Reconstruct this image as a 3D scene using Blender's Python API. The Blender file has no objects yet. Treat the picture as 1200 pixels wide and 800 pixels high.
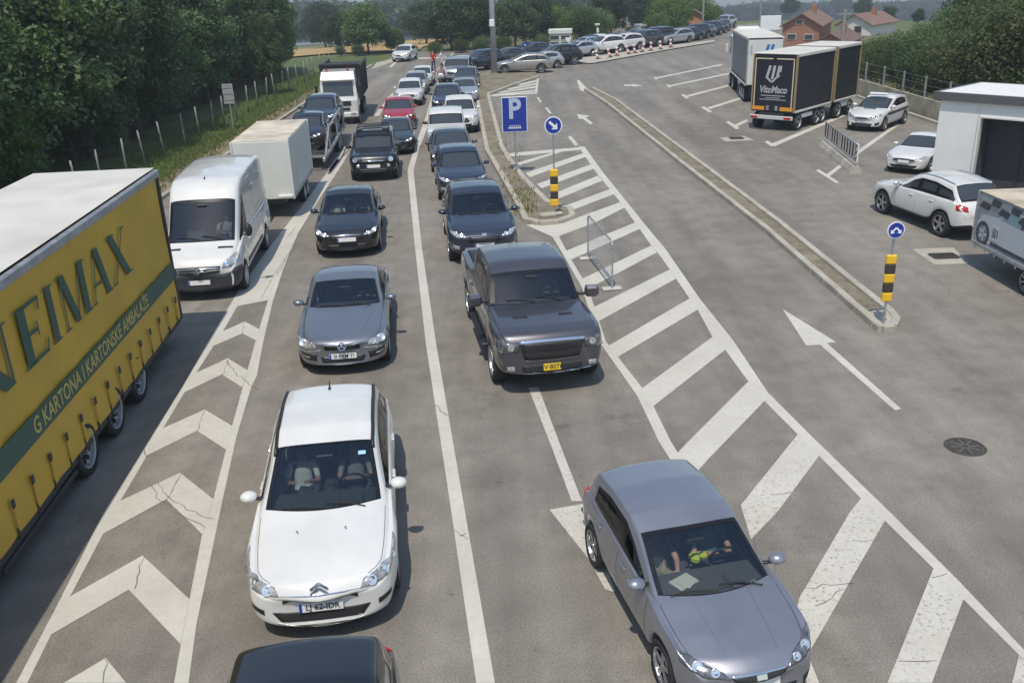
import bpy, bmesh, math, random
import numpy as np
from mathutils import Vector, Matrix
from mathutils.bvhtree import BVHTree
R = math.radians
random.seed(7); np.random.seed(7)
SC = bpy.context.scene
COL = SC.collection

# ------------------------------------------------------------------ camera, world, sun, exposure
F_PX, PITCH, ROLL, H_CAM = 1072.0, 0.37895, -0.035, 7.09
cp, sp, cr, sr = math.cos(PITCH), math.sin(PITCH), math.cos(ROLL), math.sin(ROLL)
AX, AU, AF = Vector((1, 0, 0)), Vector((0, sp, cp)), Vector((0, cp, -sp))
cR = AX * cr + AU * sr
cU = AU * cr - AX * sr
cam_d = bpy.data.cameras.new('camera')
cam = bpy.data.objects.new('camera', cam_d); COL.objects.link(cam)
cam_d.sensor_fit = 'HORIZONTAL'; cam_d.sensor_width = 36.0; cam_d.lens = 36.0 * F_PX / 1200.0
cam_d.clip_start = 0.1; cam_d.clip_end = 6000
mw = Matrix.Identity(4)
for i in range(3):
    mw[i][0] = cR[i]; mw[i][1] = cU[i]; mw[i][2] = -AF[i]; mw[i][3] = (0, 0, H_CAM)[i]
cam.matrix_world = mw
SC.camera = cam

SUN_TRAVEL = Vector((0.11, 0.47, -1.0)).normalized()
sun_pos = -SUN_TRAVEL
SUN_EL = math.asin(sun_pos.z)
SUN_AZ = math.atan2(sun_pos.x, sun_pos.y)
wd = bpy.data.worlds.new('World'); SC.world = wd; wd.use_nodes = True
nt = wd.node_tree
sky = nt.nodes.new('ShaderNodeTexSky'); sky.sky_type = 'NISHITA'; sky.sun_disc = False
sky.sun_elevation = SUN_EL; sky.sun_rotation = SUN_AZ
sky.air_density = 1.3; sky.dust_density = 0.7; sky.ozone_density = 1.0
bg = nt.nodes['Background']; bg.inputs['Strength'].default_value = 0.13
nt.links.new(sky.outputs[0], bg.inputs['Color'])
sun_d = bpy.data.lights.new('sun', 'SUN'); sun_d.energy = 3.0; sun_d.angle = R(0.5); sun_d.color = (1.0, 0.93, 0.82)
sun = bpy.data.objects.new('sun', sun_d); COL.objects.link(sun)
sun.rotation_mode = 'QUATERNION'; sun.rotation_quaternion = SUN_TRAVEL.to_track_quat('-Z', 'Y')
SC.view_settings.view_transform = 'Standard'; SC.view_settings.look = 'None'
SC.view_settings.gamma = 1.0; SC.view_settings.use_curve_mapping = False
SC.view_settings.exposure = 0.14

# ------------------------------------------------------------------ survey: where a line of sight meets the ground
def sight(px, py):
    u = (px - 600) / F_PX; v = (py - 400) / F_PX
    return AF + cR * u - cU * v
def G(px, py, z=0.0):
    d = sight(px, py); t = (z - H_CAM) / d.z
    return Vector((d.x * t, d.y * t, z))

# ------------------------------------------------------------------ materials
MATS = {}
def pbr(name, col, rough=0.6, metal=0.0, coat=0.0, spec=0.5, vary=0.0, vscale=6.0, bump=0.0, bscale=40.0, emit=None):
    if name in MATS: return MATS[name]
    m = bpy.data.materials.new(name); m.use_nodes = True
    t = m.node_tree; b = t.nodes['Principled BSDF']
    b.inputs['Base Color'].default_value = (*col, 1); b.inputs['Roughness'].default_value = rough
    b.inputs['Metallic'].default_value = metal; b.inputs['Coat Weight'].default_value = coat
    b.inputs['Coat Roughness'].default_value = 0.06
    b.inputs['Specular IOR Level'].default_value = spec
    if vary or bump:
        tc = t.nodes.new('ShaderNodeTexCoord')
        n = t.nodes.new('ShaderNodeTexNoise'); n.inputs['Scale'].default_value = vscale; n.inputs['Detail'].default_value = 6
        t.links.new(tc.outputs['Object'], n.inputs['Vector'])
        if vary:
            mr = t.nodes.new('ShaderNodeMapRange'); mr.inputs[1].default_value = 0.3; mr.inputs[2].default_value = 0.7
            mr.inputs[3].default_value = 1 - vary; mr.inputs[4].default_value = 1 + vary
            t.links.new(n.outputs['Fac'], mr.inputs[0])
            mx = t.nodes.new('ShaderNodeMix'); mx.data_type = 'RGBA'; mx.blend_type = 'MULTIPLY'; mx.inputs[0].default_value = 1
            mx.inputs[6].default_value = (*col, 1)
            t.links.new(mr.outputs[0], mx.inputs[7]); t.links.new(mx.outputs[2], b.inputs['Base Color'])
            rr = t.nodes.new('ShaderNodeMapRange'); rr.inputs[3].default_value = max(0.02, rough - 0.1); rr.inputs[4].default_value = min(1, rough + 0.15)
            t.links.new(n.outputs['Fac'], rr.inputs[0]); t.links.new(rr.outputs[0], b.inputs['Roughness'])
        if bump:
            n2 = t.nodes.new('ShaderNodeTexNoise'); n2.inputs['Scale'].default_value = bscale; n2.inputs['Detail'].default_value = 4
            t.links.new(tc.outputs['Object'], n2.inputs['Vector'])
            bp = t.nodes.new('ShaderNodeBump'); bp.inputs['Strength'].default_value = bump; bp.inputs['Distance'].default_value = 0.02
            t.links.new(n2.outputs['Fac'], bp.inputs['Height']); t.links.new(bp.outputs[0], b.inputs['Normal'])
    MATS[name] = m
    return m

def node(t, typ, **kw):
    n = t.nodes.new(typ)
    for k, v in kw.items(): setattr(n, k, v)
    return n
def noise(t, vec, scale, detail=5, rough=0.55, sc3=None):
    if sc3 is not None:
        mp = node(t, 'ShaderNodeMapping'); mp.inputs['Scale'].default_value = sc3; t.links.new(vec, mp.inputs['Vector']); vec = mp.outputs[0]
    n = node(t, 'ShaderNodeTexNoise'); n.inputs['Scale'].default_value = scale; n.inputs['Detail'].default_value = detail; n.inputs['Roughness'].default_value = rough
    t.links.new(vec, n.inputs['Vector']); return n.outputs['Fac']
def ramp(t, fac, a, b, lo=0.0, hi=1.0):
    m = node(t, 'ShaderNodeMapRange'); m.inputs[1].default_value = a; m.inputs[2].default_value = b; m.inputs[3].default_value = lo; m.inputs[4].default_value = hi
    m.clamp = True
    t.links.new(fac, m.inputs[0]); return m.outputs[0]
def mixc(t, fac, c1, c2, mode='MIX'):
    m = node(t, 'ShaderNodeMix', data_type='RGBA', blend_type=mode)
    if hasattr(fac, 'is_linked'): t.links.new(fac, m.inputs[0])
    else: m.inputs[0].default_value = fac
    for s, c in ((6, c1), (7, c2)):
        if hasattr(c, 'is_linked'): t.links.new(c, m.inputs[s])
        else: m.inputs[s].default_value = (*c, 1)
    return m.outputs[2]
def mathn(t, op, a, b):
    m = node(t, 'ShaderNodeMath', operation=op)
    for i, c in enumerate((a, b)):
        if hasattr(c, 'is_linked'): t.links.new(c, m.inputs[i])
        else: m.inputs[i].default_value = c
    return m.outputs[0]

def asphalt_col(t, pos):
    c = mixc(t, ramp(t, noise(t, pos, 0.18, 4), 0.3, 0.7), (0.202, 0.182, 0.153), (0.268, 0.244, 0.208))
    streak = ramp(t, noise(t, pos, 1.0, 4, 0.6, (0.9, 0.06, 1)), 0.35, 0.7, 0.80, 1.15)
    c = mixc(t, 1.0, c, streak, 'MULTIPLY')
    c = mixc(t, 1.0, c, ramp(t, noise(t, pos, 1.6, 6, 0.65), 0.3, 0.72, 0.80, 1.15), 'MULTIPLY')
    c = mixc(t, 1.0, c, ramp(t, noise(t, pos, 38, 3, 0.75), 0.25, 0.75, 0.60, 1.40), 'MULTIPLY')
    c = mixc(t, ramp(t, noise(t, pos, 2.6, 5, 0.7), 0.63, 0.72, 0, 0.55), c, (0.07, 0.062, 0.055))
    c = mixc(t, ramp(t, noise(t, pos, 17, 2, 0.6), 0.72, 0.76, 0, 0.6), c, (0.055, 0.05, 0.045))
    c = mixc(t, ramp(t, noise(t, pos, 26, 2, 0.6), 0.735, 0.77, 0, 0.5), c, (0.34, 0.32, 0.28))
    for px, py, rad, amt in ((650, 500, 1.1, .55), (628, 470, .8, .4), (668, 548, .9, .5), (430, 720, .9, .35), (450, 455, .6, .4), (560, 640, .9, .25), (420, 610, .8, .2), (760, 560, .7, .25), (590, 700, 1.2, .25), (1150, 690, 2.0, .18), (900, 330, 2.2, .18), (300, 760, .8, .2)):
        q = G(px, py); sb = node(t, 'ShaderNodeVectorMath', operation='SUBTRACT'); t.links.new(pos, sb.inputs[0]); sb.inputs[1].default_value = q
        ln = node(t, 'ShaderNodeVectorMath', operation='LENGTH'); t.links.new(sb.outputs[0], ln.inputs[0])
        k = mathn(t, 'MULTIPLY', ramp(t, ln.outputs['Value'], rad * .1, rad, 1, 0), ramp(t, noise(t, pos, 3.2, 7, .72), .42, .62, 0, amt))
        c = mixc(t, k, c, (0.062, 0.055, 0.048))
    vo = node(t, 'ShaderNodeTexVoronoi', feature='DISTANCE_TO_EDGE'); vo.inputs['Scale'].default_value = 0.19
    w = node(t, 'ShaderNodeVectorMath', operation='ADD')
    nz = node(t, 'ShaderNodeTexNoise'); nz.inputs['Scale'].default_value = 0.9; nz.inputs['Detail'].default_value = 5
    t.links.new(pos, nz.inputs['Vector']); sc = node(t, 'ShaderNodeVectorMath', operation='SCALE'); sc.inputs['Scale'].default_value = 1.6
    t.links.new(nz.outputs['Color'], sc.inputs[0]); t.links.new(pos, w.inputs[0]); t.links.new(sc.outputs[0], w.inputs[1]); t.links.new(w.outputs[0], vo.inputs['Vector'])
    cr_ = ramp(t, vo.outputs['Distance'], 0.0, 0.004, 1, 0)
    msk = ramp(t, noise(t, pos, 0.11, 2), 0.5, 0.58)
    return mixc(t, mathn(t, 'MULTIPLY', mathn(t, 'MULTIPLY', cr_, msk), 0.32), c, (0.05, 0.045, 0.04))

def ground_mat(name, kind):
    m = bpy.data.materials.new(name); m.use_nodes = True; t = m.node_tree; b = t.nodes['Principled BSDF']
    geo = node(t, 'ShaderNodeNewGeometry'); pos = geo.outputs['Position']
    rough = 0.85; bs = 0.25; bsc = 45; bd = 0.01
    if kind == 'asphalt': c = asphalt_col(t, pos); rough = 0.78
    elif kind in ('paint', 'worn'):
        a = asphalt_col(t, pos)
        p = mixc(t, ramp(t, noise(t, pos, 0.8, 5), 0.3, 0.7), (0.52, 0.49, 0.42), (0.61, 0.58, 0.51))
        p = mixc(t, ramp(t, noise(t, pos, 7, 6, 0.7), 0.45, 0.75, 0, 0.35), p, (0.36, 0.335, 0.28))
        lo, hi = (0.665, 0.70) if kind == 'paint' else (0.555, 0.62)
        w = ramp(t, noise(t, pos, 13 if kind == 'paint' else 19, 8, 0.72), lo, hi)
        if kind == 'worn':
            w = mathn(t, 'MULTIPLY', w, ramp(t, noise(t, pos, 0.7, 3), 0.32, 0.6, 0.45, 1.0))
        c = mixc(t, w, p, a); rough = 0.7
    elif kind == 'concrete':
        c = mixc(t, ramp(t, noise(t, pos, 1.3, 6), 0.3, 0.7), (0.36, 0.33, 0.265), (0.50, 0.465, 0.39))
        c = mixc(t, ramp(t, noise(t, pos, 9, 6, 0.7), 0.5, 0.72, 0, 0.5), c, (0.2, 0.18, 0.14))
    elif kind == 'soil':
        c = mixc(t, ramp(t, noise(t, pos, 1.1, 6), 0.35, 0.65), (0.185, 0.155, 0.11), (0.29, 0.25, 0.18))
        c = mixc(t, ramp(t, noise(t, pos, 6, 6, 0.7), 0.5, 0.66, 0, 0.7), c, (0.10, 0.088, 0.06))
        c = mixc(t, ramp(t, noise(t, pos, 2.2, 4), 0.58, 0.68, 0, 0.5), c, (0.11, 0.12, 0.05)); bs = 0.8; bsc = 9; bd = 0.05
    elif kind == 'grass':
        c = mixc(t, ramp(t, noise(t, pos, 0.35, 5), 0.35, 0.65), (0.10, 0.145, 0.045), (0.155, 0.195, 0.07))
        c = mixc(t, ramp(t, noise(t, pos, 5, 6, 0.7), 0.4, 0.7, 0, 0.55), c, (0.2, 0.175, 0.09)); bs = 1; bsc = 14; bd = 0.08
    elif kind == 'terrain':
        c = mixc(t, ramp(t, noise(t, pos, 0.012, 3), 0.42, 0.58), (0.10, 0.135, 0.045), (0.21, 0.19, 0.095))
        c = mixc(t, ramp(t, noise(t, pos, 0.6, 6), 0.3, 0.7, 0, 0.5), c, (0.075, 0.095, 0.04)); bs = 0.6; bsc = 3; bd = 0.2
    elif kind == 'verge':
        c = mixc(t, ramp(t, noise(t, pos, 0.7, 6), 0.35, 0.65), (0.19, 0.155, 0.10), (0.30, 0.25, 0.165))
        c = mixc(t, ramp(t, noise(t, pos, 2.5, 6, 0.7), 0.48, 0.62, 0, 0.7), c, (0.11, 0.12, 0.05)); bs = 0.8; bsc = 9; bd = 0.05
    elif kind == 'wheat':
        c = mixc(t, ramp(t, noise(t, pos, 0.5, 6, 0.7), 0.3, 0.7), (0.36, 0.24, 0.095), (0.50, 0.35, 0.16)); bs = 1; bsc = 3; bd = 0.2
    elif kind == 'forest':
        c = mixc(t, ramp(t, noise(t, pos, 0.06, 6), 0.3, 0.7), (0.022, 0.036, 0.018), (0.05, 0.075, 0.035)); bs = 1; bsc = 0.12; bd = 8
    t.links.new(c, b.inputs['Base Color']); b.inputs['Roughness'].default_value = rough
    b.inputs['Specular IOR Level'].default_value = 0.3
    bp = node(t, 'ShaderNodeBump'); bp.inputs['Strength'].default_value = bs; bp.inputs['Distance'].default_value = bd
    t.links.new(noise(t, pos, bsc, 4, 0.65), bp.inputs['Height']); t.links.new(bp.outputs[0], b.inputs['Normal'])
    return m

def leaf_mat(name, c1, c2, c3):
    m = bpy.data.materials.new(name); m.use_nodes = True; t = m.node_tree
    b = t.nodes['Principled BSDF']; out = t.nodes['Material Output']
    geo = node(t, 'ShaderNodeNewGeometry'); oi = node(t, 'ShaderNodeObjectInfo')
    c = mixc(t, geo.outputs['Random Per Island'], c1, c2)
    c = mixc(t, ramp(t, noise(t, geo.outputs['Position'], 0.55, 4), 0.42, 0.62), c, c3)
    c = mixc(t, 1.0, c, ramp(t, oi.outputs['Random'], 0, 1, 0.65, 1.35), 'MULTIPLY')
    t.links.new(c, b.inputs['Base Color']); b.inputs['Roughness'].default_value = 0.55; b.inputs['Specular IOR Level'].default_value = 0.35
    tr = node(t, 'ShaderNodeBsdfTranslucent'); t.links.new(mixc(t, 1.0, c, (1.3, 1.5, 0.7), 'MULTIPLY'), tr.inputs['Color'])
    mx = node(t, 'ShaderNodeMixShader'); mx.inputs[0].default_value = 0.38
    t.links.new(b.outputs[0], mx.inputs[1]); t.links.new(tr.outputs[0], mx.inputs[2]); t.links.new(mx.outputs[0], out.inputs['Surface'])
    return m

def glass_mat(name, tint):
    m = bpy.data.materials.new(name); m.use_nodes = True; t = m.node_tree; out = t.nodes['Material Output']
    t.nodes.remove(t.nodes['Principled BSDF'])
    tr = node(t, 'ShaderNodeBsdfTransparent'); tr.inputs[0].default_value = (*tint, 1)
    gl = node(t, 'ShaderNodeBsdfGlossy'); gl.inputs['Roughness'].default_value = 0.03; gl.inputs['Color'].default_value = (0.9, 0.95, 1, 1)
    fr = node(t, 'ShaderNodeFresnel'); fr.inputs['IOR'].default_value = 1.85
    mx = node(t, 'ShaderNodeMixShader')
    t.links.new(fr.outputs[0], mx.inputs[0]); t.links.new(tr.outputs[0], mx.inputs[1]); t.links.new(gl.outputs[0], mx.inputs[2])
    t.links.new(mx.outputs[0], out.inputs['Surface'])
    return m

GM = {k: ground_mat(n, k) for k, n in dict(asphalt='asphalt', paint='road_paint', worn='worn_road_paint', concrete='kerb_concrete', soil='dry_soil', grass='verge_grass', terrain='far_fields', wheat='ripe_wheat', forest='far_forest', verge='verge_soil').items()}
LEAF = [leaf_mat('leaf_dark', (0.066, 0.104, 0.058), (0.115, 0.165, 0.085), (0.125, 0.18, 0.082)),
        leaf_mat('leaf_mid', (0.078, 0.122, 0.056), (0.14, 0.195, 0.085), (0.10, 0.155, 0.066)),
        leaf_mat('leaf_lime', (0.08, 0.14, 0.03), (0.15, 0.21, 0.05), (0.10, 0.165, 0.04)),
        leaf_mat('leaf_copper', (0.14, 0.085, 0.04), (0.24, 0.13, 0.06), (0.19, 0.11, 0.05)),
        leaf_mat('leaf_far', (0.028, 0.05, 0.028), (0.05, 0.08, 0.04), (0.065, 0.095, 0.045)),
        leaf_mat('leaf_dry', (0.07, 0.095, 0.032), (0.12, 0.125, 0.05), (0.085, 0.115, 0.042))]
BARK = pbr('bark', (0.12, 0.10, 0.08), 0.9, vary=0.3, bump=0.6)
BLACK = pbr('black_plastic', (0.018, 0.018, 0.02), 0.45)
RUBBER = pbr('tyre_rubber', (0.022, 0.022, 0.023), 0.8, vary=0.2)
TRIM = pbr('window_trim', (0.012, 0.012, 0.014), 0.2)
GLASSD = pbr('dark_glass', (0.045, 0.053, 0.060), 0.07, spec=0.7)
GLASST = glass_mat('tinted_glass', (0.55, 0.62, 0.62))
GLASSV = glass_mat('clear_glass', (0.80, 0.85, 0.85))
LAMP = pbr('lamp_glass', (0.36, 0.36, 0.36), 0.08, metal=0.15, coat=1.0, vary=0.45, vscale=14)
LAMPD = pbr('smoked_lamp', (0.13, 0.135, 0.145), 0.06, metal=0.3, coat=1.0, vary=0.5, vscale=16)
LAMPB = pbr('lamp_bowl', (0.86, 0.88, 0.9), 0.12, metal=0.9)
LAMPY = pbr('amber_lens', (0.75, 0.3, 0.05), 0.2, coat=1)
RED = pbr('red_lens', (0.45, 0.012, 0.014), 0.15, coat=1)
CHROME = pbr('chrome', (0.75, 0.76, 0.78), 0.12, metal=1.0)
ALLOY = pbr('alloy', (0.45, 0.46, 0.48), 0.3, metal=0.9)
GRILLE = pbr('grille_mesh', (0.03, 0.03, 0.033), 0.35)
PLATE = pbr('plate_white', (0.72, 0.72, 0.7), 0.4)
PLATEY = pbr('plate_yellow', (0.75, 0.5, 0.02), 0.4)
PBLUE = pbr('plate_blue', (0.02, 0.05, 0.35), 0.4)
INK = pbr('ink', (0.03, 0.03, 0.035), 0.5)
SEATM = pbr('seat_cloth', (0.11, 0.11, 0.115), 0.85, vary=0.2, vscale=20)
DASHM = pbr('dash_plastic', (0.075, 0.077, 0.08), 0.6)
SEAM = pbr('panel_gap', (0.012, 0.012, 0.012), 0.6)
STEEL = pbr('galvanised_steel', (0.42, 0.43, 0.44), 0.45, metal=0.6, vary=0.2)
DSTEEL = pbr('dark_steel', (0.05, 0.05, 0.055), 0.55, metal=0.3)
SIGNB = pbr('sign_blue', (0.012, 0.035, 0.30), 0.4)
SIGNW = pbr('sign_white', (0.78, 0.79, 0.8), 0.4)
YEL = pbr('marker_yellow', (0.78, 0.46, 0.02), 0.45, vary=0.06)
MBLK = pbr('marker_black', (0.05, 0.035, 0.03), 0.5)
def paint(name, col, metal=0.0, rough=0.32): return pbr('paint_' + name, col, rough, metal=metal, coat=1.0, vary=0.07, vscale=1.6)
PW = paint('white', (0.70, 0.69, 0.655)); PBK = paint('black', (0.012, 0.012, 0.016), 0.2); PGY = paint('grey', (0.20, 0.215, 0.25), 0.55)
PMG = paint('silver_blue', (0.29, 0.295, 0.335), 0.6, 0.33); PGR = paint('graphite', (0.085, 0.083, 0.098), 0.5); PNV = paint('navy', (0.025, 0.032, 0.055), 0.3)
PRD = paint('red', (0.38, 0.018, 0.03), 0.1); PSV = paint('silver', (0.48, 0.49, 0.50), 0.6); PBG = paint('beige_grey', (0.30, 0.29, 0.27), 0.5)
PLB = paint('light_blue', (0.30, 0.38, 0.45), 0.4); PDG = paint('dark_grey', (0.06, 0.062, 0.07), 0.4)

# ------------------------------------------------------------------ object helpers
def mesh(name, verts, faces, mats, mi=None, smooth=False):
    me = bpy.data.meshes.new(name)
    me.from_pydata([tuple(v) for v in verts], [], [tuple(f) for f in faces])
    for m in (mats if isinstance(mats, (list, tuple)) else [mats]): me.materials.append(m)
    if mi is not None: me.polygons.foreach_set('material_index', mi)
    if smooth: me.polygons.foreach_set('use_smooth', [True] * len(me.polygons))
    me.update(); return me
def link(name, me, parent=None, loc=None, rot=None, sc=None):
    o = bpy.data.objects.new(name, me); COL.objects.link(o)
    if parent is not None: o.parent = parent
    if loc is not None: o.location = loc
    if rot is not None: o.rotation_euler = rot
    if sc is not None: o.scale = sc
    return o
def tag(o, label=None, cat=None, group=None, kind=None):
    if label: o['label'] = label
    if cat: o['category'] = cat
    if group: o['group'] = group
    if kind: o['kind'] = kind
    return o
def thing(name, label, cat, loc=(0, 0, 0), rz=0.0, group=None, sc=1.0):
    o = link(name, None, None, loc, (0, 0, rz), (sc, sc, sc)); o.empty_display_size = 0.3
    return tag(o, label, cat, group)
class MB:
    def __init__(s): s.v = []; s.f = []; s.m = []
    def add(s, vs, fs, m=0):
        n = len(s.v); s.v += [tuple(v) for v in vs]; s.f += [tuple(i + n for i in f) for f in fs]; s.m += [m] * len(fs); return s
    def box(s, c, d, m=0, bev=0.0, rot=None):
        x, y, z = d[0] / 2, d[1] / 2, d[2] / 2
        if bev <= 0:
            vs = [(-x, -y, -z), (x, -y, -z), (x, y, -z), (-x, y, -z), (-x, -y, z), (x, -y, z), (x, y, z), (-x, y, z)]
            fs = [(0, 3, 2, 1), (4, 5, 6, 7), (0, 1, 5, 4), (1, 2, 6, 5), (2, 3, 7, 6), (3, 0, 4, 7)]
        else:
            bev = min(bev, x * .9, y * .9, z * .9)
            vs = []; ix = {}
            for a in (-1, 1):
                for b in (-1, 1):
                    for c_ in (-1, 1):
                        for k, (i, j, l) in enumerate(((0, 1, 1), (1, 0, 1), (1, 1, 0))):
                            ix[(a, b, c_, k)] = len(vs); vs.append((a * (x - bev * i), b * (y - bev * j), c_ * (z - bev * l)))
            fs = []
            S = (-1, 1)
            for a in S:
                fs.append([ix[(a, b, c_, 0)] for b, c_ in ((-1, -1), (1, -1), (1, 1), (-1, 1))][::a])
                fs.append([ix[(b, a, c_, 1)] for b, c_ in ((-1, -1), (1, -1), (1, 1), (-1, 1))][::-a])
                fs.append([ix[(b, c_, a, 2)] for b, c_ in ((-1, -1), (1, -1), (1, 1), (-1, 1))][::a])
                for b in S:
                    fs.append([ix[(a, b, -1, 0)], ix[(a, b, -1, 1)], ix[(a, b, 1, 1)], ix[(a, b, 1, 0)]][::-a * b])
                    fs.append([ix[(a, -1, b, 0)], ix[(a, -1, b, 2)], ix[(a, 1, b, 2)], ix[(a, 1, b, 0)]][::a * b])
                    fs.append([ix[(-1, a, b, 1)], ix[(-1, a, b, 2)], ix[(1, a, b, 2)], ix[(1, a, b, 1)]][::-a * b])
                    for c_ in S: fs.append([ix[(a, b, c_, 0)], ix[(a, b, c_, 1)], ix[(a, b, c_, 2)]][::a * b * c_])
        if rot is not None: vs = [rot @ Vector(v) for v in vs]
        return s.add([(v[0] + c[0], v[1] + c[1], v[2] + c[2]) for v in vs], fs, m)
    def tube(s, pts, r, n=8, m=0, caps=True):
        pts = [Vector(p) for p in pts]; rs = r if isinstance(r, (list, tuple)) else [r] * len(pts)
        vs = []; fs = []
        for i, p in enumerate(pts):
            d = (pts[min(i + 1, len(pts) - 1)] - pts[max(i - 1, 0)]).normalized()
            a = d.orthogonal().normalized() if i == 0 else (a - d * a.dot(d)).normalized()
            b = d.cross(a)
            for k in range(n):
                t = 2 * math.pi * k / n; vs.append(p + (a * math.cos(t) + b * math.sin(t)) * rs[i])
        for i in range(len(pts) - 1):
            for k in range(n):
                fs.append((i * n + k, i * n + (k + 1) % n, (i + 1) * n + (k + 1) % n, (i + 1) * n + k))
        if caps: fs += [tuple(range(n))[::-1], tuple(range((len(pts) - 1) * n, len(pts) * n))]
        return s.add(vs, fs, m)
    def lathe(s, prof, axis='z', n=20, m=0, c=(0, 0, 0)):
        vs = []; fs = []
        for (r, h) in prof:
            for k in range(n):
                t = 2 * math.pi * k / n; a, b = r * math.cos(t), r * math.sin(t)
                vs.append({'z': (a, b, h), 'y': (a, h, b), 'x': (h, a, b)}[axis])
        for i in range(len(prof) - 1):
            for k in range(n): fs.append((i * n + k, i * n + (k + 1) % n, (i + 1) * n + (k + 1) % n, (i + 1) * n + k))
        return s.add([(v[0] + c[0], v[1] + c[1], v[2] + c[2]) for v in vs], fs, m)
    def prism(s, poly, z0, z1, m=0):
        n = len(poly)
        vs = [(p[0], p[1], z0) for p in poly] + [(p[0], p[1], z1) for p in poly]
        fs = [tuple(range(n))[::-1], tuple(range(n, 2 * n))] + [(i, (i + 1) % n, n + (i + 1) % n, n + i) for i in range(n)]
        return s.add(vs, fs, m)
    def build(s, name, mats, parent=None, smooth=False, **kw):
        me = mesh(name, s.v, s.f, mats, s.m, smooth)
        bm = bmesh.new(); bm.from_mesh(me); bmesh.ops.recalc_face_normals(bm, faces=bm.faces); bm.to_mesh(me); bm.free()
        return link(name, me, parent, **kw)
def text_mesh(txt, size, mat, bold=0.0, depth=0.004, shear=0.0, sx=1.0, align='CENTER'):
    cu = bpy.data.curves.new('lettering', 'FONT'); cu.body = txt; cu.size = size; cu.align_x = align; cu.align_y = 'CENTER'
    cu.offset = bold; cu.extrude = depth; cu.shear = shear; cu.resolution_u = 3
    o = bpy.data.objects.new('lettering', cu); COL.objects.link(o)
    dg = bpy.context.evaluated_depsgraph_get(); me = bpy.data.meshes.new_from_object(o.evaluated_get(dg))
    bpy.data.objects.remove(o); bpy.data.curves.remove(cu)
    me.materials.clear(); me.materials.append(mat)
    if sx != 1.0:
        for v in me.vertices: v.co.x *= sx
    return me
def basis(o, origin, ex, ey):
    ex = Vector(ex).normalized(); ey = Vector(ey); ey = (ey - ex * ey.dot(ex)).normalized(); ez = ex.cross(ey)
    m = Matrix.Identity(4)
    for i in range(3): m[i][0] = ex[i]; m[i][1] = ey[i]; m[i][2] = ez[i]; m[i][3] = origin[i]
    o.matrix_local = m; return o
def copy_tree(o, parent=None):
    c = o.copy(); COL.objects.link(c); c.parent = parent
    for ch in o.children:
        copy_tree(ch, c)
    return c

# ------------------------------------------------------------------ ground, road, verges
PAVED = [Vector((-12.5, -8, 0)), Vector((-12.55, 50, 0))] + [G(x, y) for x, y in ((372, 112), (406, 96), (434, 78), (452, 71), (466, 62), (530, 60), (640, 52), (760, 40), (850, 30), (905, 26), (990, 52), (1030, 92))] + [Vector((20.55, 54, 0)), Vector((20.6, 40, 0)), Vector((20.6, -8, 0))]
PV = np.array([(p.x, p.y) for p in PAVED])
def paved_dist(x, y):
    x = np.asarray(x, float); y = np.asarray(y, float)
    d = np.full(x.shape, 1e9); ins = np.zeros(x.shape, bool); n = len(PV)
    for i in range(n):
        ax, ay = PV[i]; bx, by = PV[(i + 1) % n]
        l2 = (bx - ax) ** 2 + (by - ay) ** 2
        t = np.clip(((x - ax) * (bx - ax) + (y - ay) * (by - ay)) / l2, 0, 1)
        d = np.minimum(d, np.hypot(x - ax - t * (bx - ax), y - ay - t * (by - ay)))
        c = ((ay > y) != (by > y))
        with np.errstate(divide='ignore', invalid='ignore'):
            xi = (bx - ax) * (y - ay) / (by - ay + 1e-12) + ax
        ins ^= c & (x < xi)
    return np.where(ins, 0, d)
def terr(x, y):
    d = paved_dist(x, y)
    k = np.clip((np.asarray(y, float) - 40) / 60, 0, 1)
    return -0.10 - 0.058 * np.maximum(0, d - 8) * k
def GT(px, py):
    z = 0.0
    for _ in range(25):
        p = G(px, py, z); z = 0.5 * z + 0.5 * float(terr(np.array([p.x]), np.array([p.y]))[0])
        if p.y > 900 or p.y < 0: break
    p = G(px, py, z); return p

def axis_vals(a, b, near0, near1, fine, grow):
    vals = list(np.arange(near0, near1, fine)); s = fine; v = near1
    while v < b: vals.append(v); s *= grow; v += s
    vals.append(b); s = fine; v = near0
    lo = []
    while v > a: s *= grow; v -= s; lo.append(v)
    return np.array(sorted(set([a] + [q for q in lo if q > a] + vals)))
xs = axis_vals(-1500, 1800, -60, 80, 5, 1.22); ys = axis_vals(-400, 2600, -20, 160, 5, 1.18)
gx, gy = np.meshgrid(xs, ys); gz = terr(gx, gy)
nx, ny = len(xs), len(ys)
link_v = list(zip(gx.ravel(), gy.ravel(), gz.ravel()))
tag(link('ground', mesh('ground', link_v, [(j * nx + i, j * nx + i + 1, (j + 1) * nx + i + 1, (j + 1) * nx + i) for j in range(ny - 1) for i in range(nx - 1)], GM['terrain'], smooth=True)), kind='structure')

def sheet(name, pts, z, mat, kind='structure'):
    o = link(name, mesh(name, [(p[0], p[1], z) for p in pts], [tuple(range(len(pts)))], mat))
    if o.data.polygons[0].normal.z < 0: o.data.flip_normals()
    return tag(o, kind=kind)
def mark(name, px, z=0.004, mat='paint'): return sheet(name, [G(x, y) for x, y in px], z, GM[mat])
road = sheet('asphalt_road', PAVED, 0.0, GM['asphalt'])
sheet('grass_verge', [(-14.1, -8), (-14.1, 50), (-13.9, 64), (-14.4, 82), (-60, 82), (-60, -8)], 0.10, GM['grass'])
sheet('verge_strip', [(-12.68, -8), (-12.70, 50), (-12.80, 64), (-13.5, 80), (-15.6, 80), (-15.6, -8)], 0.075, GM['verge'])
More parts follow.
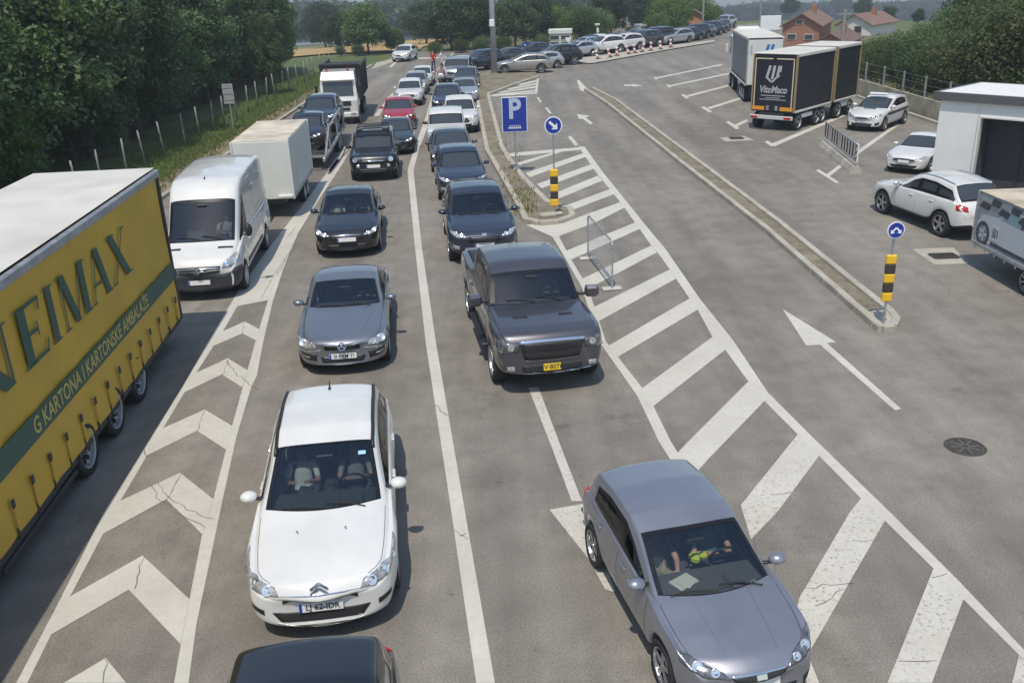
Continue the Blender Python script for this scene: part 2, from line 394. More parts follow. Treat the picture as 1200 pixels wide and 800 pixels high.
# dense verge grass: real blades
rng = np.random.default_rng(5)
def blades(name, regions, n, hmin, hmax, mat):
    v = []; f = []
    for k in range(n):
        x0, x1, y0, y1, z = regions[k % len(regions)]
        x = rng.uniform(x0, x1); y = y0 + (y1 - y0) * rng.uniform(0, 1) ** 1.4; h = rng.uniform(hmin, hmax); a = rng.uniform(0, 6.28); w = 0.03
        dx, dy = math.cos(a) * w, math.sin(a) * w; lx, ly = rng.normal(0, h * .35, 2); n0 = len(v)
        v += [(x - dx, y - dy, z), (x + dx, y + dy, z), (x + lx, y + ly, z + h)]; f.append((n0, n0 + 1, n0 + 2))
    return tag(link(name, mesh(name, v, f, mat)), kind='stuff')
blades('verge_grass', [(-15.6, -13.7, 22, 80, 0.1), (-16.8, -15.1, 22, 80, 0.1), (-15.4, -13.5, 22, 80, 0.1)], 34000, 0.05, 0.19, leaf_mat('grass_blade', (0.12, 0.16, 0.05), (0.20, 0.23, 0.085), (0.15, 0.185, 0.065)))
blades('dry_tufts', [(-14.2, -12.9, 24, 80, 0.08)], 2600, 0.05, 0.2, leaf_mat('dry_blade', (0.13, 0.135, 0.05), (0.27, 0.23, 0.12), (0.2, 0.19, 0.08)))

# kerbs: real steps, stone by stone
def kerb(name, path, w, h, mat, step=1.0, closed=False, parent=None):
    pts = [Vector((p[0], p[1], 0)) for p in path]; out = []; root = parent
    for a, b in zip(pts, pts[1:] + ([pts[0]] if closed else [])):
        L = (b - a).length; n = max(1, round(L / step))
        for k in range(n):
            p, q = a.lerp(b, k / n), a.lerp(b, (k + 1) / n); c = (p + q) / 2; ang = math.atan2((q - p).y, (q - p).x)
            out.append((c, (q - p).length, ang))
    cache = {}
    for c, L, ang in out:
        key = round(L, 1)
        if key not in cache:
            cache[key] = None
            m = MB(); m.box((0, 0, h / 2 - .03), (key - 0.012, w, h + .06), bev=0.018); o = m.build('kerb_stone', mat, root); cache[key] = o.data
        else: o = link('kerb_stone', cache[key], root)
        o.location = (c.x, c.y, random.uniform(-.006, .006)); o.rotation_euler = (0, random.uniform(-.004, .004), ang + random.uniform(-.006, .006))
        o.scale.x = L / key
def structure(name):
    return tag(link(name, None), kind='structure')
KC = GM['concrete']
kr = structure('roadside_kerb')
kerb('k', [(-12.55, 14), (-12.58, 50), G(372, 112), G(406, 95), G(436, 77)], 0.2, 0.13, KC, 1.6, parent=kr)

# centre island of bare soil
isl = [G(x, y) for x, y in ((557, 87), (557.5, 101), (561, 126), (566, 153), (571, 178), (588.5, 208), (607, 241), (616, 260), (632, 264), (655, 262), (671, 256), (668, 247), (642, 240), (615, 213), (596, 188), (588, 174), (573, 117), (572, 112), (603, 100), (631, 91), (627, 86), (600, 84))]
si = sheet('soil_island', isl, 0.11, GM['soil'])
ik = structure('island_kerb'); kerb('k', isl[:15] + isl[15:20], 0.2, 0.14, KC, 1.0, parent=ik)
blades('island_weeds', [(isl[4].x + .5, isl[5].x + .9, 30, 45, 0.11), (isl[9].x - 1.4, isl[9].x - .6, 28.5, 32, .11)], 260, .05, .22, bpy.data.materials['dry_blade'])

# long double-kerb median on the right
mA = [G(x, y) for x, y in ((686, 106), (712, 123), (800, 194), (900, 273), (1026, 384))]
mB = [G(x, y) for x, y in ((694, 104.5), (722, 119), (812, 187), (908, 260), (1044, 371))]
nose = [G(1033, 389), G(1046, 387), G(1050, 379)]
mk = structure('median_kerb'); kerb('k', mA + nose + mB[::-1], 0.17, 0.15, KC, 1.0, parent=mk)
sheet('median_soil', mA + nose + mB[::-1], 0.085, GM['soil'])
sheet('median_end_slab', [G(1014, 373), G(1026, 384), G(1033, 389), G(1046, 387), G(1050, 379), G(1044, 371), G(1036, 365)], 0.12, KC)

# ------------------------------------------------------------------ painted markings
mark('chevron_border_line', [(19, 800), (32, 800), (82, 699), (141, 587), (191, 502), (230, 437), (262, 387), (278, 359), (292, 338), (330, 288), (372, 232), (400, 186), (394, 188), (358, 236), (318, 287), (283, 335), (244, 400), (215, 452), (160, 540), (122, 600), (64, 715)])
mark('chevron_border_line', [(221, 800), (204, 800), (212, 755), (222, 702), (237, 626), (250, 585), (272, 499), (290, 434), (300, 398), (314, 352), (326, 316), (346, 266), (371, 222), (400, 186), (406, 181), (410, 176), (403, 190), (375, 232), (350, 272), (332, 315), (320, 352), (309, 398), (301, 440), (294, 455), (277, 512), (260, 590), (246, 657), (230, 732)])
chev = [[(82, 699), (167, 651), (222, 702), (212, 755), (151, 691), (59, 744)], [(141, 587), (211, 554), (250, 585), (237, 626), (195, 585), (120, 626)],
        [(191, 502), (240, 480), (272, 499), (265, 527), (231, 505), (170, 535)], [(230, 437), (267, 420), (290, 434), (284, 454), (260, 439), (216, 460)],
        [(255, 391), (287, 377), (304, 386), (300, 399), (284, 391), (247, 407)], [(75, 800), (124, 771), (148, 800)],
        [(278, 359), (314, 352), (326, 316), (346, 266), (371, 222), (400, 186), (372, 232), (330, 288), (292, 338)]]
for c in chev: mark('chevron_marking', c, 0.0075)
# old repair cracks running across the paint
def crack(pts, w=0.008, z=0.0105):
    P3 = [G(x, y) for x, y in pts]; fine = []
    for a, b in zip(P3, P3[1:]):
        n = max(2, int((b - a).length / .12))
        for k in range(n): fine.append(a.lerp(b, k / n) + Vector((random.gauss(0, .02), random.gauss(0, .02), 0)))
    fine.append(P3[-1]); v = []; f = []
    for i, p in enumerate(fine):
        d = (fine[min(i + 1, len(fine) - 1)] - fine[max(i - 1, 0)]).normalized(); s = Vector((-d.y, d.x, 0)) * w * random.uniform(.3, 1)
        v += [(p + s).to_tuple(), (p - s).to_tuple()]
    v = [(a, b, z) for a, b, _ in v]
    for i in range(len(fine) - 1): f.append((2 * i, 2 * i + 1, 2 * i + 3, 2 * i + 2))
    o = link('road_crack', mesh('road_crack', v, f, SEAMG))
    if o.data.polygons[0].normal.z < 0: o.data.flip_normals()
    tag(o, kind='structure')
SEAMG = pbr('tar_seam', (0.17, 0.157, 0.135), 0.8)
for pts in ([(124, 771), (121, 800)], [(168, 652), (158, 690)], [(211, 555), (203, 575), (195, 586)], [(240, 481), (231, 505)], [(268, 421), (260, 440)], [(287, 377), (284, 391)], [(353, 280), (322, 320), (306, 351)], [(350, 275), (325, 322)],
            [(175, 565), (190, 586), (212, 604), (240, 618)], [(185, 564), (200, 585), (228, 600), (250, 608)], [(265, 424), (292, 452), (303, 456)], [(166, 527), (172, 535)], [(510, 475), (524, 487)], [(529, 622), (549, 632)], [(536, 628), (546, 625)],
            [(1000, 634), (1025, 633)], [(945, 690), (1000, 683)], [(1052, 778), (1098, 774)], [(905, 580), (927, 577)], [(1094, 680), (1110, 672)], [(955, 710), (990, 690)], [(502, 137), (508, 138)]):
    crack(pts)
mark('centre_line', [(558, 800), (580, 800), (545, 600), (511, 402), (494, 287), (484.5, 200), (491, 175), (506, 137), (510.5, 112), (516, 95), (519, 84), (516.5, 84), (513, 96), (506, 112), (499, 137), (485, 175), (477.5, 200), (486, 287), (499, 402), (529, 600)])
mark('lane_line', [(387, 202), (407, 176), (404, 172), (384, 198)])
mark('lane_line', [(438, 136), (444, 136), (462, 110), (459, 110)])
mark('hatch_border_line', [(647, 277), (661, 300), (682, 337), (702, 400), (747, 464), (772, 517), (815, 585), (880, 690), (937, 775), (946, 800), (960, 800), (950, 775), (893, 690), (828, 585), (786, 517), (760, 464), (710, 400), (689, 337), (667, 300), (655, 277)])
mark('dashed_line', [(619, 454), (631, 454), (656, 520), (682, 587), (670, 587), (645, 520)], mat='worn')
mark('worn_arrow', [(644, 597), (690, 589), (704, 640), (721, 694), (709, 690), (690, 655)], mat='worn')
mark('hatch_border_line', [(678, 172), (685, 172), (705, 200), (738, 241), (758, 266), (780, 292), (820, 350), (860, 400), (900, 460), (950, 510), (1045, 602), (1125, 682), (1200, 761), (1200, 773), (1129, 702), (1094, 666), (1037, 610), (1009, 584), (960, 534), (935, 509), (896, 470), (877, 447), (850, 410), (835, 395), (817, 362), (808, 350), (785, 316), (770, 295), (764, 289), (745, 262), (730, 241), (697, 200)])
strp = [[(606, 191), (655, 177), (662, 177), (609, 194)], [(616, 203), (683, 180), (687, 184), (621, 208)], [(629, 216), (692, 193), (696, 198), (635, 221)], [(644, 229), (701, 206), (706, 212), (650, 235)],
        [(658, 243), (717, 221), (722, 227), (664, 249)], [(617, 264), (672, 257), (727, 237), (733, 243), (700, 260), (650, 279)], [(659, 296), (744, 261), (751, 268), (666, 306)], [(678, 329), (763, 288), (770, 296), (685, 341)],
        [(694, 361), (785, 316), (792, 327), (701, 377)], [(712, 406), (808, 350), (818, 363), (723, 419)], [(747, 459), (835, 395), (850, 410), (762, 479)], [(790, 535), (805, 519), (877, 447), (896, 470), (832, 536), (812, 558)],
        [(868, 592), (935, 509), (960, 534), (911, 600), (880, 632)], [(937, 700), (996, 600), (1009, 584), (1037, 610), (945, 770), (925, 748)], [(1040, 800), (1094, 666), (1129, 702), (1092, 800)], [(1186, 800), (1194, 768), (1204, 778), (1200, 800)]]
for i, s in enumerate(strp): mark('hatch_stripe', s, 0.0075, 'worn' if i > 11 else 'paint')
mark('hatch_top_line', [(594, 180), (679, 173), (680, 176), (597, 184)], 0.009)
for d in ([(629, 115), (631, 114), (635, 119.5), (633, 120.5)], [(638.5, 126.5), (641, 126), (646.5, 132.5), (644, 133.5)], [(651, 142), (653.5, 141), (660, 148.5), (657, 150)], [(665.5, 160.5), (669, 159.5), (678, 170), (674, 171)]): mark('dashed_line', d)
for d in ([(576, 111), (627, 105.5), (627, 107), (580, 112.5)], [(584, 108), (628, 101), (628, 103), (587, 109)], [(594, 104), (629, 97.5), (629, 99.3), (597, 105.3)], [(607, 99), (630, 94), (630, 95.8), (610, 100.3)]): mark('hatch_stripe', d)
mark('hatch_border_line', [(629.5, 92), (631.5, 92), (629.5, 110), (627, 110), (572, 113.5), (572, 112.3), (627, 108)], 0.0075)
mark('direction_arrow', [(917, 362), (980, 401), (969, 402), (1056, 479), (1049, 481), (961, 404), (945, 405)])
mark('direction_arrow', [(676, 134), (692, 136), (686, 138), (695, 144.5), (692, 146), (682, 139), (679, 140)])
mark('direction_arrow', [(731, 99.5), (741, 99.3), (741, 98.6), (754, 100.5), (741, 102), (741, 101), (732, 101.2)], mat='worn')
mark('median_nose_marking', [(676, 94), (678.5, 94), (688, 104), (684, 107), (680, 106)])
bays = [([(765.5, 91), (767.5, 90.5), (771, 93), (768.5, 93.5)], [(768, 91.2), (846, 75.3), (846, 76.7), (769.5, 92.4)]),
        ([(780.5, 99.5), (783, 99), (787, 102), (784.5, 103)], [(784.5, 100.3), (860, 84.5), (860, 86), (786, 101.6)]),
        ([(798, 111.5), (801, 110.5), (807.5, 115), (804.5, 116)], [(804, 112.2), (877, 93.5), (877, 95.3), (806, 114)]),
        ([(821.5, 126), (825, 124.8), (835, 131), (831, 132.3)], [(829, 126.2), (878, 111), (878, 113.4), (831.5, 128.2)]),
        ([(850.5, 143.5), (854, 142), (867, 150.5), (863, 152)], [(861, 146.5), (875, 140), (877, 142), (864, 148.5)]),
        ([(896, 166.5), (899.5, 165), (908, 170.5), (904, 172)], [(903, 169), (991, 132.8), (993, 134.8), (907, 172)]),
        ([(956, 200), (959.5, 198.6), (983.5, 214), (979.5, 215)], [(968, 205), (984, 193), (987, 195), (972, 207)])]
for a, b in bays: mark('parking_bay_mark', a, 0.0075); mark('parking_bay_line', b)
mark('parking_bay_line', [(1002, 178.5), (1058, 140), (1061, 141.5), (1007, 180)])
mark('road_edge_line', [(436, 81), (441, 73.5), (467, 67.5), (460, 73)], mat='concrete')
mark('road_edge_line', [(456, 79), (466, 69), (469, 69), (459, 79)])
mark('road_edge_line', [(476, 71.5), (488, 68), (530, 66.5), (560, 65), (560, 66.2), (530, 67.8), (489, 69.5), (478, 72.7)])
mark('road_edge_line', [(520, 73), (530, 62.5), (532, 62.5), (523, 73)])
# concrete patches with drain grates, manhole
mark('drain_patch', [(1069, 292), (1095, 310), (1136, 309), (1117, 290)], 0.004, 'concrete')
mark('drain_patch', [(843, 161.5), (851, 166), (884, 164.5), (872, 159.5)], 0.004, 'concrete')
IRON = pbr('cast_iron', (0.075, 0.066, 0.056), 0.65, metal=0.3, vary=0.3, vscale=12)
def grate(px, py, w, l, label):
    t = thing('drain_grate', label, 'drain', G(px, py) + Vector((0, 0, .006)), 0)
    m = MB()
    for s in (-1, 1): m.box((s * w / 2, 0, .01), (.05, l, .03)); m.box((0, s * l / 2, .01), (w - .05, .05, .03))
    m.build('frame', IRON, t)
    for k in range(7): MB().box(((k - 3) * w / 8, 0, .008), (.045, l - .05, .022)).build('bar', IRON, t)
    sheet_ = MB().box((0, 0, -.001), (w - .06, l - .06, .004)).build('pit', INK, t)
grate(1106, 300.5, .62, .42, 'rusty drain grate in the pale patch behind the parked white SUV')
grate(863, 162.3, .55, .5, 'drain grate in the pale patch in front of the black curtain lorry')
t = thing('manhole_cover', 'round cast iron manhole cover in the road at far right', 'manhole cover', G(1131, 523.5))
MB().lathe([(0.0, .010), (.255, .010), (.262, .004)], n=32).build('lid', IRON, t)
MB().lathe([(.268, .003), (.272, .012), (.30, .012), (.312, .003)], n=32).build('rim', IRON, t)
m = MB()
for k in range(8): m.box((.15 * math.cos(k * .785), .15 * math.sin(k * .785), .012), (.16, .03, .008), rot=Matrix.Rotation(k * .785, 3, 'Z'))
m.lathe([(.05, .011), (.05, .016), (.075, .016), (.075, .011)], n=16)
m.build('raised_pattern', pbr('worn_iron', (0.16, 0.145, 0.125), 0.5, metal=0.3), t)

# ------------------------------------------------------------------ cars
def lerp(a, b, t): return a + (b - a) * t
def interp(k, x): return float(np.interp(x, [q[0] for q in k], [q[1] for q in k]))
WHEELS = {}
def wheel_meshes(r, w, spokes, style):
    key = (r, w, spokes, style)
    if key in WHEELS: return WHEELS[key]
    hw = w / 2; rr = r * .70
    m = MB(); m.lathe([(rr, -hw * .9), (r * .93, -hw), (r * .985, -hw * .8), (r, -hw * .5), (r, hw * .5), (r * .985, hw * .8), (r * .93, hw), (rr, hw * .92), (rr, -hw * .9)], 'y', 28)
    ty = m.build('tyre', RUBBER, smooth=True); tyre = ty.data; bpy.data.objects.remove(ty)
    m = MB(); m.lathe([(0, hw * .25), (rr * .95, hw * .2), (rr * .97, hw * .1)], 'y', 28, 1)
    m.lathe([(rr * .90, hw * .55), (rr * .93, hw * .92), (rr * 1.01, hw * .98), (rr * 1.02, hw * .5)], 'y', 28, 0)
    m.lathe([(0, hw * .85), (r * .12, hw * .84), (r * .15, hw * .3)], 'y', 14, 0)
    if style == 'truck':
        m.lathe([(r * .14, hw * .3), (rr * .55, hw * .35), (rr * .62, hw * .2), (rr * .9, hw * .55)], 'y', 28, 0)
        for k in range(10):
            a = k * math.pi / 5; m.box((rr * .47 * math.cos(a), hw * .42, rr * .47 * math.sin(a)), (.04, .05, .04), 1)
            m.box((rr * .76 * math.cos(a + .3), hw * .42, rr * .76 * math.sin(a + .3)), (.07, .04, .07), 1, rot=Matrix.Rotation(-a, 3, 'Y'))
    else:
        for k in range(spokes):
            a = 2 * math.pi * k / spokes
            m.box((rr * .52 * math.cos(a), hw * .66, rr * .52 * math.sin(a)), (rr * .86, hw * .28, rr * (.30 if spokes < 7 else .16)), 0, .008, Matrix.Rotation(-a, 3, 'Y'))
    ri = m.build('rim', [ALLOY, BLACK] if style != 'truck' else [STEEL, BLACK], smooth=False); rim = ri.data; bpy.data.objects.remove(ri)
    WHEELS[key] = (tyre, rim); return tyre, rim
def add_wheel(root, x, y, r, w, spokes=5, style='car'):
    ty, ri = wheel_meshes(r, w, spokes, style)
    o = link('wheel', ty, root, (x, y, r)); link('rim', ri, o)
    if y < 0: o.rotation_euler = (0, 0, math.pi)
    o.rotation_euler[1] = random.uniform(0, 6.28); return o

class Car:
    """body shell lofted from stations, smoothed, then split into its parts"""
    def __init__(s, p):
        s.p = p; L, W = p['L'], p['W']; hw = W / 2; s.L, s.W = L, W
        top = p['top']; sh = p['shoulder']; rw = p['rw']; ra = rw + p.get('gap', .055)
        xc, xw, xr, xg = p['cowl'], p['wstop'], p['roofrear'], p['rgb']
        fo, ro = p['fo'], p['fo'] + p['wb']; wh = p.get('wroof', .715)
        wprof = p.get('wprof') or [(0, .66), (.05, .80), (.16, .895), (.4, .965), (.9, 1.0), (L - 1.0, 1.0), (L - .35, .965), (L - .1, .90), (L - .02, .80), (L, .70)]
        st = set([0, .03, .10, .25, L - .22, L - .08, L - .02, L] + [k[0] for k in top])
        for c in (fo, ro):
            st |= {c - ra - .05, c - ra * .97, c - ra * .75, c - ra * .38, c, c + ra * .38, c + ra * .75, c + ra * .97, c + ra + .05}
        xm = lerp(xc, xw, p.get('sg0', .30)); st |= {xm, lerp(xc, xw, .62), xc + .02}
        for b in p.get('pillars', []): st |= {b - .035, b + .035}
        sgs, sge = xm, p['sgend']; st.add(sge)
        st |= {v for v in np.arange(.6, L - .4, .55)}
        st = sorted(st); keep = [st[0]]
        must = {0, L, xc, xw, xr, xg, xm, sge} | {b + d for b in p.get('pillars', []) for d in (-.035, .035)}
        for x in st[1:]:
            if x - keep[-1] < .035:
                if x in must and keep[-1] not in must: keep[-1] = x
                elif x in must: keep.append(x)
                continue
            keep.append(x)
        st = [float(x) for x in keep]; s.st = st
        bowB = [(0, p.get('nose_bow', .24)), (.3, .13), (max(.45, fo - ra), 0), (ro + ra, 0), (L - .2, -.06), (L, -.13)]
        bowT = [(0, p.get('nose_bow', .24)), (xc, p.get('cowl_bow', .30)), (xw, .12), (lerp(xw, xr, .5), 0), (xr, -.07), (xg, -.14), (L, -.13)]
        zroof = max(k[1] for k in top); rows_all = []
        for x in st:
            wpf = interp(wprof, x) * hw; zt = interp(top, x); zs = min(interp(sh, x), zt - .045)
            zb = interp(p.get('bottom', [(0, .26), (.2, .20), (L - .3, .24), (L, .34)]), x)
            z2 = zb + .10; arch = False
            for c in (fo, ro):
                if abs(x - c) < ra * .99:
                    za = rw + math.sqrt(max(0, ra * ra - (x - c) ** 2)); arch = True; z2 = max(z2, za)
            z3 = lerp(z2, zs, .40); z4 = lerp(z2, zs, .76)
            if zs - z2 < .06: zs = z2 + .06; zt = max(zt, zs + .03); z3 = lerp(z2, zs, .4); z4 = lerp(z2, zs, .76)
            g = min(1, max(0, (zt - zs - .06) / max(.1, zroof - interp(sh, lerp(xw, xr, .5)) - .06)))
            in_gh = xc <= x <= xg + .001
            wt = lerp(wpf * p.get('whood', .86), hw * wh, g)
            crown = lerp(.022, .05, g); z8 = zt - crown
            w5 = wpf * lerp(.955, .95, g); w6 = lerp(w5 - .03, hw * .925, g) if g > .05 else w5 - .035
            w6 = min(w6, w5 - .02)
            z6 = min(zs + .018, z8 - .004)
            w7 = lerp(w6 - .025, wt + .05, min(1, g * 3)); w7 = min(w7, w6 - .012); wt = min(wt, w7 - .012)
            z7 = lerp(z6, z8 - .035, g) if g > .02 else lerp(z6, z8, .5)
            if arch: r0, r1 = (0, z2 - .02), (wpf * .80, z2 - .015)
            else: r0, r1 = (0, zb), (wpf * .90, zb + .01)
            rows = [r0, r1, (wpf * (.995 if arch else .962), z2), (wpf * (1.012 if arch else 1.0), z3), (wpf * .99, z4), (w5, zs), (w6, z6), (w7, z7), (wt, z8), (wt * .55, zt - .008), (0, zt)]
            rows_all.append([(x, y, z, i) for i, (y, z) in enumerate(rows)])
        V = []; n = len(st)
        for rows in rows_all:
            ring = [(r, 1) for r in rows] + [(r, -1) for r in rows[9:0:-1]]
            for (x, y, z, i), sg in ring:
                b = interp(bowB if i <= 5 else bowT, x)
                xx = x + b * (y / hw) ** 2
                V.append((L / 2 - xx, y * sg, z))
        Fc = []; Mi = []; K = 20; ty = p.get('type', 'car')
        for i in range(n - 1):
            a, b = st[i], st[i + 1]; mid = (a + b) / 2
            for k in range(K):
                band = k if k < 10 else 19 - k
                Fc.append((i * K + k, i * K + (k + 1) % K, (i + 1) * K + (k + 1) % K, (i + 1) * K + k))
                mi = 0
                if band == 0: mi = 6
                elif band == 1 and p.get('cladding'): mi = 4
                elif band in (8, 9) and a >= xc - .001 and b <= xw + .001: mi = 1
                elif band in (8, 9) and a >= xr - .001 and b <= xg + .001 and p.get('rearglass', True): mi = 2
                elif band == 6 and a >= sgs - .001 and b <= sge + .001:
                    mi = 5 if any(abs(mid - q) < .036 for q in p.get('pillars', [])) else 3
                Mi.append(mi)
        for base, rev in ((0, False), ((n - 1) * K, True)):
            for r in range(0, 10):
                l0, l1 = base + r, base + r + 1; q0, q1 = base + (20 - r) % 20, base + 19 - r
                f = [l0, l1, q1, q0] if r not in (0, 9) else ([l0, l1, q1] if r == 0 else [l0, l1, q0])
                f = list(dict.fromkeys(f)); Fc.append(tuple(f[::-1] if rev else f)); Mi.append(0 if r > 0 else 6)
        me = bpy.data.meshes.new('hull'); me.from_pydata(V, [], Fc)
        for q in range(7): me.materials.append(BLACK)
        me.polygons.foreach_set('material_index', Mi); me.update()
        bm = bmesh.new(); bm.from_mesh(me); bmesh.ops.recalc_face_normals(bm, faces=bm.faces); bm.to_mesh(me); bm.free()
        cz = p.get('crease', (.42, .42, .22, .0)); at_ = me.attributes.get('crease_edge') or me.attributes.new('crease_edge', 'FLOAT', 'EDGE')
        rowc = {5: cz[0], 15: cz[0], 6: cz[1], 14: cz[1], 8: cz[2], 12: cz[2]}; nl = n - 1
        for e in me.edges:
            a, b = e.vertices; ia, ib = a // K, b // K
            if ia != ib and a % K == b % K and a % K in rowc: at_.data[e.index].value = rowc[a % K]
            elif ia == ib and ia in (0, nl) and cz[3] and abs(a % K - b % K) in (1, 19): at_.data[e.index].value = cz[3]
        o = bpy.data.objects.new('hull', me); COL.objects.link(o)
        sd = o.modifiers.new('s', 'SUBSURF'); sd.levels = sd.render_levels = p.get('sub', 2)
        dg = bpy.context.evaluated_depsgraph_get(); ev = bpy.data.meshes.new_from_object(o.evaluated_get(dg))
        bpy.data.objects.remove(o); bpy.data.meshes.remove(me)
        bm = bmesh.new(); bm.from_mesh(ev); bm.faces.ensure_lookup_table()
        s.bvh = BVHTree.FromBMesh(bm)
        G_ = {1, 2, 3}
        ringf = [f for f in bm.faces if f.material_index in G_ and any(l.material_index not in G_ and l.material_index != 5 or (l.material_index != f.material_index) for v in f.verts for l in v.link_faces)]
        for f in ringf: f.tag = True
        for f in ringf: f.material_index = 5
        parts = {}
        for f in bm.faces: parts.setdefault(f.material_index, []).append(f)
        s.parts = {}
        for mi, fs in parts.items():
            groups = [fs]
            if mi == 3:
                left = set(fs); groups = []
                while left:
                    stk = [left.pop()]; grp = []
                    while stk:
                        f = stk.pop(); grp.append(f)
                        for e in f.edges:
                            for l in e.link_faces:
                                if l in left: left.remove(l); stk.append(l)
                    groups.append(grp)
            out = []
            for grp in groups:
                ix = {}; vv = []; ff = []
                for f in grp:
                    q = []
                    for v in f.verts:
                        if v.index not in ix:
                            ix[v.index] = len(vv); c = v.co.copy()
                            if mi in G_ : c -= v.normal * .004
                            vv.append(c)
                        q.append(ix[v.index])
                    ff.append(q)
                out.append((vv, ff))
            s.parts[mi] = out
        bm.free(); bpy.data.meshes.remove(ev)
    def snap(s, d, y, z):
        loc, nrm, i, dist = s.bvh.find_nearest(Vector((s.L / 2 - d, y, z)))
        return loc, nrm
    def patch(s, name, top, bot, mat, root, nu=10, nv=4, off=.006, both=True, smooth=True):
        res = []
        for sg in ((1, -1) if both else (1,)):
            def rs(pl, n):
                pl = [Vector(p) for p in pl]; ln = [0]
                for a, b in zip(pl, pl[1:]): ln.append(ln[-1] + (b - a).length)
                return [Vector([float(np.interp(t * ln[-1], ln, [p[c] for p in pl])) for c in range(3)]) for t in np.linspace(0, 1, n + 1)]
            T, B = rs(top, nu), rs(bot, nu); V = []; F = []
            for j in range(nv + 1):
                for i in range(nu + 1):
                    q = T[i].lerp(B[i], j / nv); loc, nr = s.snap(q[0], q[1] * sg, q[2])
                    V.append(loc + nr * off)
            for j in range(nv):
                for i in range(nu):
                    a = j * (nu + 1) + i; F.append((a, a + 1, a + nu + 2, a + nu + 1))
            bd = [i for i in range(nu + 1)] + [(j + 1) * (nu + 1) - 1 for j in range(1, nv + 1)] + [nv * (nu + 1) + i for i in range(nu - 1, -1, -1)] + [j * (nu + 1) for j in range(nv - 1, 0, -1)]
            base = len(V)
            for b in bd:
                loc, nr, _, _ = s.bvh.find_nearest(V[b]); V.append(loc - nr * .012)
            for k in range(len(bd)):
                k2 = (k + 1) % len(bd); F.append((bd[k], bd[k2], base + k2, base + k))
            me = mesh(name, V, F, mat, smooth=False)
            bm = bmesh.new(); bm.from_mesh(me); bmesh.ops.recalc_face_normals(bm, faces=bm.faces); bm.to_mesh(me); bm.free()
            f0 = me.polygons[(nv // 2) * nu + nu // 2]; _, nr, _, _ = s.bvh.find_nearest(f0.center)
            if f0.normal.dot(nr) < 0: me.flip_normals()
            if smooth:
                for pl in me.polygons: pl.use_smooth = len(pl.vertices) == 4 and pl.index < nu * nv
            res.append(link(name, me, root))
        return res
    def line(s, name, pts, root, w=.007, mat=None, both=True, off=.0015):
        """thin recess line following the shell"""
        for sg in ((1, -1) if both else (1,)):
            P = []
            for a, b in zip(pts, pts[1:]):
                n = max(2, int((Vector(b) - Vector(a)).length / .07))
                for k in range(n): P.append(Vector(a).lerp(Vector(b), k / n))
            P.append(Vector(pts[-1])); L_ = []; N_ = []
            for q in P:
                l, n_ = s.snap(q[0], q[1] * sg, q[2]); L_.append(l); N_.append(n_)
            V = []; F = []
            for i in range(len(P)):
                d = L_[min(i + 1, len(P) - 1)] - L_[max(i - 1, 0)]
                sd = d.cross(N_[i]).normalized() * w / 2
                V += [L_[i] + sd + N_[i] * off, L_[i] - sd + N_[i] * off]
            for i in range(len(P) - 1): F.append((2 * i, 2 * i + 1, 2 * i + 3, 2 * i + 2))
            link(name, mesh(name, V, F, mat or SEAM), root)

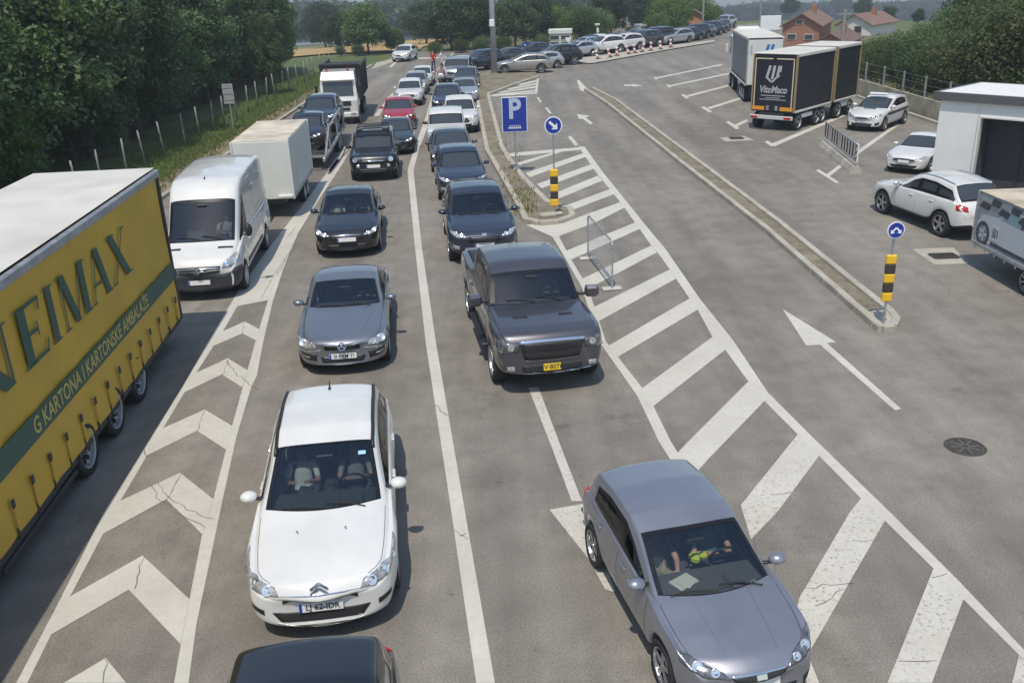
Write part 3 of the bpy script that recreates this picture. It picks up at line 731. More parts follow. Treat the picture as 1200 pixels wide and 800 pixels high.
def make_car(p, name, label, cat, pm, detail=2, glass=None, loc=(0, 0, 0), rz=0, group=None, sc=1.0):
    c = p.get('_car') or Car(p); p['_car'] = c
    L, W = c.L, c.W; root = thing(name, label, cat, loc, rz, group, sc)
    gm = glass or (GLASST if detail >= 2 else GLASSD)
    cache = p.setdefault('_mesh', {})
    def pm_mesh(key, nm, vf, mat, smooth=True):
        if key not in cache: cache[key] = mesh(nm, vf[0], vf[1], mat, smooth=smooth)
        o = link(nm, cache[key], root); o.material_slots[0].link = 'OBJECT'; o.material_slots[0].material = mat; return o
    body = pm_mesh('body', 'body', c.parts[0][0], pm); c.body = body
    for mi, nm, mt in ((1, 'windscreen', gm), (2, 'rear_window', GLASSD if p.get('dark_rear') else gm), (4, 'lower_cladding', BLACK), (5, 'window_surround', TRIM), (6, 'underbody', BLACK)):
        if mi in c.parts: pm_mesh(nm, nm, c.parts[mi][0], mt)
    for k, vf in enumerate(c.parts.get(3, [])): pm_mesh('sg%d' % k, 'side_window', vf, GLASSD if p.get('dark_sides') else gm)
    fo, ro = p['fo'], p['fo'] + p['wb']; tw = p.get('tyre_w', .22)
    for d in (fo, ro):
        for sg in (1, -1): add_wheel(root, L / 2 - d, sg * (W / 2 - tw / 2 - .015), p['rw'], tw, p.get('spokes', 5))
    hl = p['head']
    lamps = c.patch('headlight', hl[0], hl[1], hl[2] if len(hl) > 2 else LAMP, root)
    for bowl in p.get('bowls', []):
        d, y, z, r = bowl
        for sg, lp in zip((1, -1), lamps):
            l, n = c.snap(d, y * sg, z); m = MB(); m.lathe([(0, .002), (r * .6, .004), (r, .014), (r * 1.12, .010)], 'z', 14)
            o = m.build('reflector', LAMPB, lp, smooth=True); q = (n * .6 + Vector((1, 0, .25)) * .5).normalized().to_track_quat('Z', 'Y'); o.rotation_mode = 'QUATERNION'; o.rotation_quaternion = q; o.location = l + n * .006
    for nm, tp, bt, mt in p.get('patches', []): c.patch(nm, tp, bt, mt, root, both=(tp[0][1] * tp[-1][1] > 0))
    # mirrors
    my, mz, md = p.get('mirror', (W / 2 + .03, None, None)); md = md or lerp(p['cowl'], p['wstop'], .42); mz = mz or interp(p['shoulder'], md) + .11
    for sg in (1, -1):
        m = MB(); sx, sy, sz = p.get('mirror_size', (.085, .115, .075)); pr = [(0, -1)] + [(math.sin(t), -math.cos(t)) for t in np.linspace(.35, 2.8, 7)] + [(0, 1)]
        vs = MB(); vs.lathe(pr, 'x', 14); vv = [(max(-.45, v[0]) * sx * (1.15 if v[0] > 0 else 1), v[1] * sy, v[2] * sz) for v in vs.v]
        m.add(vv, vs.f); m.box((-.01, -sg * sy * .95, -sz * .7), (.05, .16, .035), 1, .01)
        m.box((-sx * .46, 0, 0), (.006, sy * 1.5, sz * 1.35), 2)
        
        if p.get('box_mirror'):
            m = MB(); m.box((0, 0, 0), (sx * 1.6, sy * 1.9, sz * 1.9), 0, .05); m.box((-sx * .81, 0, 0), (.01, sy * 1.6, sz * 1.6), 2); m.box((-.01, -sg * sy * 1.2, -sz * .4), (.06, .2, .05), 1, .01)
        o = m.build('wing_mirror', [p.get('mirror_mat') or pm, BLACK, CHROME], root, smooth=not p.get('box_mirror')); o.location = (L / 2 - md, sg * (my + .03), mz); o.rotation_euler = (0, 0, -sg * .12)
    if p.get('plate'):
        d, z, mt, w_, h_ = p['plate'][:5]; l, n = c.snap(d, 0, z)
        m = MB(); m.box((0, 0, 0), (.012, w_, h_), 0, .004)
        if mt is PLATE: m.box((.004, -w_ / 2 + .022, 0), (.008, .036, h_ * .94), 1)
        o = m.build('number_plate', [mt, PBLUE], root); o.location = l + Vector((.018, 0, 0)); o.rotation_euler = (0, R(-8), 0)
        if len(p['plate']) > 5 and p['plate'][5]:
            tm = link('plate_lettering', text_mesh(p['plate'][5], h_ * .92, INK, .0015, .002), o); basis(tm, (.007, .02, 0), (0, 1, 0), (0, 0, 1))
    if detail >= 1:
        for pts in p.get('seams', []): c.line('panel_gap', pts, root)
        for (d, z) in p.get('handles', []):
            for sg in (1, -1):
                l, n = c.snap(d, sg * W / 2, z); m = MB(); m.box((0, 0, 0), (.20, .035, .035), 0, .012)
                o = m.build('door_handle', p.get('handle_mat') or pm, root); o.location = l + n * .012; o.rotation_euler = (0, 0, 0)
        tl = p.get('tail')
        if tl: c.patch('tail_light', tl[0], tl[1], RED, root)
    if detail >= 2:
        # wipers and cabin
        for yy, y2 in p.get('wipers', ((.55, .02), (-.02, -.58))):
            pts = []
            for t in np.linspace(0, 1, 8):
                l, n = c.snap(p['cowl'] + .03 + .07 * t + .03 * math.sin(t * 3), lerp(yy, y2, t), interp(p['top'], p['cowl'] + .06 + .07 * t)); pts.append(l + n * .016)
            m = MB(); m.tube(pts, .009, 5); m.build('wiper', RUBBER, root)
        zs = interp(p['shoulder'], lerp(p['wstop'], p['roofrear'], .4)); cx = L / 2 - p['cowl']
        m = MB(); m.box((cx - .33, 0, zs - .12), (.62, W * .80, .16), 0, .05); m.box((cx - .24, .36, zs - .03), (.3, .34, .09), 0, .03)
        m.box((cx - 1.75, 0, .30), (2.9, W * .8, .06), 0, .02); m.box((cx - 1.1, 0, .5), (.9, .2, .3), 0, .05); m.build('dashboard', DASHM, root)
        zs2 = zs - .02
        for d, nm in ((p['wstop'] + .30, 'seat'), (p['wstop'] + 1.12, 'seat')):
            if p.get('two_seats') and d > p['wstop'] + 1: continue
            for sg in (1, -1):
                m = MB(); x = L / 2 - d
                m.box((x + .22, sg * .37, .52), (.5, .48, .17), 0, .06); m.box((x - .08, sg * .37, zs2 - .12), (.16, .46, .62), 0, .06, Matrix.Rotation(R(-14), 3, 'Y'))
                m.box((x - .17, sg * .37, zs2 + .24), (.09, .24, .17), 0, .04); m.build(nm, SEATM, root)
        m = MB(); st = [(.185 * math.cos(t), .185 * math.sin(t), 0) for t in np.linspace(0, 6.2832, 25)]; m.tube(st, .016, 6, caps=False); m.box((0, 0, -.01), (.12, .34, .04), 0, .01)
        o = m.build('steering_wheel', BLACK, root); o.location = (cx - .72, .37, zs - .02); o.rotation_euler = (0, R(-64), 0)
        m = MB(); l = L / 2 - p['wstop']; m.box((l + .14, 0, interp(p['top'], p['wstop']) - .13), (.03, .24, .06), 0, .012); m.build('rear_view_mirror', BLACK, root)
    if p.get('antenna'):
        d, ln = p['antenna']; z = interp(p['top'], d); m = MB(); m.tube([(0, 0, -.01), (-.02, 0, .03), (-ln, 0, ln * .75)], [.025, .014, .004], 6); o = m.build('aerial', BLACK, root, smooth=True); o.location = (L / 2 - d, 0, z)
    return root, c

def std(L, W, Hh, fo, wb, rw, top, cowl, wstop, roofrear, rgb, sgend, pillars, shoulder, **kw):
    return dict(L=L, W=W, H=Hh, fo=fo, wb=wb, rw=rw, top=top, cowl=cowl, wstop=wstop, roofrear=roofrear, rgb=rgb, sgend=sgend, pillars=pillars, shoulder=shoulder, **kw)
def side_seams(W, ds, zlo, zs):
    h = W / 2; out = []
    for a in ds: out.append([(a, h, zs + .0), (a + .015, h, (zlo + zs) / 2), (a + .0, h, zlo)])
    out.append([(ds[0], h, zlo), (ds[-1], h, zlo)])
    return out
def hood_seam(W, cowl, y0=.62, d0=.2, z=.8): return [[(cowl - .02, W / 2 * .885, z + .17), (lerp(cowl, d0, .35), W / 2 * .87, z + .13), (lerp(cowl, d0, .6), W / 2 * .845, z + .09), (lerp(cowl, d0, .8), W / 2 * .80, z + .04), (d0 + .14, y0 + .05, z - .02), (d0 + .06, y0 - .05, z - .05)]]

ESTATE = std(4.83, 1.86, 1.48, 1.03, 2.815, .335, [(0, .62), (.03, .72), (.16, .80), (.6, .885), (1.0, .945), (1.30, .99), (2.34, 1.375), (2.75, 1.455), (3.5, 1.465), (4.15, 1.41), (4.62, 1.0), (4.76, .88), (4.83, .60)], 1.30, 2.34, 4.15, 4.62, 4.45, [2.55, 3.5],
    [(0, .60), (.3, .78), (1.0, .86), (1.5, .915), (3, .95), (4.4, .98), (4.83, .8)],
    head=([(.17, .52, .775), (.28, .70, .83), (.52, .84, .865), (.92, .88, .895)], [(.09, .48, .68), (.17, .68, .67), (.38, .87, .70), (.84, .92, .81)]), bowls=[(.22, .60, .70, .06), (.33, .74, .74, .06), (.56, .86, .77, .04)],
    patches=[('chrome_strip', [(.03, -.50, .735), (.02, 0, .725), (.03, .50, .735)], [(.02, -.50, .715), (.01, 0, .705), (.02, .50, .715)], CHROME), ('upper_grille', [(0, -.46, .60), (0, .46, .60)], [(0, -.46, .555), (0, .46, .555)], BLACK), ('lower_grille', [(0, -.60, .45), (0, .60, .45)], [(.02, -.50, .335), (.02, .50, .335)], GRILLE), ('fog_light', [(.12, .70, .47), (.3, .86, .50)], [(.12, .70, .40), (.3, .86, .44)], BLACK), ('chin_chrome', [(.06, -.55, .30), (.0, 0, .29), (.06, .55, .30)], [(.06, -.55, .28), (.0, 0, .27), (.06, .55, .28)], CHROME)],
    plate=(.0, .50, PLATE, .52, .11, 'LJ 62-IDR'), seams=side_seams(1.86, (1.62, 2.58, 3.55), .34, .93) + hood_seam(1.86, 1.40) + [[(4.2, .93, .9), (4.55, .9, .9)]], handles=[(2.38, .80), (3.38, .82)],
    tail=([(4.5, .9, .95), (4.8, .7, .9)], [(4.5, .92, .72), (4.82, .7, .7)]), antenna=(3.9, .12), spokes=7)
COUPE = std(4.70, 1.79, 1.39, .86, 2.76, .335, [(0, .68), (.025, .775), (.12, .81), (.5, .865), (1.0, .915), (1.52, .97), (2.38, 1.30), (2.75, 1.375), (3.15, 1.37), (3.5, 1.31), (4.12, 1.03), (4.5, .985), (4.65, .90), (4.70, .65)], 1.52, 2.38, 3.5, 4.12, 3.85, [],
    [(0, .62), (.3, .76), (1.0, .84), (1.6, .90), (3, .93), (4.2, .96), (4.7, .8)],
    head=([(.10, .54, .745), (.20, .66, .79), (.42, .80, .82), (.58, .83, .82)], [(.06, .50, .635), (.14, .66, .61), (.30, .84, .63), (.50, .88, .70)]), bowls=[(.16, .60, .70, .055), (.30, .76, .72, .07)],
    patches=[('grille', [(-.01, -.40, .745), (-.02, 0, .755), (-.01, .40, .745)], [(0, -.34, .575), (-.01, 0, .56), (0, .34, .575)], BLACK),
             ('grille_bar', [(0, .09, .715), (0, .38, .72)], [(0, .09, .685), (0, .38, .69)], CHROME), ('grille_bar', [(0, .09, .64), (0, .36, .65)], [(0, .09, .61), (0, .36, .62)], CHROME),
             ('grille_frame', [(0, -.43, .765), (-.01, 0, .775), (0, .43, .765)], [(0, -.42, .745), (-.01, 0, .757), (0, .42, .745)], CHROME),
             ('lower_grille', [(0, -.45, .44), (0, .45, .44)], [(.02, -.40, .33), (.02, .40, .33)], GRILLE), ('side_intake', [(.05, .50, .50), (.3, .85, .53)], [(.05, .52, .36), (.3, .85, .42)], BLACK), ('daytime_lamp', [(.12, .64, .455), (.26, .82, .475)], [(.12, .64, .42), (.26, .82, .44)], LAMPB), ('chrome_lip', [(.07, .42, .60), (.22, .80, .575)], [(.07, .42, .565), (.22, .80, .54)], CHROME)],
    plate=(.0, .45, PLATE, .52, .11, 'SI·EBM·TI'), seams=side_seams(1.79, (1.78, 3.12), .34, .92) + hood_seam(1.79, 1.62, .56, .15, .78), handles=[(2.95, .82)],
    tail=([(4.4, .85, .93), (4.68, .6, .88)], [(4.42, .87, .75), (4.7, .6, .72)]), spokes=5)
SEDAN = std(4.79, 1.85, 1.45, .95, 2.82, .335, [(0, .58), (.05, .70), (.2, .80), (.6, .88), (1.0, .94), (1.36, .99), (2.30, 1.365), (2.7, 1.445), (3.2, 1.445), (3.6, 1.39), (4.22, 1.06), (4.6, 1.0), (4.74, .9), (4.79, .65)], 1.36, 2.30, 3.6, 4.22, 4.0, [2.6],
    [(0, .62), (.3, .78), (1.0, .86), (1.5, .92), (3, .95), (4.2, .98), (4.79, .8)],
    head=([(.08, .50, .76), (.22, .70, .83), (.55, .84, .87)], [(.05, .50, .69), (.18, .72, .70), (.48, .88, .78)]), bowls=[(.16, .62, .74, .05), (.3, .77, .78, .05)],
    patches=[('grille', [(0, -.50, .74), (0, .50, .74)], [(0, -.46, .56), (0, .46, .56)], GRILLE), ('chrome_strip', [(0, -.52, .76), (0, .52, .76)], [(0, -.52, .74), (0, .52, .74)], CHROME), ('lower_grille', [(.02, -.62, .42), (.02, .62, .42)], [(.03, -.54, .31), (.03, .54, .31)], BLACK)],
    plate=(.0, .49, PLATE, .52, .11), seams=side_seams(1.85, (1.62, 2.62, 3.6), .34, .93) + hood_seam(1.85, 1.45), handles=[(2.45, .82), (3.45, .84)],
    tail=([(4.45, .88, .95), (4.76, .6, .92)], [(4.47, .9, .78), (4.78, .6, .76)]), spokes=5)
HATCH = std(4.06, 1.69, 1.445, .80, 2.47, .315, [(0, .58), (.05, .68), (.18, .77), (.5, .865), (.8, .925), (1.04, .97), (1.92, 1.34), (2.25, 1.43), (2.9, 1.435), (3.55, 1.36), (3.86, 1.02), (4.0, .88), (4.06, .58)], 1.04, 1.92, 3.55, 3.86, 3.35, [2.25],
    [(0, .62), (.3, .79), (.8, .86), (1.2, .91), (2.5, .95), (3.5, 1.0), (4.06, .82)], crease=(.55, .5, .3, 0), wroof=.74,
    head=([(.10, .40, .735), (.24, .58, .80), (.50, .75, .85)], [(.04, .34, .64), (.15, .60, .64), (.40, .80, .72)], LAMPD), bowls=[(.15, .48, .70, .045), (.26, .64, .735, .055)],
    patches=[('grille', [(-.01, -.36, .70), (-.02, 0, .70), (-.01, .36, .70)], [(0, -.28, .58), (-.01, 0, .575), (0, .28, .58)], GRILLE), ('grille_frame', [(-.01, -.38, .725), (-.02, 0, .725), (-.01, .38, .725)], [(-.01, -.37, .70), (-.02, 0, .70), (-.01, .37, .70)], CHROME), ('lower_grille', [(.02, -.50, .40), (.02, .50, .40)], [(.03, -.44, .29), (.03, .44, .29)], BLACK), ('fog_light', [(.12, .58, .42), (.28, .74, .46)], [(.12, .60, .30), (.28, .74, .35)], BLACK)],
    plate=(.0, .47, PLATE, .52, .11), seams=side_seams(1.69, (1.27, 2.25, 3.1), .34, .92) + hood_seam(1.69, 1.12, .5, .12, .78), handles=[(2.05, .83), (2.95, .86)],
    tail=([(3.75, .8, .98), (3.98, .6, .95)], [(3.78, .83, .75), (4.02, .6, .73)]), spokes=5)
SUV = std(4.60, 1.89, 1.66, .90, 2.80, .37, [(0, .70), (.05, .82), (.2, .93), (.6, 1.01), (1.0, 1.06), (1.30, 1.10), (2.12, 1.54), (2.5, 1.635), (3.2, 1.645), (3.95, 1.57), (4.36, 1.13), (4.52, 1.0), (4.60, .68)], 1.30, 2.12, 3.95, 4.36, 4.15, [2.48, 3.35],
    [(0, .74), (.3, .92), (1.0, .98), (1.4, 1.03), (3, 1.07), (4.2, 1.10), (4.6, .9)], bottom=[(0, .34), (.2, .28), (4.3, .30), (4.6, .42)], cladding=True,
    head=([(.10, .50, .90), (.22, .70, .945), (.48, .86, .98)], [(.05, .48, .80), (.16, .72, .80), (.42, .90, .87)]), bowls=[(.16, .60, .86, .05), (.28, .76, .89, .05)],
    patches=[('grille', [(-.01, -.44, .89), (-.01, .44, .89)], [(0, -.38, .62), (0, .38, .62)], GRILLE), ('chrome_strip', [(0, -.46, .91), (0, .46, .91)], [(0, -.46, .89), (0, .46, .89)], CHROME), ('lower_grille', [(.02, -.60, .52), (.02, .60, .52)], [(.03, -.54, .40), (.03, .54, .40)], BLACK), ('fog_light', [(.12, .66, .56), (.28, .82, .58)], [(.12, .66, .46), (.28, .82, .49)], LAMP)],
    plate=(.0, .57, PLATE, .52, .11), seams=side_seams(1.89, (1.55, 2.50, 3.40), .44, 1.04) + hood_seam(1.89, 1.38, .6, .15, .94), handles=[(2.32, .94), (3.25, .96)],
    tail=([(4.25, .9, 1.12), (4.5, .6, 1.06)], [(4.28, .93, .90), (4.54, .6, .88)]), spokes=5, dark_sides=True)
# a squarer off-roader
BOXY = std(4.05, 1.80, 1.68, .78, 2.55, .36, [(0, .78), (.03, .92), (.12, 1.0), (.5, 1.05), (.85, 1.08), (1.15, 1.11), (1.62, 1.54), (1.95, 1.65), (2.8, 1.67), (3.65, 1.62), (3.92, 1.15), (4.0, 1.0), (4.05, .7)], 1.15, 1.62, 3.65, 3.92, 3.55, [2.1, 2.95],
    [(0, .80), (.2, .96), (.8, 1.0), (1.2, 1.05), (3, 1.09), (3.9, 1.1), (4.05, .9)], bottom=[(0, .36), (.2, .30), (3.8, .32), (4.05, .42)], cladding=True, wroof=.82, cowl_bow=.12, nose_bow=.12, crease=(.6, .5, .55, .3),
    wprof=[(0, .78), (.04, .90), (.12, .95), (.3, .985), (.7, 1.0), (3.4, 1.0), (3.8, .97), (3.98, .92), (4.05, .8)],
    head=([(.06, .62, .935), (.12, .78, .94)], [(.05, .62, .77), (.11, .79, .77)]), bowls=[(.08, .70, .855, .085)],
    patches=[('grille', [(-.01, -.46, .90), (-.01, .46, .90)], [(0, -.46, .70), (0, .46, .70)], GRILLE), ('grille_bar', [(-.01, -.46, .83), (-.01, .46, .83)], [(-.01, -.46, .79), (-.01, .46, .79)], CHROME), ('chrome_strip', [(0, -.5, .99), (0, .5, .99)], [(0, -.5, .955), (0, .5, .955)], CHROME), ('fog_light', [(.05, .52, .66), (.06, .64, .66)], [(.05, .52, .56), (.06, .64, .56)], LAMPB), ('lower_grille', [(.0, -.6, .50), (.0, .6, .50)], [(.02, -.55, .38), (.02, .55, .38)], BLACK)],
    plate=(.0, .60, PLATE, .52, .12), seams=side_seams(1.80, (1.3, 2.12, 2.95), .46, 1.05), handles=[(1.95, .97), (2.8, .98)],
    tail=([(3.85, .86, 1.1), (4.0, .66, 1.05)], [(3.87, .88, .85), (4.02, .66, .83)]), spokes=5, mirror_mat=BLACK)
VAN = std(5.9, 1.98, 2.62, .98, 3.66, .345, [(0, .72), (.04, .90), (.18, 1.04), (.5, 1.16), (.85, 1.28), (1.70, 2.16), (2.0, 2.46), (2.4, 2.58), (3.5, 2.62), (5.0, 2.62), (5.75, 2.58), (5.86, 2.2), (5.9, .6)], .85, 1.70, 5.75, 5.86, 2.15, [],
    [(0, .66), (.2, .92), (.7, 1.12), (1.2, 1.22), (2.5, 1.26), (5.7, 1.26), (5.9, 1.0)], bottom=[(0, .26), (.2, .24), (5.6, .32), (5.9, .40)], rearglass=False, wroof=.84, cowl_bow=.2, nose_bow=.20, whood=.85, cladding=True, sg0=.12,
    wprof=[(0, .72), (.04, .84), (.14, .92), (.35, .975), (.8, 1.0), (5.6, 1.0), (5.82, .98), (5.88, .93), (5.9, .86)],
    head=([(.16, .62, .92), (.35, .80, 1.06), (.62, .92, 1.10)], [(.08, .58, .80), (.22, .80, .80), (.50, .96, .92)]), bowls=[(.2, .68, .87, .06), (.34, .82, .93, .06)],
    patches=[('grille', [(.0, -.58, .90), (-.01, .58, .90)], [(0, -.52, .66), (0, .52, .66)], GRILLE), ('grille_bar', [(-.01, -.56, .85), (-.01, .56, .85)], [(-.01, -.56, .825), (-.01, .56, .825)], CHROME), ('grille_bar', [(-.01, -.55, .78), (-.01, .55, .78)], [(-.01, -.55, .755), (-.01, .55, .755)], CHROME), ('grille_bar', [(-.01, -.53, .71), (-.01, .53, .71)], [(-.01, -.53, .685), (-.01, .53, .685)], CHROME),
             ('front_bumper', [(.05, -.96, .76), (0, -.58, .65), (0, .58, .65), (.05, .96, .76)], [(.05, -.95, .33), (.03, -.5, .27), (.03, .5, .27), (.05, .95, .33)], DSTEEL), ('front_bumper', [(.10, .90, .78), (.30, .97, .79), (.60, 1.0, .74)], [(.10, .90, .32), (.30, .97, .32), (.57, 1.0, .34)], DSTEEL), ('hood_vent', [(.66, .45, 1.24), (.72, .80, 1.2)], [(.58, .45, 1.21), (.66, .80, 1.17)], BLACK), ('side_moulding', [(1.5, .99, .64), (3.9, .99, .64)], [(1.5, .99, .54), (3.9, .99, .54)], BLACK)],
    plate=(.0, .48, PLATE, .52, .11), seams=[[(1.05, 1, 1.2), (1.05, 1, .7), (1.45, 1, .5), (2.2, 1, .5), (2.2, .98, 1.9)], [(2.25, 1, .5), (3.5, 1, .5), (3.5, .95, 2.2), (2.25, .95, 2.2)], [(3.55, .99, 1.45), (5.6, .99, 1.45)]], handles=[(2.0, 1.05), (2.4, 1.05)],
    tail=([(5.7, .97, 1.5), (5.86, .9, 1.5)], [(5.7, .97, 1.1), (5.86, .9, 1.1)]), spokes=8, mirror=(1.10, 1.45, 1.15), mirror_size=(.09, .10, .17), mirror_mat=BLACK, two_seats=True, antenna=(2.3, .1))
PICKUP = std(5.85, 2.02, 1.93, .98, 3.60, .405, [(0, 1.02), (.02, 1.13), (.10, 1.20), (.4, 1.245), (1.0, 1.265), (1.46, 1.275), (2.06, 1.80), (2.35, 1.91), (3.2, 1.925), (3.88, 1.87), (4.04, 1.36), (4.12, 1.34), (5.6, 1.33), (5.8, 1.31), (5.85, .95)], 1.46, 2.06, 3.88, 4.04, 3.74, [2.72],
    [(0, .98), (.1, 1.12), (.3, 1.165), (1.0, 1.185), (1.5, 1.20), (3, 1.22), (4.1, 1.28), (5.7, 1.28), (5.85, 1.05)], bottom=[(0, .46), (.2, .40), (5.5, .44), (5.85, .52)], wroof=.745, cowl_bow=.2, nose_bow=.12, gap=.08, tyre_w=.27, whood=.90, crease=(.75, .6, .55, .55),
    wprof=[(0, .86), (.03, .93), (.12, .965), (.4, .99), (.98, 1.0), (1.6, .98), (3.9, .98), (4.58, 1.0), (5.5, .985), (5.8, .97), (5.85, .93)],
    head=([(.04, .62, 1.075), (.14, .86, 1.085), (.42, .96, 1.085)], [(.03, .60, .885), (.12, .88, .875), (.36, .98, .90)], LAMPD), bowls=[(.09, .74, .99, .055)],
    patches=[('grille', [(-.01, -.60, 1.07), (-.02, 0, 1.075), (-.01, .60, 1.07)], [(0, -.50, .72), (-.01, 0, .70), (0, .50, .72)], GRILLE), ('grille_frame', [(0, -.66, 1.145), (-.01, 0, 1.15), (0, .66, 1.145)], [(0, -.62, 1.075), (-.01, 0, 1.085), (0, .62, 1.075)], CHROME),
             ('grille_bar', [(-.012, -.57, .945), (-.02, 0, .935), (-.012, .57, .945)], [(-.012, -.57, .915), (-.02, 0, .905), (-.012, .57, .915)], ALLOY), ('grille_bar', [(-.012, -.53, .835), (-.02, 0, .825), (-.012, .53, .835)], [(-.012, -.53, .815), (-.02, 0, .805), (-.012, .53, .815)], ALLOY), ('grille_bar', [(0, -.50, .715), (-.01, 0, .695), (0, .50, .715)], [(0, -.52, .675), (-.01, 0, .655), (0, .52, .675)], PGR),
             ('bumper_lip', [(.03, -.90, .50), (-.02, 0, .48), (.03, .90, .50)], [(.03, -.90, .45), (-.02, 0, .43), (.03, .90, .45)], CHROME), ('lamp_slit', [(.04, .63, .915), (.2, .90, .91)], [(.04, .63, .892), (.2, .90, .885)], LAMPB), ('lower_grille', [(0, -.55, .60), (0, .55, .60)], [(0, -.55, .53), (0, .55, .53)], BLACK), ('fog_light', [(.03, .68, .62), (.08, .82, .62)], [(.03, .68, .53), (.08, .82, .53)], LAMP), ('hood_scoop', [(.80, .30, 1.28), (.84, .56, 1.27)], [(.90, .30, 1.28), (.92, .56, 1.27)], BLACK), ('bed_cover', [(4.16, -.84, 1.35), (4.16, .84, 1.35)], [(5.72, -.84, 1.33), (5.72, .84, 1.33)], BLACK)],
    plate=(.0, .565, PLATEY, .32, .13, 'V·8076'), seams=side_seams(2.02, (1.60, 2.74, 3.84), .54, 1.18) + hood_seam(2.02, 1.46, .78, .06, 1.1) + [[(4.02, 1, 1.3), (4.02, 1, .5)]], handles=[(2.55, 1.08), (3.6, 1.09)],
    tail=([(5.7, .97, 1.2), (5.83, .9, 1.2)], [(5.7, .98, .9), (5.83, .9, .9)]), spokes=5, mirror=(1.12, 1.36, 1.72), mirror_size=(.10, .145, .12), mirror_mat=PGR, box_mirror=True)

# ------------------------------------------------------------------ the queue: cars that show large
def place(px, py, zb, ang):
    """front bumper point of a vehicle seen at (px,py); ang = degrees its nose points right of straight-at-us"""
    return G(px, py, zb), R(ang)
def park(p, name, label, cat, pm, front, ang, detail=2, group=None, sc=1.0, glass=None):
    a = R(ang); dirv = Vector((math.sin(a), -math.cos(a), 0)); L = p['L'] * sc
    ctr = Vector((front[0], front[1], 0)) - dirv * (L / 2)
    return make_car(p, name, label, cat, pm, detail, glass, ctr, math.atan2(dirv.y, dirv.x), group, sc)
QG = 'cars waiting in the queue'
c5, c5c = park(ESTATE, 'estate_car', 'white estate car with chevron badge and black roof rails at front of middle lane', 'car', PW, (-2.28, 8.60), 7.0, 2, QG, 1.0)
c5.scale = (1.04, .965, 1.0)
mercedes, mcc = park(COUPE, 'coupe_car', 'grey two-door coupe with chrome grille bars behind the white estate', 'car', PGY, (-3.25, 16.2), 6, 2, QG); mercedes.scale.z = .95
peug, pgc = park(SEDAN, 'saloon_car', 'black saloon with bright swept headlights behind the grey coupe', 'car', PBK, (-4.42, 24.3), 6, 2, QG, .98)
ram, rmc = park(PICKUP, 'pickup_truck', 'graphite pickup truck with yellow number plate in the right-hand queue lane', 'pickup truck', PGR, (0.72, 15.05), 9, 2, QG, 1.0)
ibz, ibc = park(HATCH, 'hatchback_car', 'silver blue hatchback with two people inside, nearest the camera at lower right', 'car', PMG, (2.36, 7.12), 13, 2, QG, .93, GLASSV)
kia, kic = park(SUV, 'crossover_car', 'black crossover with silver headlights right behind the graphite pickup', 'car', PNV, (-.62, 23.2), 6, 2, QG, 1.0)
# badges and the extra bits that tell these cars apart
def badge(c, root, d, z, shape, off=.012, mat=None):
    l, n = c.snap(d, 0, z); m = MB()
    if shape == 'chevrons':
        for dz in (0, .055):
            for sg in (1, -1): m.box((0, sg * .052, dz - .0), (.014, .125, .026), 0, .004, Matrix.Rotation(-sg * R(33), 3, 'X'))
    elif shape == 'star':
        m.lathe([(.062, -.008), (.068, .006), (.078, .006), (.082, -.008)], 'x', 24)
        for k in range(3):
            a = math.pi / 2 + k * 2.0944; m.box((.004, .034 * math.cos(a), .034 * math.sin(a)), (.012, .07, .016), 0, .003, Matrix.Rotation(a, 3, 'X'))
    elif shape == 'letter':
        m.box((0, 0, .03), (.014, .10, .022), 0, .004); m.box((0, 0, -.03), (.014, .10, .022), 0, .004); m.box((0, 0, 0), (.014, .09, .022), 0, .004, Matrix.Rotation(R(35), 3, 'X'))
    else: m.box((0, 0, 0), (.014, .13, .07), 0, .02)
    o = m.build('badge', mat or CHROME, root); o.location = l + n * off; o.rotation_euler = (0, R(-25), 0)
badge(c5c, c5, .05, .745, 'chevrons', .018); badge(mcc, mercedes, -.01, .665, 'star', .014); badge(ibc, ibz, 0, .645, 'plain'); badge(pgc, peug, .03, .72, 'plain'); badge(kic, kia, .03, .93, 'plain')
def roof_bars(c, root, d0, d1, y, mat, lift=.02, r=.022):
    for sg in (1, -1):
        m = MB(); pts = []
        for t in np.linspace(0, 1, 14):
            d = lerp(d0, d1, t); l, n = c.snap(d, sg * y, interp(c.p['top'], d)); pts.append(l + Vector((0, 0, lift)))
        m.tube(pts, r, 6); m.build('roof_rail', mat, root, smooth=True)
roof_bars(c5c, c5, 2.25, 4.2, .70, BLACK, .012, .026)
m = MB(); 
for sg in (1, -1): m.lathe([(0, .004), (.012, .004), (.014, 0)], 'z', 8, c=(4.83 / 2 - .95, sg * .3, .958))
m.build('washer_jet', BLACK, c5)
o = link('windscreen_sticker', mesh('sticker', [(0, -.05, -.03), (0, .05, -.03), (0, .05, .03), (0, -.05, .03)], [(0, 1, 2, 3)], pbr('sticker', (0.35, 0.6, 0.75), 0.5)), c5)
l, n = c5c.snap(2.16, .52, 1.31); o.location = l + n * .006; o.rotation_euler = (0, R(-65), 0)
# coupe: a thin raised line in body paint along each side of the bonnet
for sg in (1, -1): mcc.line('bonnet_crease', [(.55, sg * .42, .86), (1.5, sg * .62, .97)], mercedes, .012, PGY, False, .004)
# pickup: crew-cab running boards
for sg in (1, -1):
    m = MB(); m.box((5.85 / 2 - 2.7, sg * .99, .42), (1.9, .14, .06), 0, .02); m.build('running_board', BLACK, ram)
ibc.line('bonnet_crease', [(1.1, .36, .99), (.25, .30, .80)], ibz, .012, PMG, True, .004)

# the car whose rear window fills the bottom edge
low, lowc = park(HATCH, 'hatchback_car', 'black hatchback seen from behind the roof, cut off by the bottom edge', 'car', PBK, (-1.60, 3.52), 7, 1, QG, 1.0)
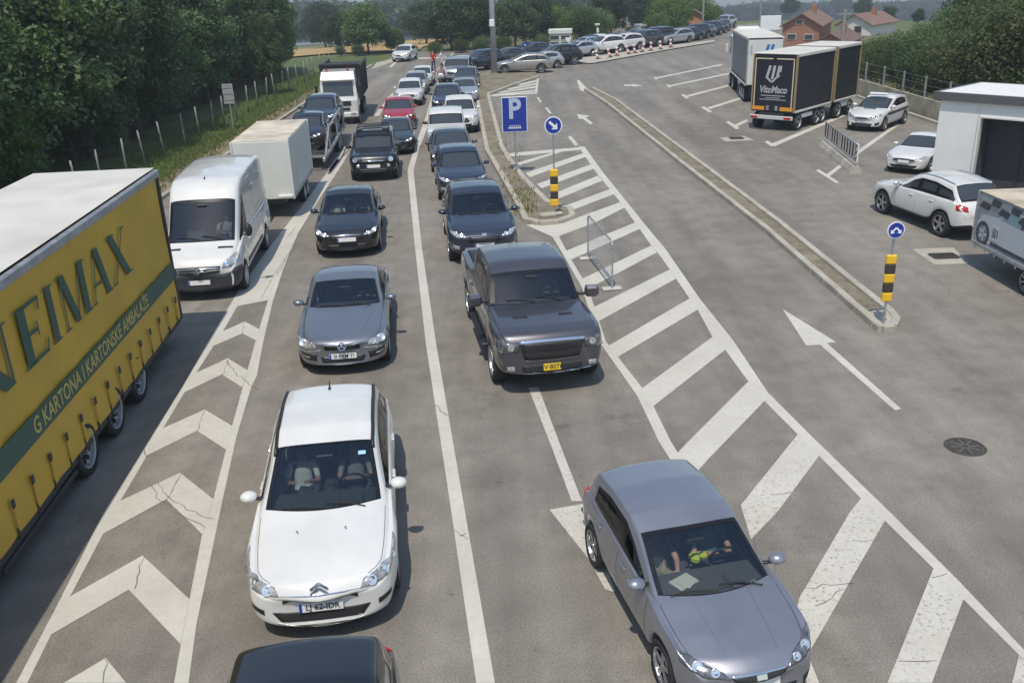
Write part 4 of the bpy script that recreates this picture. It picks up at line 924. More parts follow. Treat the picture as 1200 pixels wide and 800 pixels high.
# ------------------------------------------------------------------ lane with the red car, lane with the white off-roader
def at(px, py, z=.3):
    p = G(px, py, z); return (p.x, p.y)
jeep, jpc = park(BOXY, 'off_road_car', 'black square off-roader with round headlamps and a roof lamp bar', 'car', PBK, at(438, 203, .35), 5, 1, QG, 1.0)
m = MB(); Lh = 4.05 / 2
m.box((Lh - 1.66, 0, 1.69), (.10, 1.30, .06), 0, .02); m.build('lamp_bar', BLACK, jeep)
for y in (-.5, .5):
    m = MB(); m.box((Lh - 1.62, y, 1.745), (.10, .24, .11), 0, .03); m.build('roof_lamp', DSTEEL, jeep)
m = MB()
for y in (-.62, .62): m.box((Lh - 2.7, y, 1.72), (1.7, .05, .05), 0, .01)
for d in (2.0, 2.5, 3.0, 3.4): m.box((Lh - d, 0, 1.73), (.04, 1.2, .03))
m.build('roof_rack', BLACK, jeep)
park(SEDAN, 'saloon_car', 'black saloon half hidden behind the square off-roader', 'car', PBK, at(463, 175, .3), 4, 1, QG, .9)
park(HATCH, 'hatchback_car', 'red hatchback in the middle queue lane', 'car', PRD, at(467, 147, .25), 4, 1, QG, .98)
park(SUV, 'crossover_car', 'white crossover right behind the red hatchback', 'car', PW, at(479, 119.5, .3), 2, 1, QG, .88)
park(HATCH, 'hatchback_car', 'silver hatchback third behind the red one', 'car', PSV, at(486, 107, .3), 1, 1, QG, .95)
park(ESTATE, 'estate_car', 'white estate car at the back of the middle lane, near the person in red', 'car', PW, at(493, 97.5, .3), 0, 1, QG, .86)
park(SUV, 'crossover_car', 'dark blue crossover second behind the graphite pickup', 'car', PNV, at(544, 226, .35), 6, 1, QG, .93)
park(SEDAN, 'saloon_car', 'dark saloon between the white off-roader and the dark blue crossover', 'car', PDG, at(532, 196, .3), 5, 1, QG, .96)
wj, wjc = park(BOXY, 'off_road_car', 'white off-roader with black roof edge in the right-hand queue lane', 'car', PW, at(524, 171, .3), 3, 1, QG, .98)
park(SUV, 'crossover_car', 'white crossover with dark roof beside the island kerb', 'car', PW, at(540, 150.5, .3), 3, 1, QG, .95)
park(SEDAN, 'saloon_car', 'silver saloon boxed in beside the motorcycle', 'car', PSV, at(545, 116, .3), 2, 1, QG, .9)
park(SUV, 'crossover_car', 'dark blue crossover just in front of the motorcycle', 'car', PNV, at(524, 130, .3), 2, 1, QG, .92)
park(HATCH, 'hatchback_car', 'dark grey hatchback beside the top of the island kerb', 'car', PDG, at(543, 103, .3), -4, 1, QG, 1.0)
lr, lrc = park(BOXY, 'off_road_car', 'silver off-roader with a wide windscreen at the bend, beside the person in red', 'car', PSV, at(533, 95, .3), -4, 1, QG, 1.1)

# ------------------------------------------------------------------ lorries, van, trailers
CURT = pbr('yellow_curtain', (0.58, 0.365, 0.04), 0.55, vary=0.10, vscale=1.2, bump=0.25, bscale=2.5)
GREEN = pbr('dark_green_print', (0.035, 0.095, 0.07), 0.55)
TARP = pbr('pale_tarpaulin', (0.60, 0.58, 0.52), 0.7, vary=0.12, vscale=1.0, bump=0.3, bscale=3)
BLKC = pbr('black_curtain', (0.022, 0.023, 0.028), 0.5, vary=0.2, vscale=1.5, bump=0.25, bscale=2.5)
GRYC = pbr('grey_curtain', (0.20, 0.21, 0.225), 0.55, vary=0.12, vscale=1.5, bump=0.2, bscale=2.5)
CREAMP = pbr('pale_print', (0.62, 0.55, 0.34), 0.55)
ORNG = pbr('orange_print', (0.72, 0.30, 0.03), 0.5)
WBOX = pbr('white_box_panel', (0.62, 0.62, 0.57), 0.5, vary=0.06, vscale=1.5)
GREYP = pbr('grey_print', (0.42, 0.43, 0.45), 0.5)
def strokes(name, qs, mat, parent, org, ex, ey, sx, sy, y0=0.004, shear=0.0):
    """flat lettering cut from straight strokes; each stroke is a quad (x0,y0,x1,y1,w) with horizontal width w"""
    V = []; F = []
    for k, (x0, a, x1, b, w) in enumerate(qs):
        n = len(V); z = y0 + k * .0012
        V += [(x0 * sx + shear * a, a * sy, z), ((x0 + w) * sx + shear * a, a * sy, z), ((x1 + w) * sx + shear * b, b * sy, z), (x1 * sx + shear * b, b * sy, z)]; F.append((n, n + 1, n + 2, n + 3))
    me = mesh(name, V, F, mat)
    for p in me.polygons:
        if p.normal.z < 0: p.flip()
    return basis(link(name, me, parent), org, ex, ey)
def ser(x, y, w): return (x - .07, y, x - .07, y + .035, w + .14)
GLY = {'N': [(.06, 0, .06, 1, .05), (.02, 1, .72, 0, .24), (.88, .05, .88, 1, .05), ser(.06, 0, .05), ser(.88, .965, .05), (-.05, .965, -.05, 1, .3)],
       'E': [(.12, 0, .12, 1, .24), (.3, 0, .3, .06, .55), (.3, .94, .3, 1, .5), (.3, .47, .3, .53, .33), (.78, 0, .84, .22, .05), (.74, .78, .78, 1, .05), (.6, .38, .6, .62, .05), (.02, 0, .02, .035, .4), (.02, .965, .02, 1, .4)],
       'I': [(.2, 0, .2, 1, .5), (0, 0, 0, .035, .9), (0, .965, 0, 1, .9)],
       'M': [(.08, 0, .10, 1, .04), (.08, 1, .40, 0, .17), (.46, 0, .78, 1, .04), (.76, 0, .76, 1, .17), ser(.08, 0, .04), (.69, 0, .69, .035, .32), (-.02, .965, -.02, 1, .25), (.74, .965, .74, 1, .25)],
       'A': [(.04, 0, .42, 1, .05), (.38, 1, .72, 0, .22), (.2, .30, .2, .35, .5), ser(.04, 0, .05), (.65, 0, .65, .035, .36)],
       'X': [(.04, 1, .68, 0, .24), (.04, 0, .80, 1, .06), ser(.04, 0, .06), ser(.80, .965, .06), (-.03, .965, -.03, 1, .38), (.62, 0, .62, .035, .38)]}
def body_box(name, root, x0, x1, w, z0, z1, mats, bev=.02, faces=None):
    m = MB(); m.box(((x0 + x1) / 2, 0, (z0 + z1) / 2), (x1 - x0, w, z1 - z0), 0, bev); return m.build(name, mats, root)
def truck_wheels(root, xs_, w, r, tw=.28):
    for x in xs_:
        for sg in (1, -1): add_wheel(root, x, sg * (w / 2 - tw / 2), r, tw, 5, 'truck')

# 1. yellow curtain-side semitrailer
a0 = -.07; dv = Vector((math.sin(a0), math.cos(a0), 0)); W_ = 2.5
rear_c = Vector((-6.75, 14, 0)) + dv * 4.65 - Vector((dv.y, -dv.x, 0)) * W_ / 2
yt = thing('curtain_trailer', 'yellow curtain-sided trailer with dark green lettering at the left edge', 'lorry trailer', rear_c, math.atan2(-dv.y, -dv.x))
LT = 13.2; z0, z1 = .54, 3.70
m = MB()
NX = 44
for sg, nm in ((1, 'side_curtain'), (-1, 'side_curtain')):
    m = MB(); V = []; F = []
    for i in range(NX + 1):
        for j in range(7):
            x = .12 + (LT - .24) * i / NX; z = z0 + (z1 - .16 - z0) * j / 6
            y = W_ / 2 - .012 + .010 * math.sin(x * 9.7 + .6 * j) + .009 * math.sin(x * 4.3 + j)
            V.append((x, sg * (y - .02), z))
    for i in range(NX):
        for j in range(6): q = i * 7 + j; F.append((q, q + 1, q + 8, q + 7))
    m.add(V, F); m.build(nm, CURT, yt, smooth=True)
m = MB(); m.box((LT / 2, W_ / 2 - .03, z1 - .08), (LT, .10, .15), 0, .02); m.box((LT / 2, -W_ / 2 + .03, z1 - .08), (LT, .10, .15), 0, .02)
m.build('roof_rail', STEEL, yt)
V = []; F = []
for i in range(27):
    for j in range(7):
        x = LT * i / 26; y = (W_ - .12) * (j / 6 - .5); V.append((x, y, z1 + .03 + .015 * math.sin(i * 2.1) * (1 - (2 * j / 6 - 1) ** 2)))
for i in range(26):
    for j in range(6): q = i * 7 + j; F.append((q, q + 1, q + 8, q + 7))
MB().add(V, F).build('roof_sheet', TARP, yt, smooth=True)
for sg in (1, -1):
    m = MB(); m.box((.05, sg * (W_ / 2 - .05), (z0 + z1) / 2 - .05), (.10, .10, z1 - z0), 0, .015); m.build('corner_post', DSTEEL, yt)
m = MB(); m.box((.03, 0, (z0 + z1) / 2), (.05, W_ - .2, z1 - z0 - .1)); m.build('rear_door', WBOX, yt)
m = MB(); m.box((LT / 2, 0, z0 - .06), (LT, W_ - .1, .12)); m.box((LT / 2, .5, z0 - .28), (LT, .12, .3)); m.box((LT / 2, -.5, z0 - .28), (LT, .12, .3)); m.build('chassis', DSTEEL, yt)
m = MB(); m.box((.08, 0, .40), (.1, W_ - .3, .12), 0, .02); m.box((.12, .6, .52), (.06, .08, .2)); m.box((.12, -.6, .52), (.06, .08, .2)); m.build('underrun_bar', STEEL, yt)
for sg in (1, -1):
    m = MB(); m.box((.10, sg * .95, .50), (.06, .4, .14), 0, .02); m.build('tail_light', RED, yt)
truck_wheels(yt, (4.65 - 1.55, 4.65 - .17, 4.65 + 1.2), W_ - .06, .43, .34)
for sg in (1, -1):
    for zz in (.45, .30): m = MB(); m.box((7.6, sg * (W_ / 2 - .08), zz), (2.6, .04, .09), 0, .01); m.build('side_guard', DSTEEL, yt)
EX, EY = (-1, 0, 0), (0, 0, 1); yf = W_ / 2 + .004
m = MB(); m.box((LT / 2, yf, 1.59), (LT - .26, .006, .36)); m.build('green_band', GREEN, yt)
def sx_(s): return 4.65 - s
for ch, s0, s1 in (('N', -4.2, -2.85), ('E', -2.62, -1.62), ('I', -1.60, -1.24), ('M', -1.12, .03), ('A', .12, 1.04), ('X', 1.16, 2.16)):
    strokes('letter', GLY[ch], GREEN, yt, (sx_(s0), yf - .004, 2.34), EX, EY, s1 - s0, .84)
tm = link('band_lettering', text_mesh('G KARTONA I KARTONSKE AMBALAŽE', .345, pbr('band_print', (0.50, 0.40, 0.12), .55), .004, .002, 0, .89, 'RIGHT'), yt)
basis(tm, (sx_(2.62), yf + .008, 1.585), EX, EY)
for k in range(21):
    x = .35 + k * .62
    m = MB(); m.box((x, W_ / 2 + .004, .84), (.05, .012, .44), 0); m.box((x + .02, W_ / 2 + .014, 1.02), (.075, .022, .13), 1, .008); m.box((x, W_ / 2 - .02, .56), (.035, .02, .16), 1)
    m.build('strap', [CURT, DSTEEL], yt)

# 2. white high-roof van behind it
van, vanc = park(VAN, 'delivery_van', 'white high-roof delivery van between the yellow trailer and the white box trailer', 'van', PW, at(234, 341, .3), 5.5, 2, None, 1.0)
badge(vanc, van, .0, .80, 'star', .02)

# 3. white box trailer
bt = thing('box_trailer', 'off-white box trailer behind the white delivery van', 'trailer', (-7.92, 31.6, 0), R(-86.5))
L_, Wb = 4.6, 1.78
m = MB(); m.box((0, 0, 1.58), (L_, Wb, 1.86), 0, .02); m.build('box_body', WBOX, bt)
m = MB(); m.box((0, 0, 2.525), (L_ - .02, Wb - .02, .03), 0, .01); m.build('roof_panel', pbr('dusty_roof', (0.56, 0.50, 0.40), .8, vary=.3, vscale=1.3), bt)
for sg in (1, -1):
    for e in (1, -1):
        m = MB(); m.box((e * (L_ / 2), sg * (Wb / 2), 1.58), (.07, .07, 1.9), 0, .015); m.build('corner_trim', pbr('pale_trim', (.66, .66, .62), .4), bt)
    m = MB(); m.box((0, sg * Wb / 2, .70), (L_ - .1, .05, .12), 0, .01); m.build('side_rail', STEEL, bt)
    for x in (-.25, -.95): add_wheel(bt, x, sg * (Wb / 2 - .12), .32, .2, 8)
m = MB(); m.box((0, 0, .56), (L_ - .2, 1.2, .14)); m.box((L_ / 2 + .5, 0, .5), (1.1, .12, .12), 0, .02); m.build('chassis', DSTEEL, bt)
m = MB(); m.box((L_ / 2 + .05, Wb / 2 - .25, .74), (.10, .5, .12), 0, .03); m.box((L_ / 2 + .05, -Wb / 2 + .25, .74), (.10, .5, .12), 0, .03); m.build('front_bumper', WBOX, bt)

# 4. car transporter with two dark cars on it
ct = thing('car_transporter', 'open car transporter trailer behind the off-white box trailer', 'car transporter', (-8.35, 41.0, 0), R(-86))
m = MB()
for sg in (1, -1):
    m.box((0, sg * .86, .62), (9.6, .12, .16), 0, .02); m.box((-.5, sg * .60, .74), (8.4, .34, .05), 1, .01)
    for x in (-3.6, -.6, 2.6): m.box((x, sg * .9, 1.15), (.1, .08, 1.1), 0, .015)
    m.tube([(-3.6, sg * .9, 1.7), (2.6, sg * .9, 1.55)], .045, 6); m.tube([(2.6, sg * .9, 1.55), (4.6, sg * .9, .7)], .045, 6)
for x in np.arange(-4.2, 4.4, .8): m.box((x, 0, .6), (.08, 1.7, .1))
m.build('deck_frame', [STEEL, DSTEEL], ct)
for x in (-1.6, -.8):
    for sg in (1, -1): add_wheel(ct, x, sg * .82, .34, .22, 8)
def on_deck(p, lab, pm, y, z, ang, sc):
    o, c_ = park(p, 'loaded_car', lab, 'car', pm, (-8.35 + (y - 41) * -.065, y), ang, 1, 'cars on the transporter', sc); o.location.z = z; return o
on_deck(HATCH, 'black hatchback on the front of the car transporter', PBK, 37.4, .74, 4, .92)
on_deck(SUV, 'dark navy crossover on the rear of the car transporter', PNV, 42.0, .74, 4, .92)

# 5. white-cab tipper lorry
mt = thing('tipper_lorry', 'white-cab tipper lorry with a dark dump body on the left lane', 'lorry', (-8.95, 53.0, 0), R(-86))
Wc = 1.95
m = MB(); prof = [(2.98, .62), (3.02, 1.25), (2.95, 1.45), (2.80, 2.35), (2.55, 2.72), (1.35, 2.78), (1.35, .85), (2.2, .85), (2.2, .62)]
V = []; F = []; n = len(prof)
for sg in (1, -1):
    for (x, z) in prof: V.append((x, sg * (Wc / 2 - (.05 if z > 1.5 else 0) - (.06 if z > 2.6 else 0)), z))
F.append(tuple(range(n))); F.append(tuple(range(n, 2 * n))[::-1])
for i in range(n): F.append((i, (i + 1) % n, n + (i + 1) % n, n + i))
m.add(V, F); cab = m.build('cab', PW, mt)
bv = cab.modifiers.new('b', 'BEVEL'); bv.width = .05; bv.segments = 3; bv.limit_method = 'ANGLE'
m = MB(); m.add([(2.965, -.80, 1.50), (2.965, .80, 1.50), (2.845, .78, 2.22), (2.845, -.78, 2.22)], [(0, 1, 2, 3)]); m.add([(2.93, -.80, 1.50), (2.93, .80, 1.50), (2.81, .78, 2.22), (2.81, -.78, 2.22)], [(3, 2, 1, 0)]); m.build('windscreen', GLASSD, mt)
m = MB(); m.box((2.90, 0, 2.32), (.22, 1.7, .09), 0, .03); m.build('sun_visor', PW, mt)
m = MB(); m.box((3.02, 0, 1.12), (.04, 1.25, .24), 0, .01); m.box((3.01, 0, .82), (.05, 1.1, .14), 0, .01); m.build('grille', GRILLE, mt)
m = MB(); m.box((2.98, 0, .52), (.18, Wc, .26), 0, .05); m.build('front_bumper', PW, mt)
for sg in (1, -1):
    m = MB(); m.box((3.06, sg * .72, .56), (.04, .3, .15), 0, .02); m.build('headlight', LAMP, mt)
    m = MB(); m.box((2.1, sg * (Wc / 2 - .035), 1.85), (.85, .03, .62), 0, .01); m.build('side_window', GLASSD, mt)
    m = MB(); m.box((2.85, sg * (Wc / 2 + .17), 1.85), (.10, .16, .46), 0, .03); m.tube([(2.75, sg * Wc / 2 - sg * .05, 2.05), (2.85, sg * (Wc / 2 + .17), 2.05)], .02, 5); m.build('wing_mirror', BLACK, mt)
m = MB(); V = [(1.2, -1.0, 1.05), (1.2, 1.0, 1.05), (1.2, 1.05, 2.95), (1.2, -1.05, 2.95), (-3.9, -1.0, 1.05), (-3.9, 1.0, 1.05), (-4.2, 1.05, 2.7), (-4.2, -1.05, 2.7)]
F = [(0, 1, 2, 3), (5, 4, 7, 6), (1, 5, 6, 2), (4, 0, 3, 7), (0, 4, 5, 1)]
m.add(V, F); b_ = m.build('dump_body', pbr('dump_body_grey', (.075, .076, .082), .55, vary=.25), mt); sl = b_.modifiers.new('s', 'SOLIDIFY'); sl.thickness = .06
m = MB()
for x in (.9, -.3, -1.5, -2.7, -3.8):
    for sg in (1, -1): m.box((x, sg * 1.06, 2.0), (.10, .08, 1.75))
m.box((-1.4, 1.07, 2.86), (5.2, .1, .12)); m.box((-1.4, -1.07, 2.86), (5.2, .1, .12)); m.box((1.28, 0, 3.0), (.5, 2.1, .08)); m.build('body_rib', DSTEEL, mt)
m = MB()
for y in (-.55, .55): m.tube([(2.5, y, 2.74), (2.5, y, 2.92)], .05, 6)
m.build('roof_horn', RED, mt)
m = MB(); m.box((-1.0, 0, .85), (7.2, .8, .25)); m.box((1.8, 0, .75), (1.6, 1.6, .2)); m.build('chassis', DSTEEL, mt)
truck_wheels(mt, (2.35, -1.6, -2.7), Wc, .42)

# 6. black curtain lorry and drawbar trailer on the right, grey lorry behind
def curtain_box(root, x0, x1, w, z0, z1, curt, frame, roof, rib=True):
    m = MB(); m.box(((x0 + x1) / 2, 0, (z0 + z1) / 2), (x1 - x0 - .06, w - .05, z1 - z0 - .05)); m.build('side_curtain', curt, root)
    for e in (x0, x1):
        for sg in (1, -1): m = MB(); m.box((e, sg * (w / 2 - .03), (z0 + z1) / 2), (.10, .09, z1 - z0), 0, .012); m.build('corner_post', frame, root)
    m = MB()
    for sg in (1, -1): m.box(((x0 + x1) / 2, sg * (w / 2 - .01), z1 - .05), (x1 - x0 - .1, .06, .11), 0, .01); m.box(((x0 + x1) / 2, sg * (w / 2 - .01), z0 + .03), (x1 - x0 - .1, .05, .10), 0, .01)
    m.build('frame_rail', roof, root)
    m = MB(); m.box(((x0 + x1) / 2, 0, z1 + .012), (x1 - x0 + .04, w + .03, .05), 0, .015); m.build('roof_sheet', roof, root)
    for k in range(int((x1 - x0) / .32)):
        for sg in (1, -1):
            if sg > 0 or rib: m = MB(); m.box((x0 + .25 + k * .32, sg * (w / 2 - .012), z0 + .12), (.04, .02, .2)); m.build('strap', DSTEEL, root)
fwd = Vector((.675, .738, 0)); rc = (G(880, 135, .6) + G(930, 140, .6)) / 2; rc.z = 0
bl = thing('curtain_lorry_trailer', 'black curtain-sided trailer with pale shield emblem and orange-framed rear doors', 'lorry trailer', rc, math.atan2(fwd.y, fwd.x))
wv = 2.18
curtain_box(bl, 0, 4.0, wv, .85, 3.42, BLKC, pbr('ochre_frame', (.30, .22, .11), .55), TARP)
m = MB(); m.box((-.04, 0, 2.1), (.04, wv - .12, 2.5), 0, .01); m.build('rear_door', pbr('navy_door', (.018, .018, .03), .35, vary=.1), bl)
m = MB()
for sg in (1, -1): m.box((-.066, sg * (wv / 2 - .15), 2.08), (.012, .05, 2.3))
m.box((-.066, .52, 3.22), (.012, .86, .05)); m.box((-.066, -.52, 3.22), (.012, .86, .05)); m.build('orange_border', CREAMP, bl)
for sg in (1, -1): m = MB(); m.box((-.067, sg * .70, 1.0), (.014, .62, .17)); m.build('marker_board', ORNG, bl)
for sg in (1, -1): m = MB(); m.box((-.09, sg * .22, 1.02), (.03, .14, .20), 0, .01); m.build('door_lock', STEEL, bl)
m = MB(); m.box((-.10, 0, .60), (.12, wv - .05, .17), 0, .02); m.build('underrun_bar', pbr('bumper_grey', (.55, .55, .55), .5), bl)
for sg in (1, -1): m = MB(); m.box((-.17, sg * .84, .60), (.02, .36, .10), 0, .01); m.build('tail_light', RED, bl)
REX, REY = (0, -1, 0), (0, 0, 1)
strokes('shield_emblem', [(0, .1, .2, 1, .18), (.0, .1, .35, -.25, .2), (.36, 0, .5, 1, .18), (.35, -.25, .66, .12, .16), (.70, .2, .82, 1, .18), (.66, .12, .8, .3, .2), (.88, .55, .92, 1, .16)], GREYP, bl, (-.070, .42, 2.32), REX, REY, .74, .60)
tm = link('door_lettering', text_mesh('VitoMaco', .44, GREYP, .012, .002, .15, .80), bl); basis(tm, (-.07, 0, 1.84), REX, REY)
m = MB(); m.box((-.066, 0, 1.58), (.008, 1.2, .035)); m.box((-.066, 0, 1.48), (.008, .7, .03)); m.box((-.066, 0, 1.40), (.008, 1.3, .03)); m.build('door_print', GREYP, bl)
m = MB(); m.box((2.1, 0, .72), (4.4, 1.2, .2)); m.build('chassis', DSTEEL, bl)
for sg in (1, -1): m = MB(); m.box((1.4, sg * (wv / 2 - .05), .62), (1.2, .05, .2), 0, .02); m.build('side_guard', pbr('guard_pale', (.6, .6, .6), .45), bl)
truck_wheels(bl, (.55, 2.5, 3.1), wv, .38)
bl2 = thing('curtain_trailer', 'second black curtain-sided box coupled ahead of the shield emblem trailer', 'lorry', rc + fwd * 4.3, math.atan2(fwd.y, fwd.x))
curtain_box(bl2, 0, 2.75, wv, .85, 3.46, BLKC, pbr('ochre_frame', (.3, .22, .11), .5), TARP)
m = MB(); m.box((1.3, 0, .72), (2.6, 1.1, .2)); m.build('chassis', DSTEEL, bl2)
for sg in (1, -1): m = MB(); m.box((1.4, sg * (wv / 2 - .05), .66), (1.3, .05, .3), 0, .03); m.build('side_guard', pbr('guard_pale', (.6, .6, .6), .45), bl2)
truck_wheels(bl2, (.6, 2.0), wv, .40)

fw2 = Vector((.13, .99, 0)); rc2 = (G(882, 44, 3.5) + G(914, 45, 3.5)) / 2; rc2.z = 0
gl_ = thing('curtain_lorry', 'grey curtain-sided lorry with white rear door and blue stripes, left of the black one', 'lorry', rc2, math.atan2(fw2.y, fw2.x))
w2 = 1.95
curtain_box(gl_, 0, 7.6, w2, .95, 3.5, GRYC, STEEL, TARP, False)
m = MB(); m.box((-.04, 0, 2.2), (.04, w2 - .12, 2.4), 0, .01); m.build('rear_door', PW, gl_)
strokes('blue_stripe', [(0, 0, .25, 1, .3), (.45, 0, .7, 1, .3)], pbr('stripe_blue', (.03, .16, .42), .5), gl_, (-.066, .05, 2.65), REX, REY, .55, .5)
strokes('side_mark', [(0, 0, 0, 1, .3)], GREYP, gl_, (-.066, .82, 2.6), REX, REY, .4, .55)
m = MB(); m.box((4.4, 0, .75), (9.4, 1.0, .22)); m.build('chassis', DSTEEL, gl_)
m = MB(); m.box((8.7, 0, 2.0), (1.6, w2 - .05, 2.5), 0, .18); m.build('cab', PW, gl_)
m = MB(); m.box((8.3, 0, 3.4), (.9, w2 - .3, .55), 0, .2); m.build('roof_deflector', PW, gl_)
for sg in (1, -1):
    m = MB(); m.box((9.0, sg * (w2 / 2 - .02), 2.3), (.6, .03, .6), 0, .01); m.build('side_window', GLASSD, gl_)
    m = MB(); m.box((9.3, sg * (w2 / 2 + .16), 2.3), (.12, .18, .55), 0, .04); m.build('wing_mirror', PW, gl_)
    m = MB(); m.box((7.85, sg * (w2 / 2 - .12), 2.1), (.12, .16, 2.2), 0, .05); m.build('side_deflector', PW, gl_)
m = MB(); m.box((9.49, 0, 2.3), (.04, w2 - .35, .8), 0, .02); m.build('windscreen', GLASSD, gl_)
truck_wheels(gl_, (.8, 1.7, 2.6, 6.6, 8.6), w2, .42)

# 7. low race-car trailer on the right edge
rt = thing('race_trailer', 'low grey trailer printed with a racing car and the number 501 at the right edge', 'trailer', (12.62, 19.4, 0), R(91.5))
m = MB(); m.box((0, 0, 1.25), (5.0, 2.1, 1.26), 0, .015); m.build('box_body', pbr('print_base', (.33, .35, .38), .45, vary=.25, vscale=1.6), rt)
m = MB(); m.box((0, 0, 1.90), (5.02, 2.12, .03), 0, .01); m.build('roof_sheet', pbr('tan_roof', (.50, .43, .32), .7, vary=.35, vscale=1.2), rt)
m = MB()
for e in (1, -1):
    for sg in (1, -1): m.box((e * 2.5, sg * 1.05, 1.25), (.06, .06, 1.3), 0, .012)
m.box((0, 1.06, .64), (5.0, .05, .10), 0, .012); m.box((0, -1.06, .64), (5.0, .05, .10), 0, .012); m.build('frame_rail', STEEL, rt)
RX, RY = (-1, 0, 0), (0, 0, 1); oy = 1.056
PL = pbr('print_pale', (.52, .55, .58), .45); PD = pbr('print_dark', (.05, .055, .065), .45); PT = pbr('print_teal', (.22, .36, .40), .4); PM = pbr('print_mid', (.20, .22, .25), .45)
def flat(name, pts, mat, k, parent=rt, org=(2.5, oy, .62)):
    me = mesh(name, [(a, b, .003 + k * .0015) for a, b in pts], [tuple(range(len(pts)))], mat)
    if me.polygons[0].normal.z < 0: me.flip_normals()
    return basis(link(name, me, parent), org, RX, RY)
def circ(x, y, r, n=20): return [(x + r * math.cos(t), y + r * math.sin(t)) for t in np.linspace(0, 6.2832, n, endpoint=False)]
flat('printed_car', [(.12, .12), (.12, .55), (.35, .78), (1.0, .84), (1.45, 1.12), (2.6, 1.15), (3.4, .9), (4.4, .8), (4.6, .2)], PL, 0)
flat('printed_window', [(1.1, .82), (1.5, 1.06), (1.95, 1.08), (1.95, .80)], PT, 1); flat('printed_window', [(2.05, .80), (2.05, 1.08), (2.6, 1.08), (3.1, .84)], PT, 1)
flat('printed_pillar', [(1.95, .80), (1.95, 1.08), (2.05, 1.08), (2.05, .80)], PD, 1)
for x in (.42, 3.7):
    flat('printed_wheel', circ(x, .32, .30), PD, 2); flat('printed_rim', circ(x, .32, .20), PM, 3)
    for k in range(5): a = k * 1.2566; flat('printed_spoke', [(x + .04 * math.cos(a + 1.5), .32 + .04 * math.sin(a + 1.5)), (x + .18 * math.cos(a + .15), .32 + .18 * math.sin(a + .15)), (x + .18 * math.cos(a - .15), .32 + .18 * math.sin(a - .15)), (x + .04 * math.cos(a - 1.5), .32 + .04 * math.sin(a - 1.5))], PL, 4)
for i in range(5):
    for j in range(2):
        if (i + j) % 2 == 0: x = .1 + i * .42; flat('printed_check', [(x + .1 * j, .92 + .15 * j), (x + .44, .92 + .15 * j - .02), (x + .52, 1.06 + .15 * j), (x + .14, 1.08 + .15 * j)], PD, 5)
flat('printed_sill', [(.8, .13), (.8, .22), (3.3, .22), (3.3, .13)], PD, 2)
flat('number_panel', [(.80, .28), (.80, .66), (1.16, .66), (1.16, .28)], pbr('panel_pale', (.6, .62, .64), .45), 5)
tm = link('number_lettering', text_mesh('501', .30, PD, .006, .001, 0, .62), rt); basis(tm, (2.5 - .98, oy + .014, .62 + .44), RX, RY)
for k in range(11): m = MB(); m.box((2.3 - k * .45, 1.075, .60), (.05, .02, .16), 0, .006); m.build('clip', STEEL, rt)
for x in (-.6, .15):
    for sg in (1, -1): add_wheel(rt, x, sg * .9, .32, .2, 8)
m = MB(); m.box((0, 0, .52), (4.6, 1.5, .12)); m.build('chassis', DSTEEL, rt)
m = MB(); m.tube([(2.4, .3, .5), (3.3, 0, .48)], .04, 6); m.tube([(2.4, -.3, .5), (3.3, 0, .48)], .04, 6); m.tube([(3.1, 0, .0), (3.1, 0, .55)], .035, 8); m.lathe([(.10, -.03), (.13, 0), (.10, .03)], 'y', 14, 0, (3.1, 0, .13)); m.build('drawbar', STEEL, rt)

# ------------------------------------------------------------------ cars parked on the right
q5, q5c = make_car(SUV, 'crossover_car', 'white crossover seen from behind, parked beside the race trailer', 'car', PW, 1, None, (12.42, 26.1, 0), R(101), None, 1.0); q5.scale = (.99, .84, .95)
roof_bars(q5c, q5, 2.2, 3.9, .66, CHROME, .015, .02)
m = MB(); m.box((-2.36, 0, .88), (.02, .50, .11), 0, .004); m.build('number_plate', [PLATE], q5)
tip, tipc = park(SEDAN, 'saloon_car', 'white saloon with red-tinted number plate parked beside the white cabin', 'car', PW, at(1057, 196.5, .25), -42, 1, 'cars parked in the right-hand bays', .82)
pol, polc = park(HATCH, 'police_car', 'white hatchback with a roof light bar and dark side stripe in the right-hand bay', 'car', PW, at(1008, 148.5, .25), -42, 1, 'cars parked in the right-hand bays', 1.0)
m = MB(); m.box((.15, 0, 1.50), (.22, .85, .11), 0, .04); m.build('light_bar', pbr('lightbar_white', (.75, .78, .82), .2, coat=1), pol)
polc.patch('side_stripe', [(.9, .86, .80), (3.6, .86, .84)], [(.9, .86, .66), (3.6, .86, .70)], PNV, pol)
strokes('bonnet_mark', [(0, 0, 0, 1, 1)], PNV, pol, (1.15, -.28, .96), (0, 1, 0), (-1, 0, .12), .56, .12)

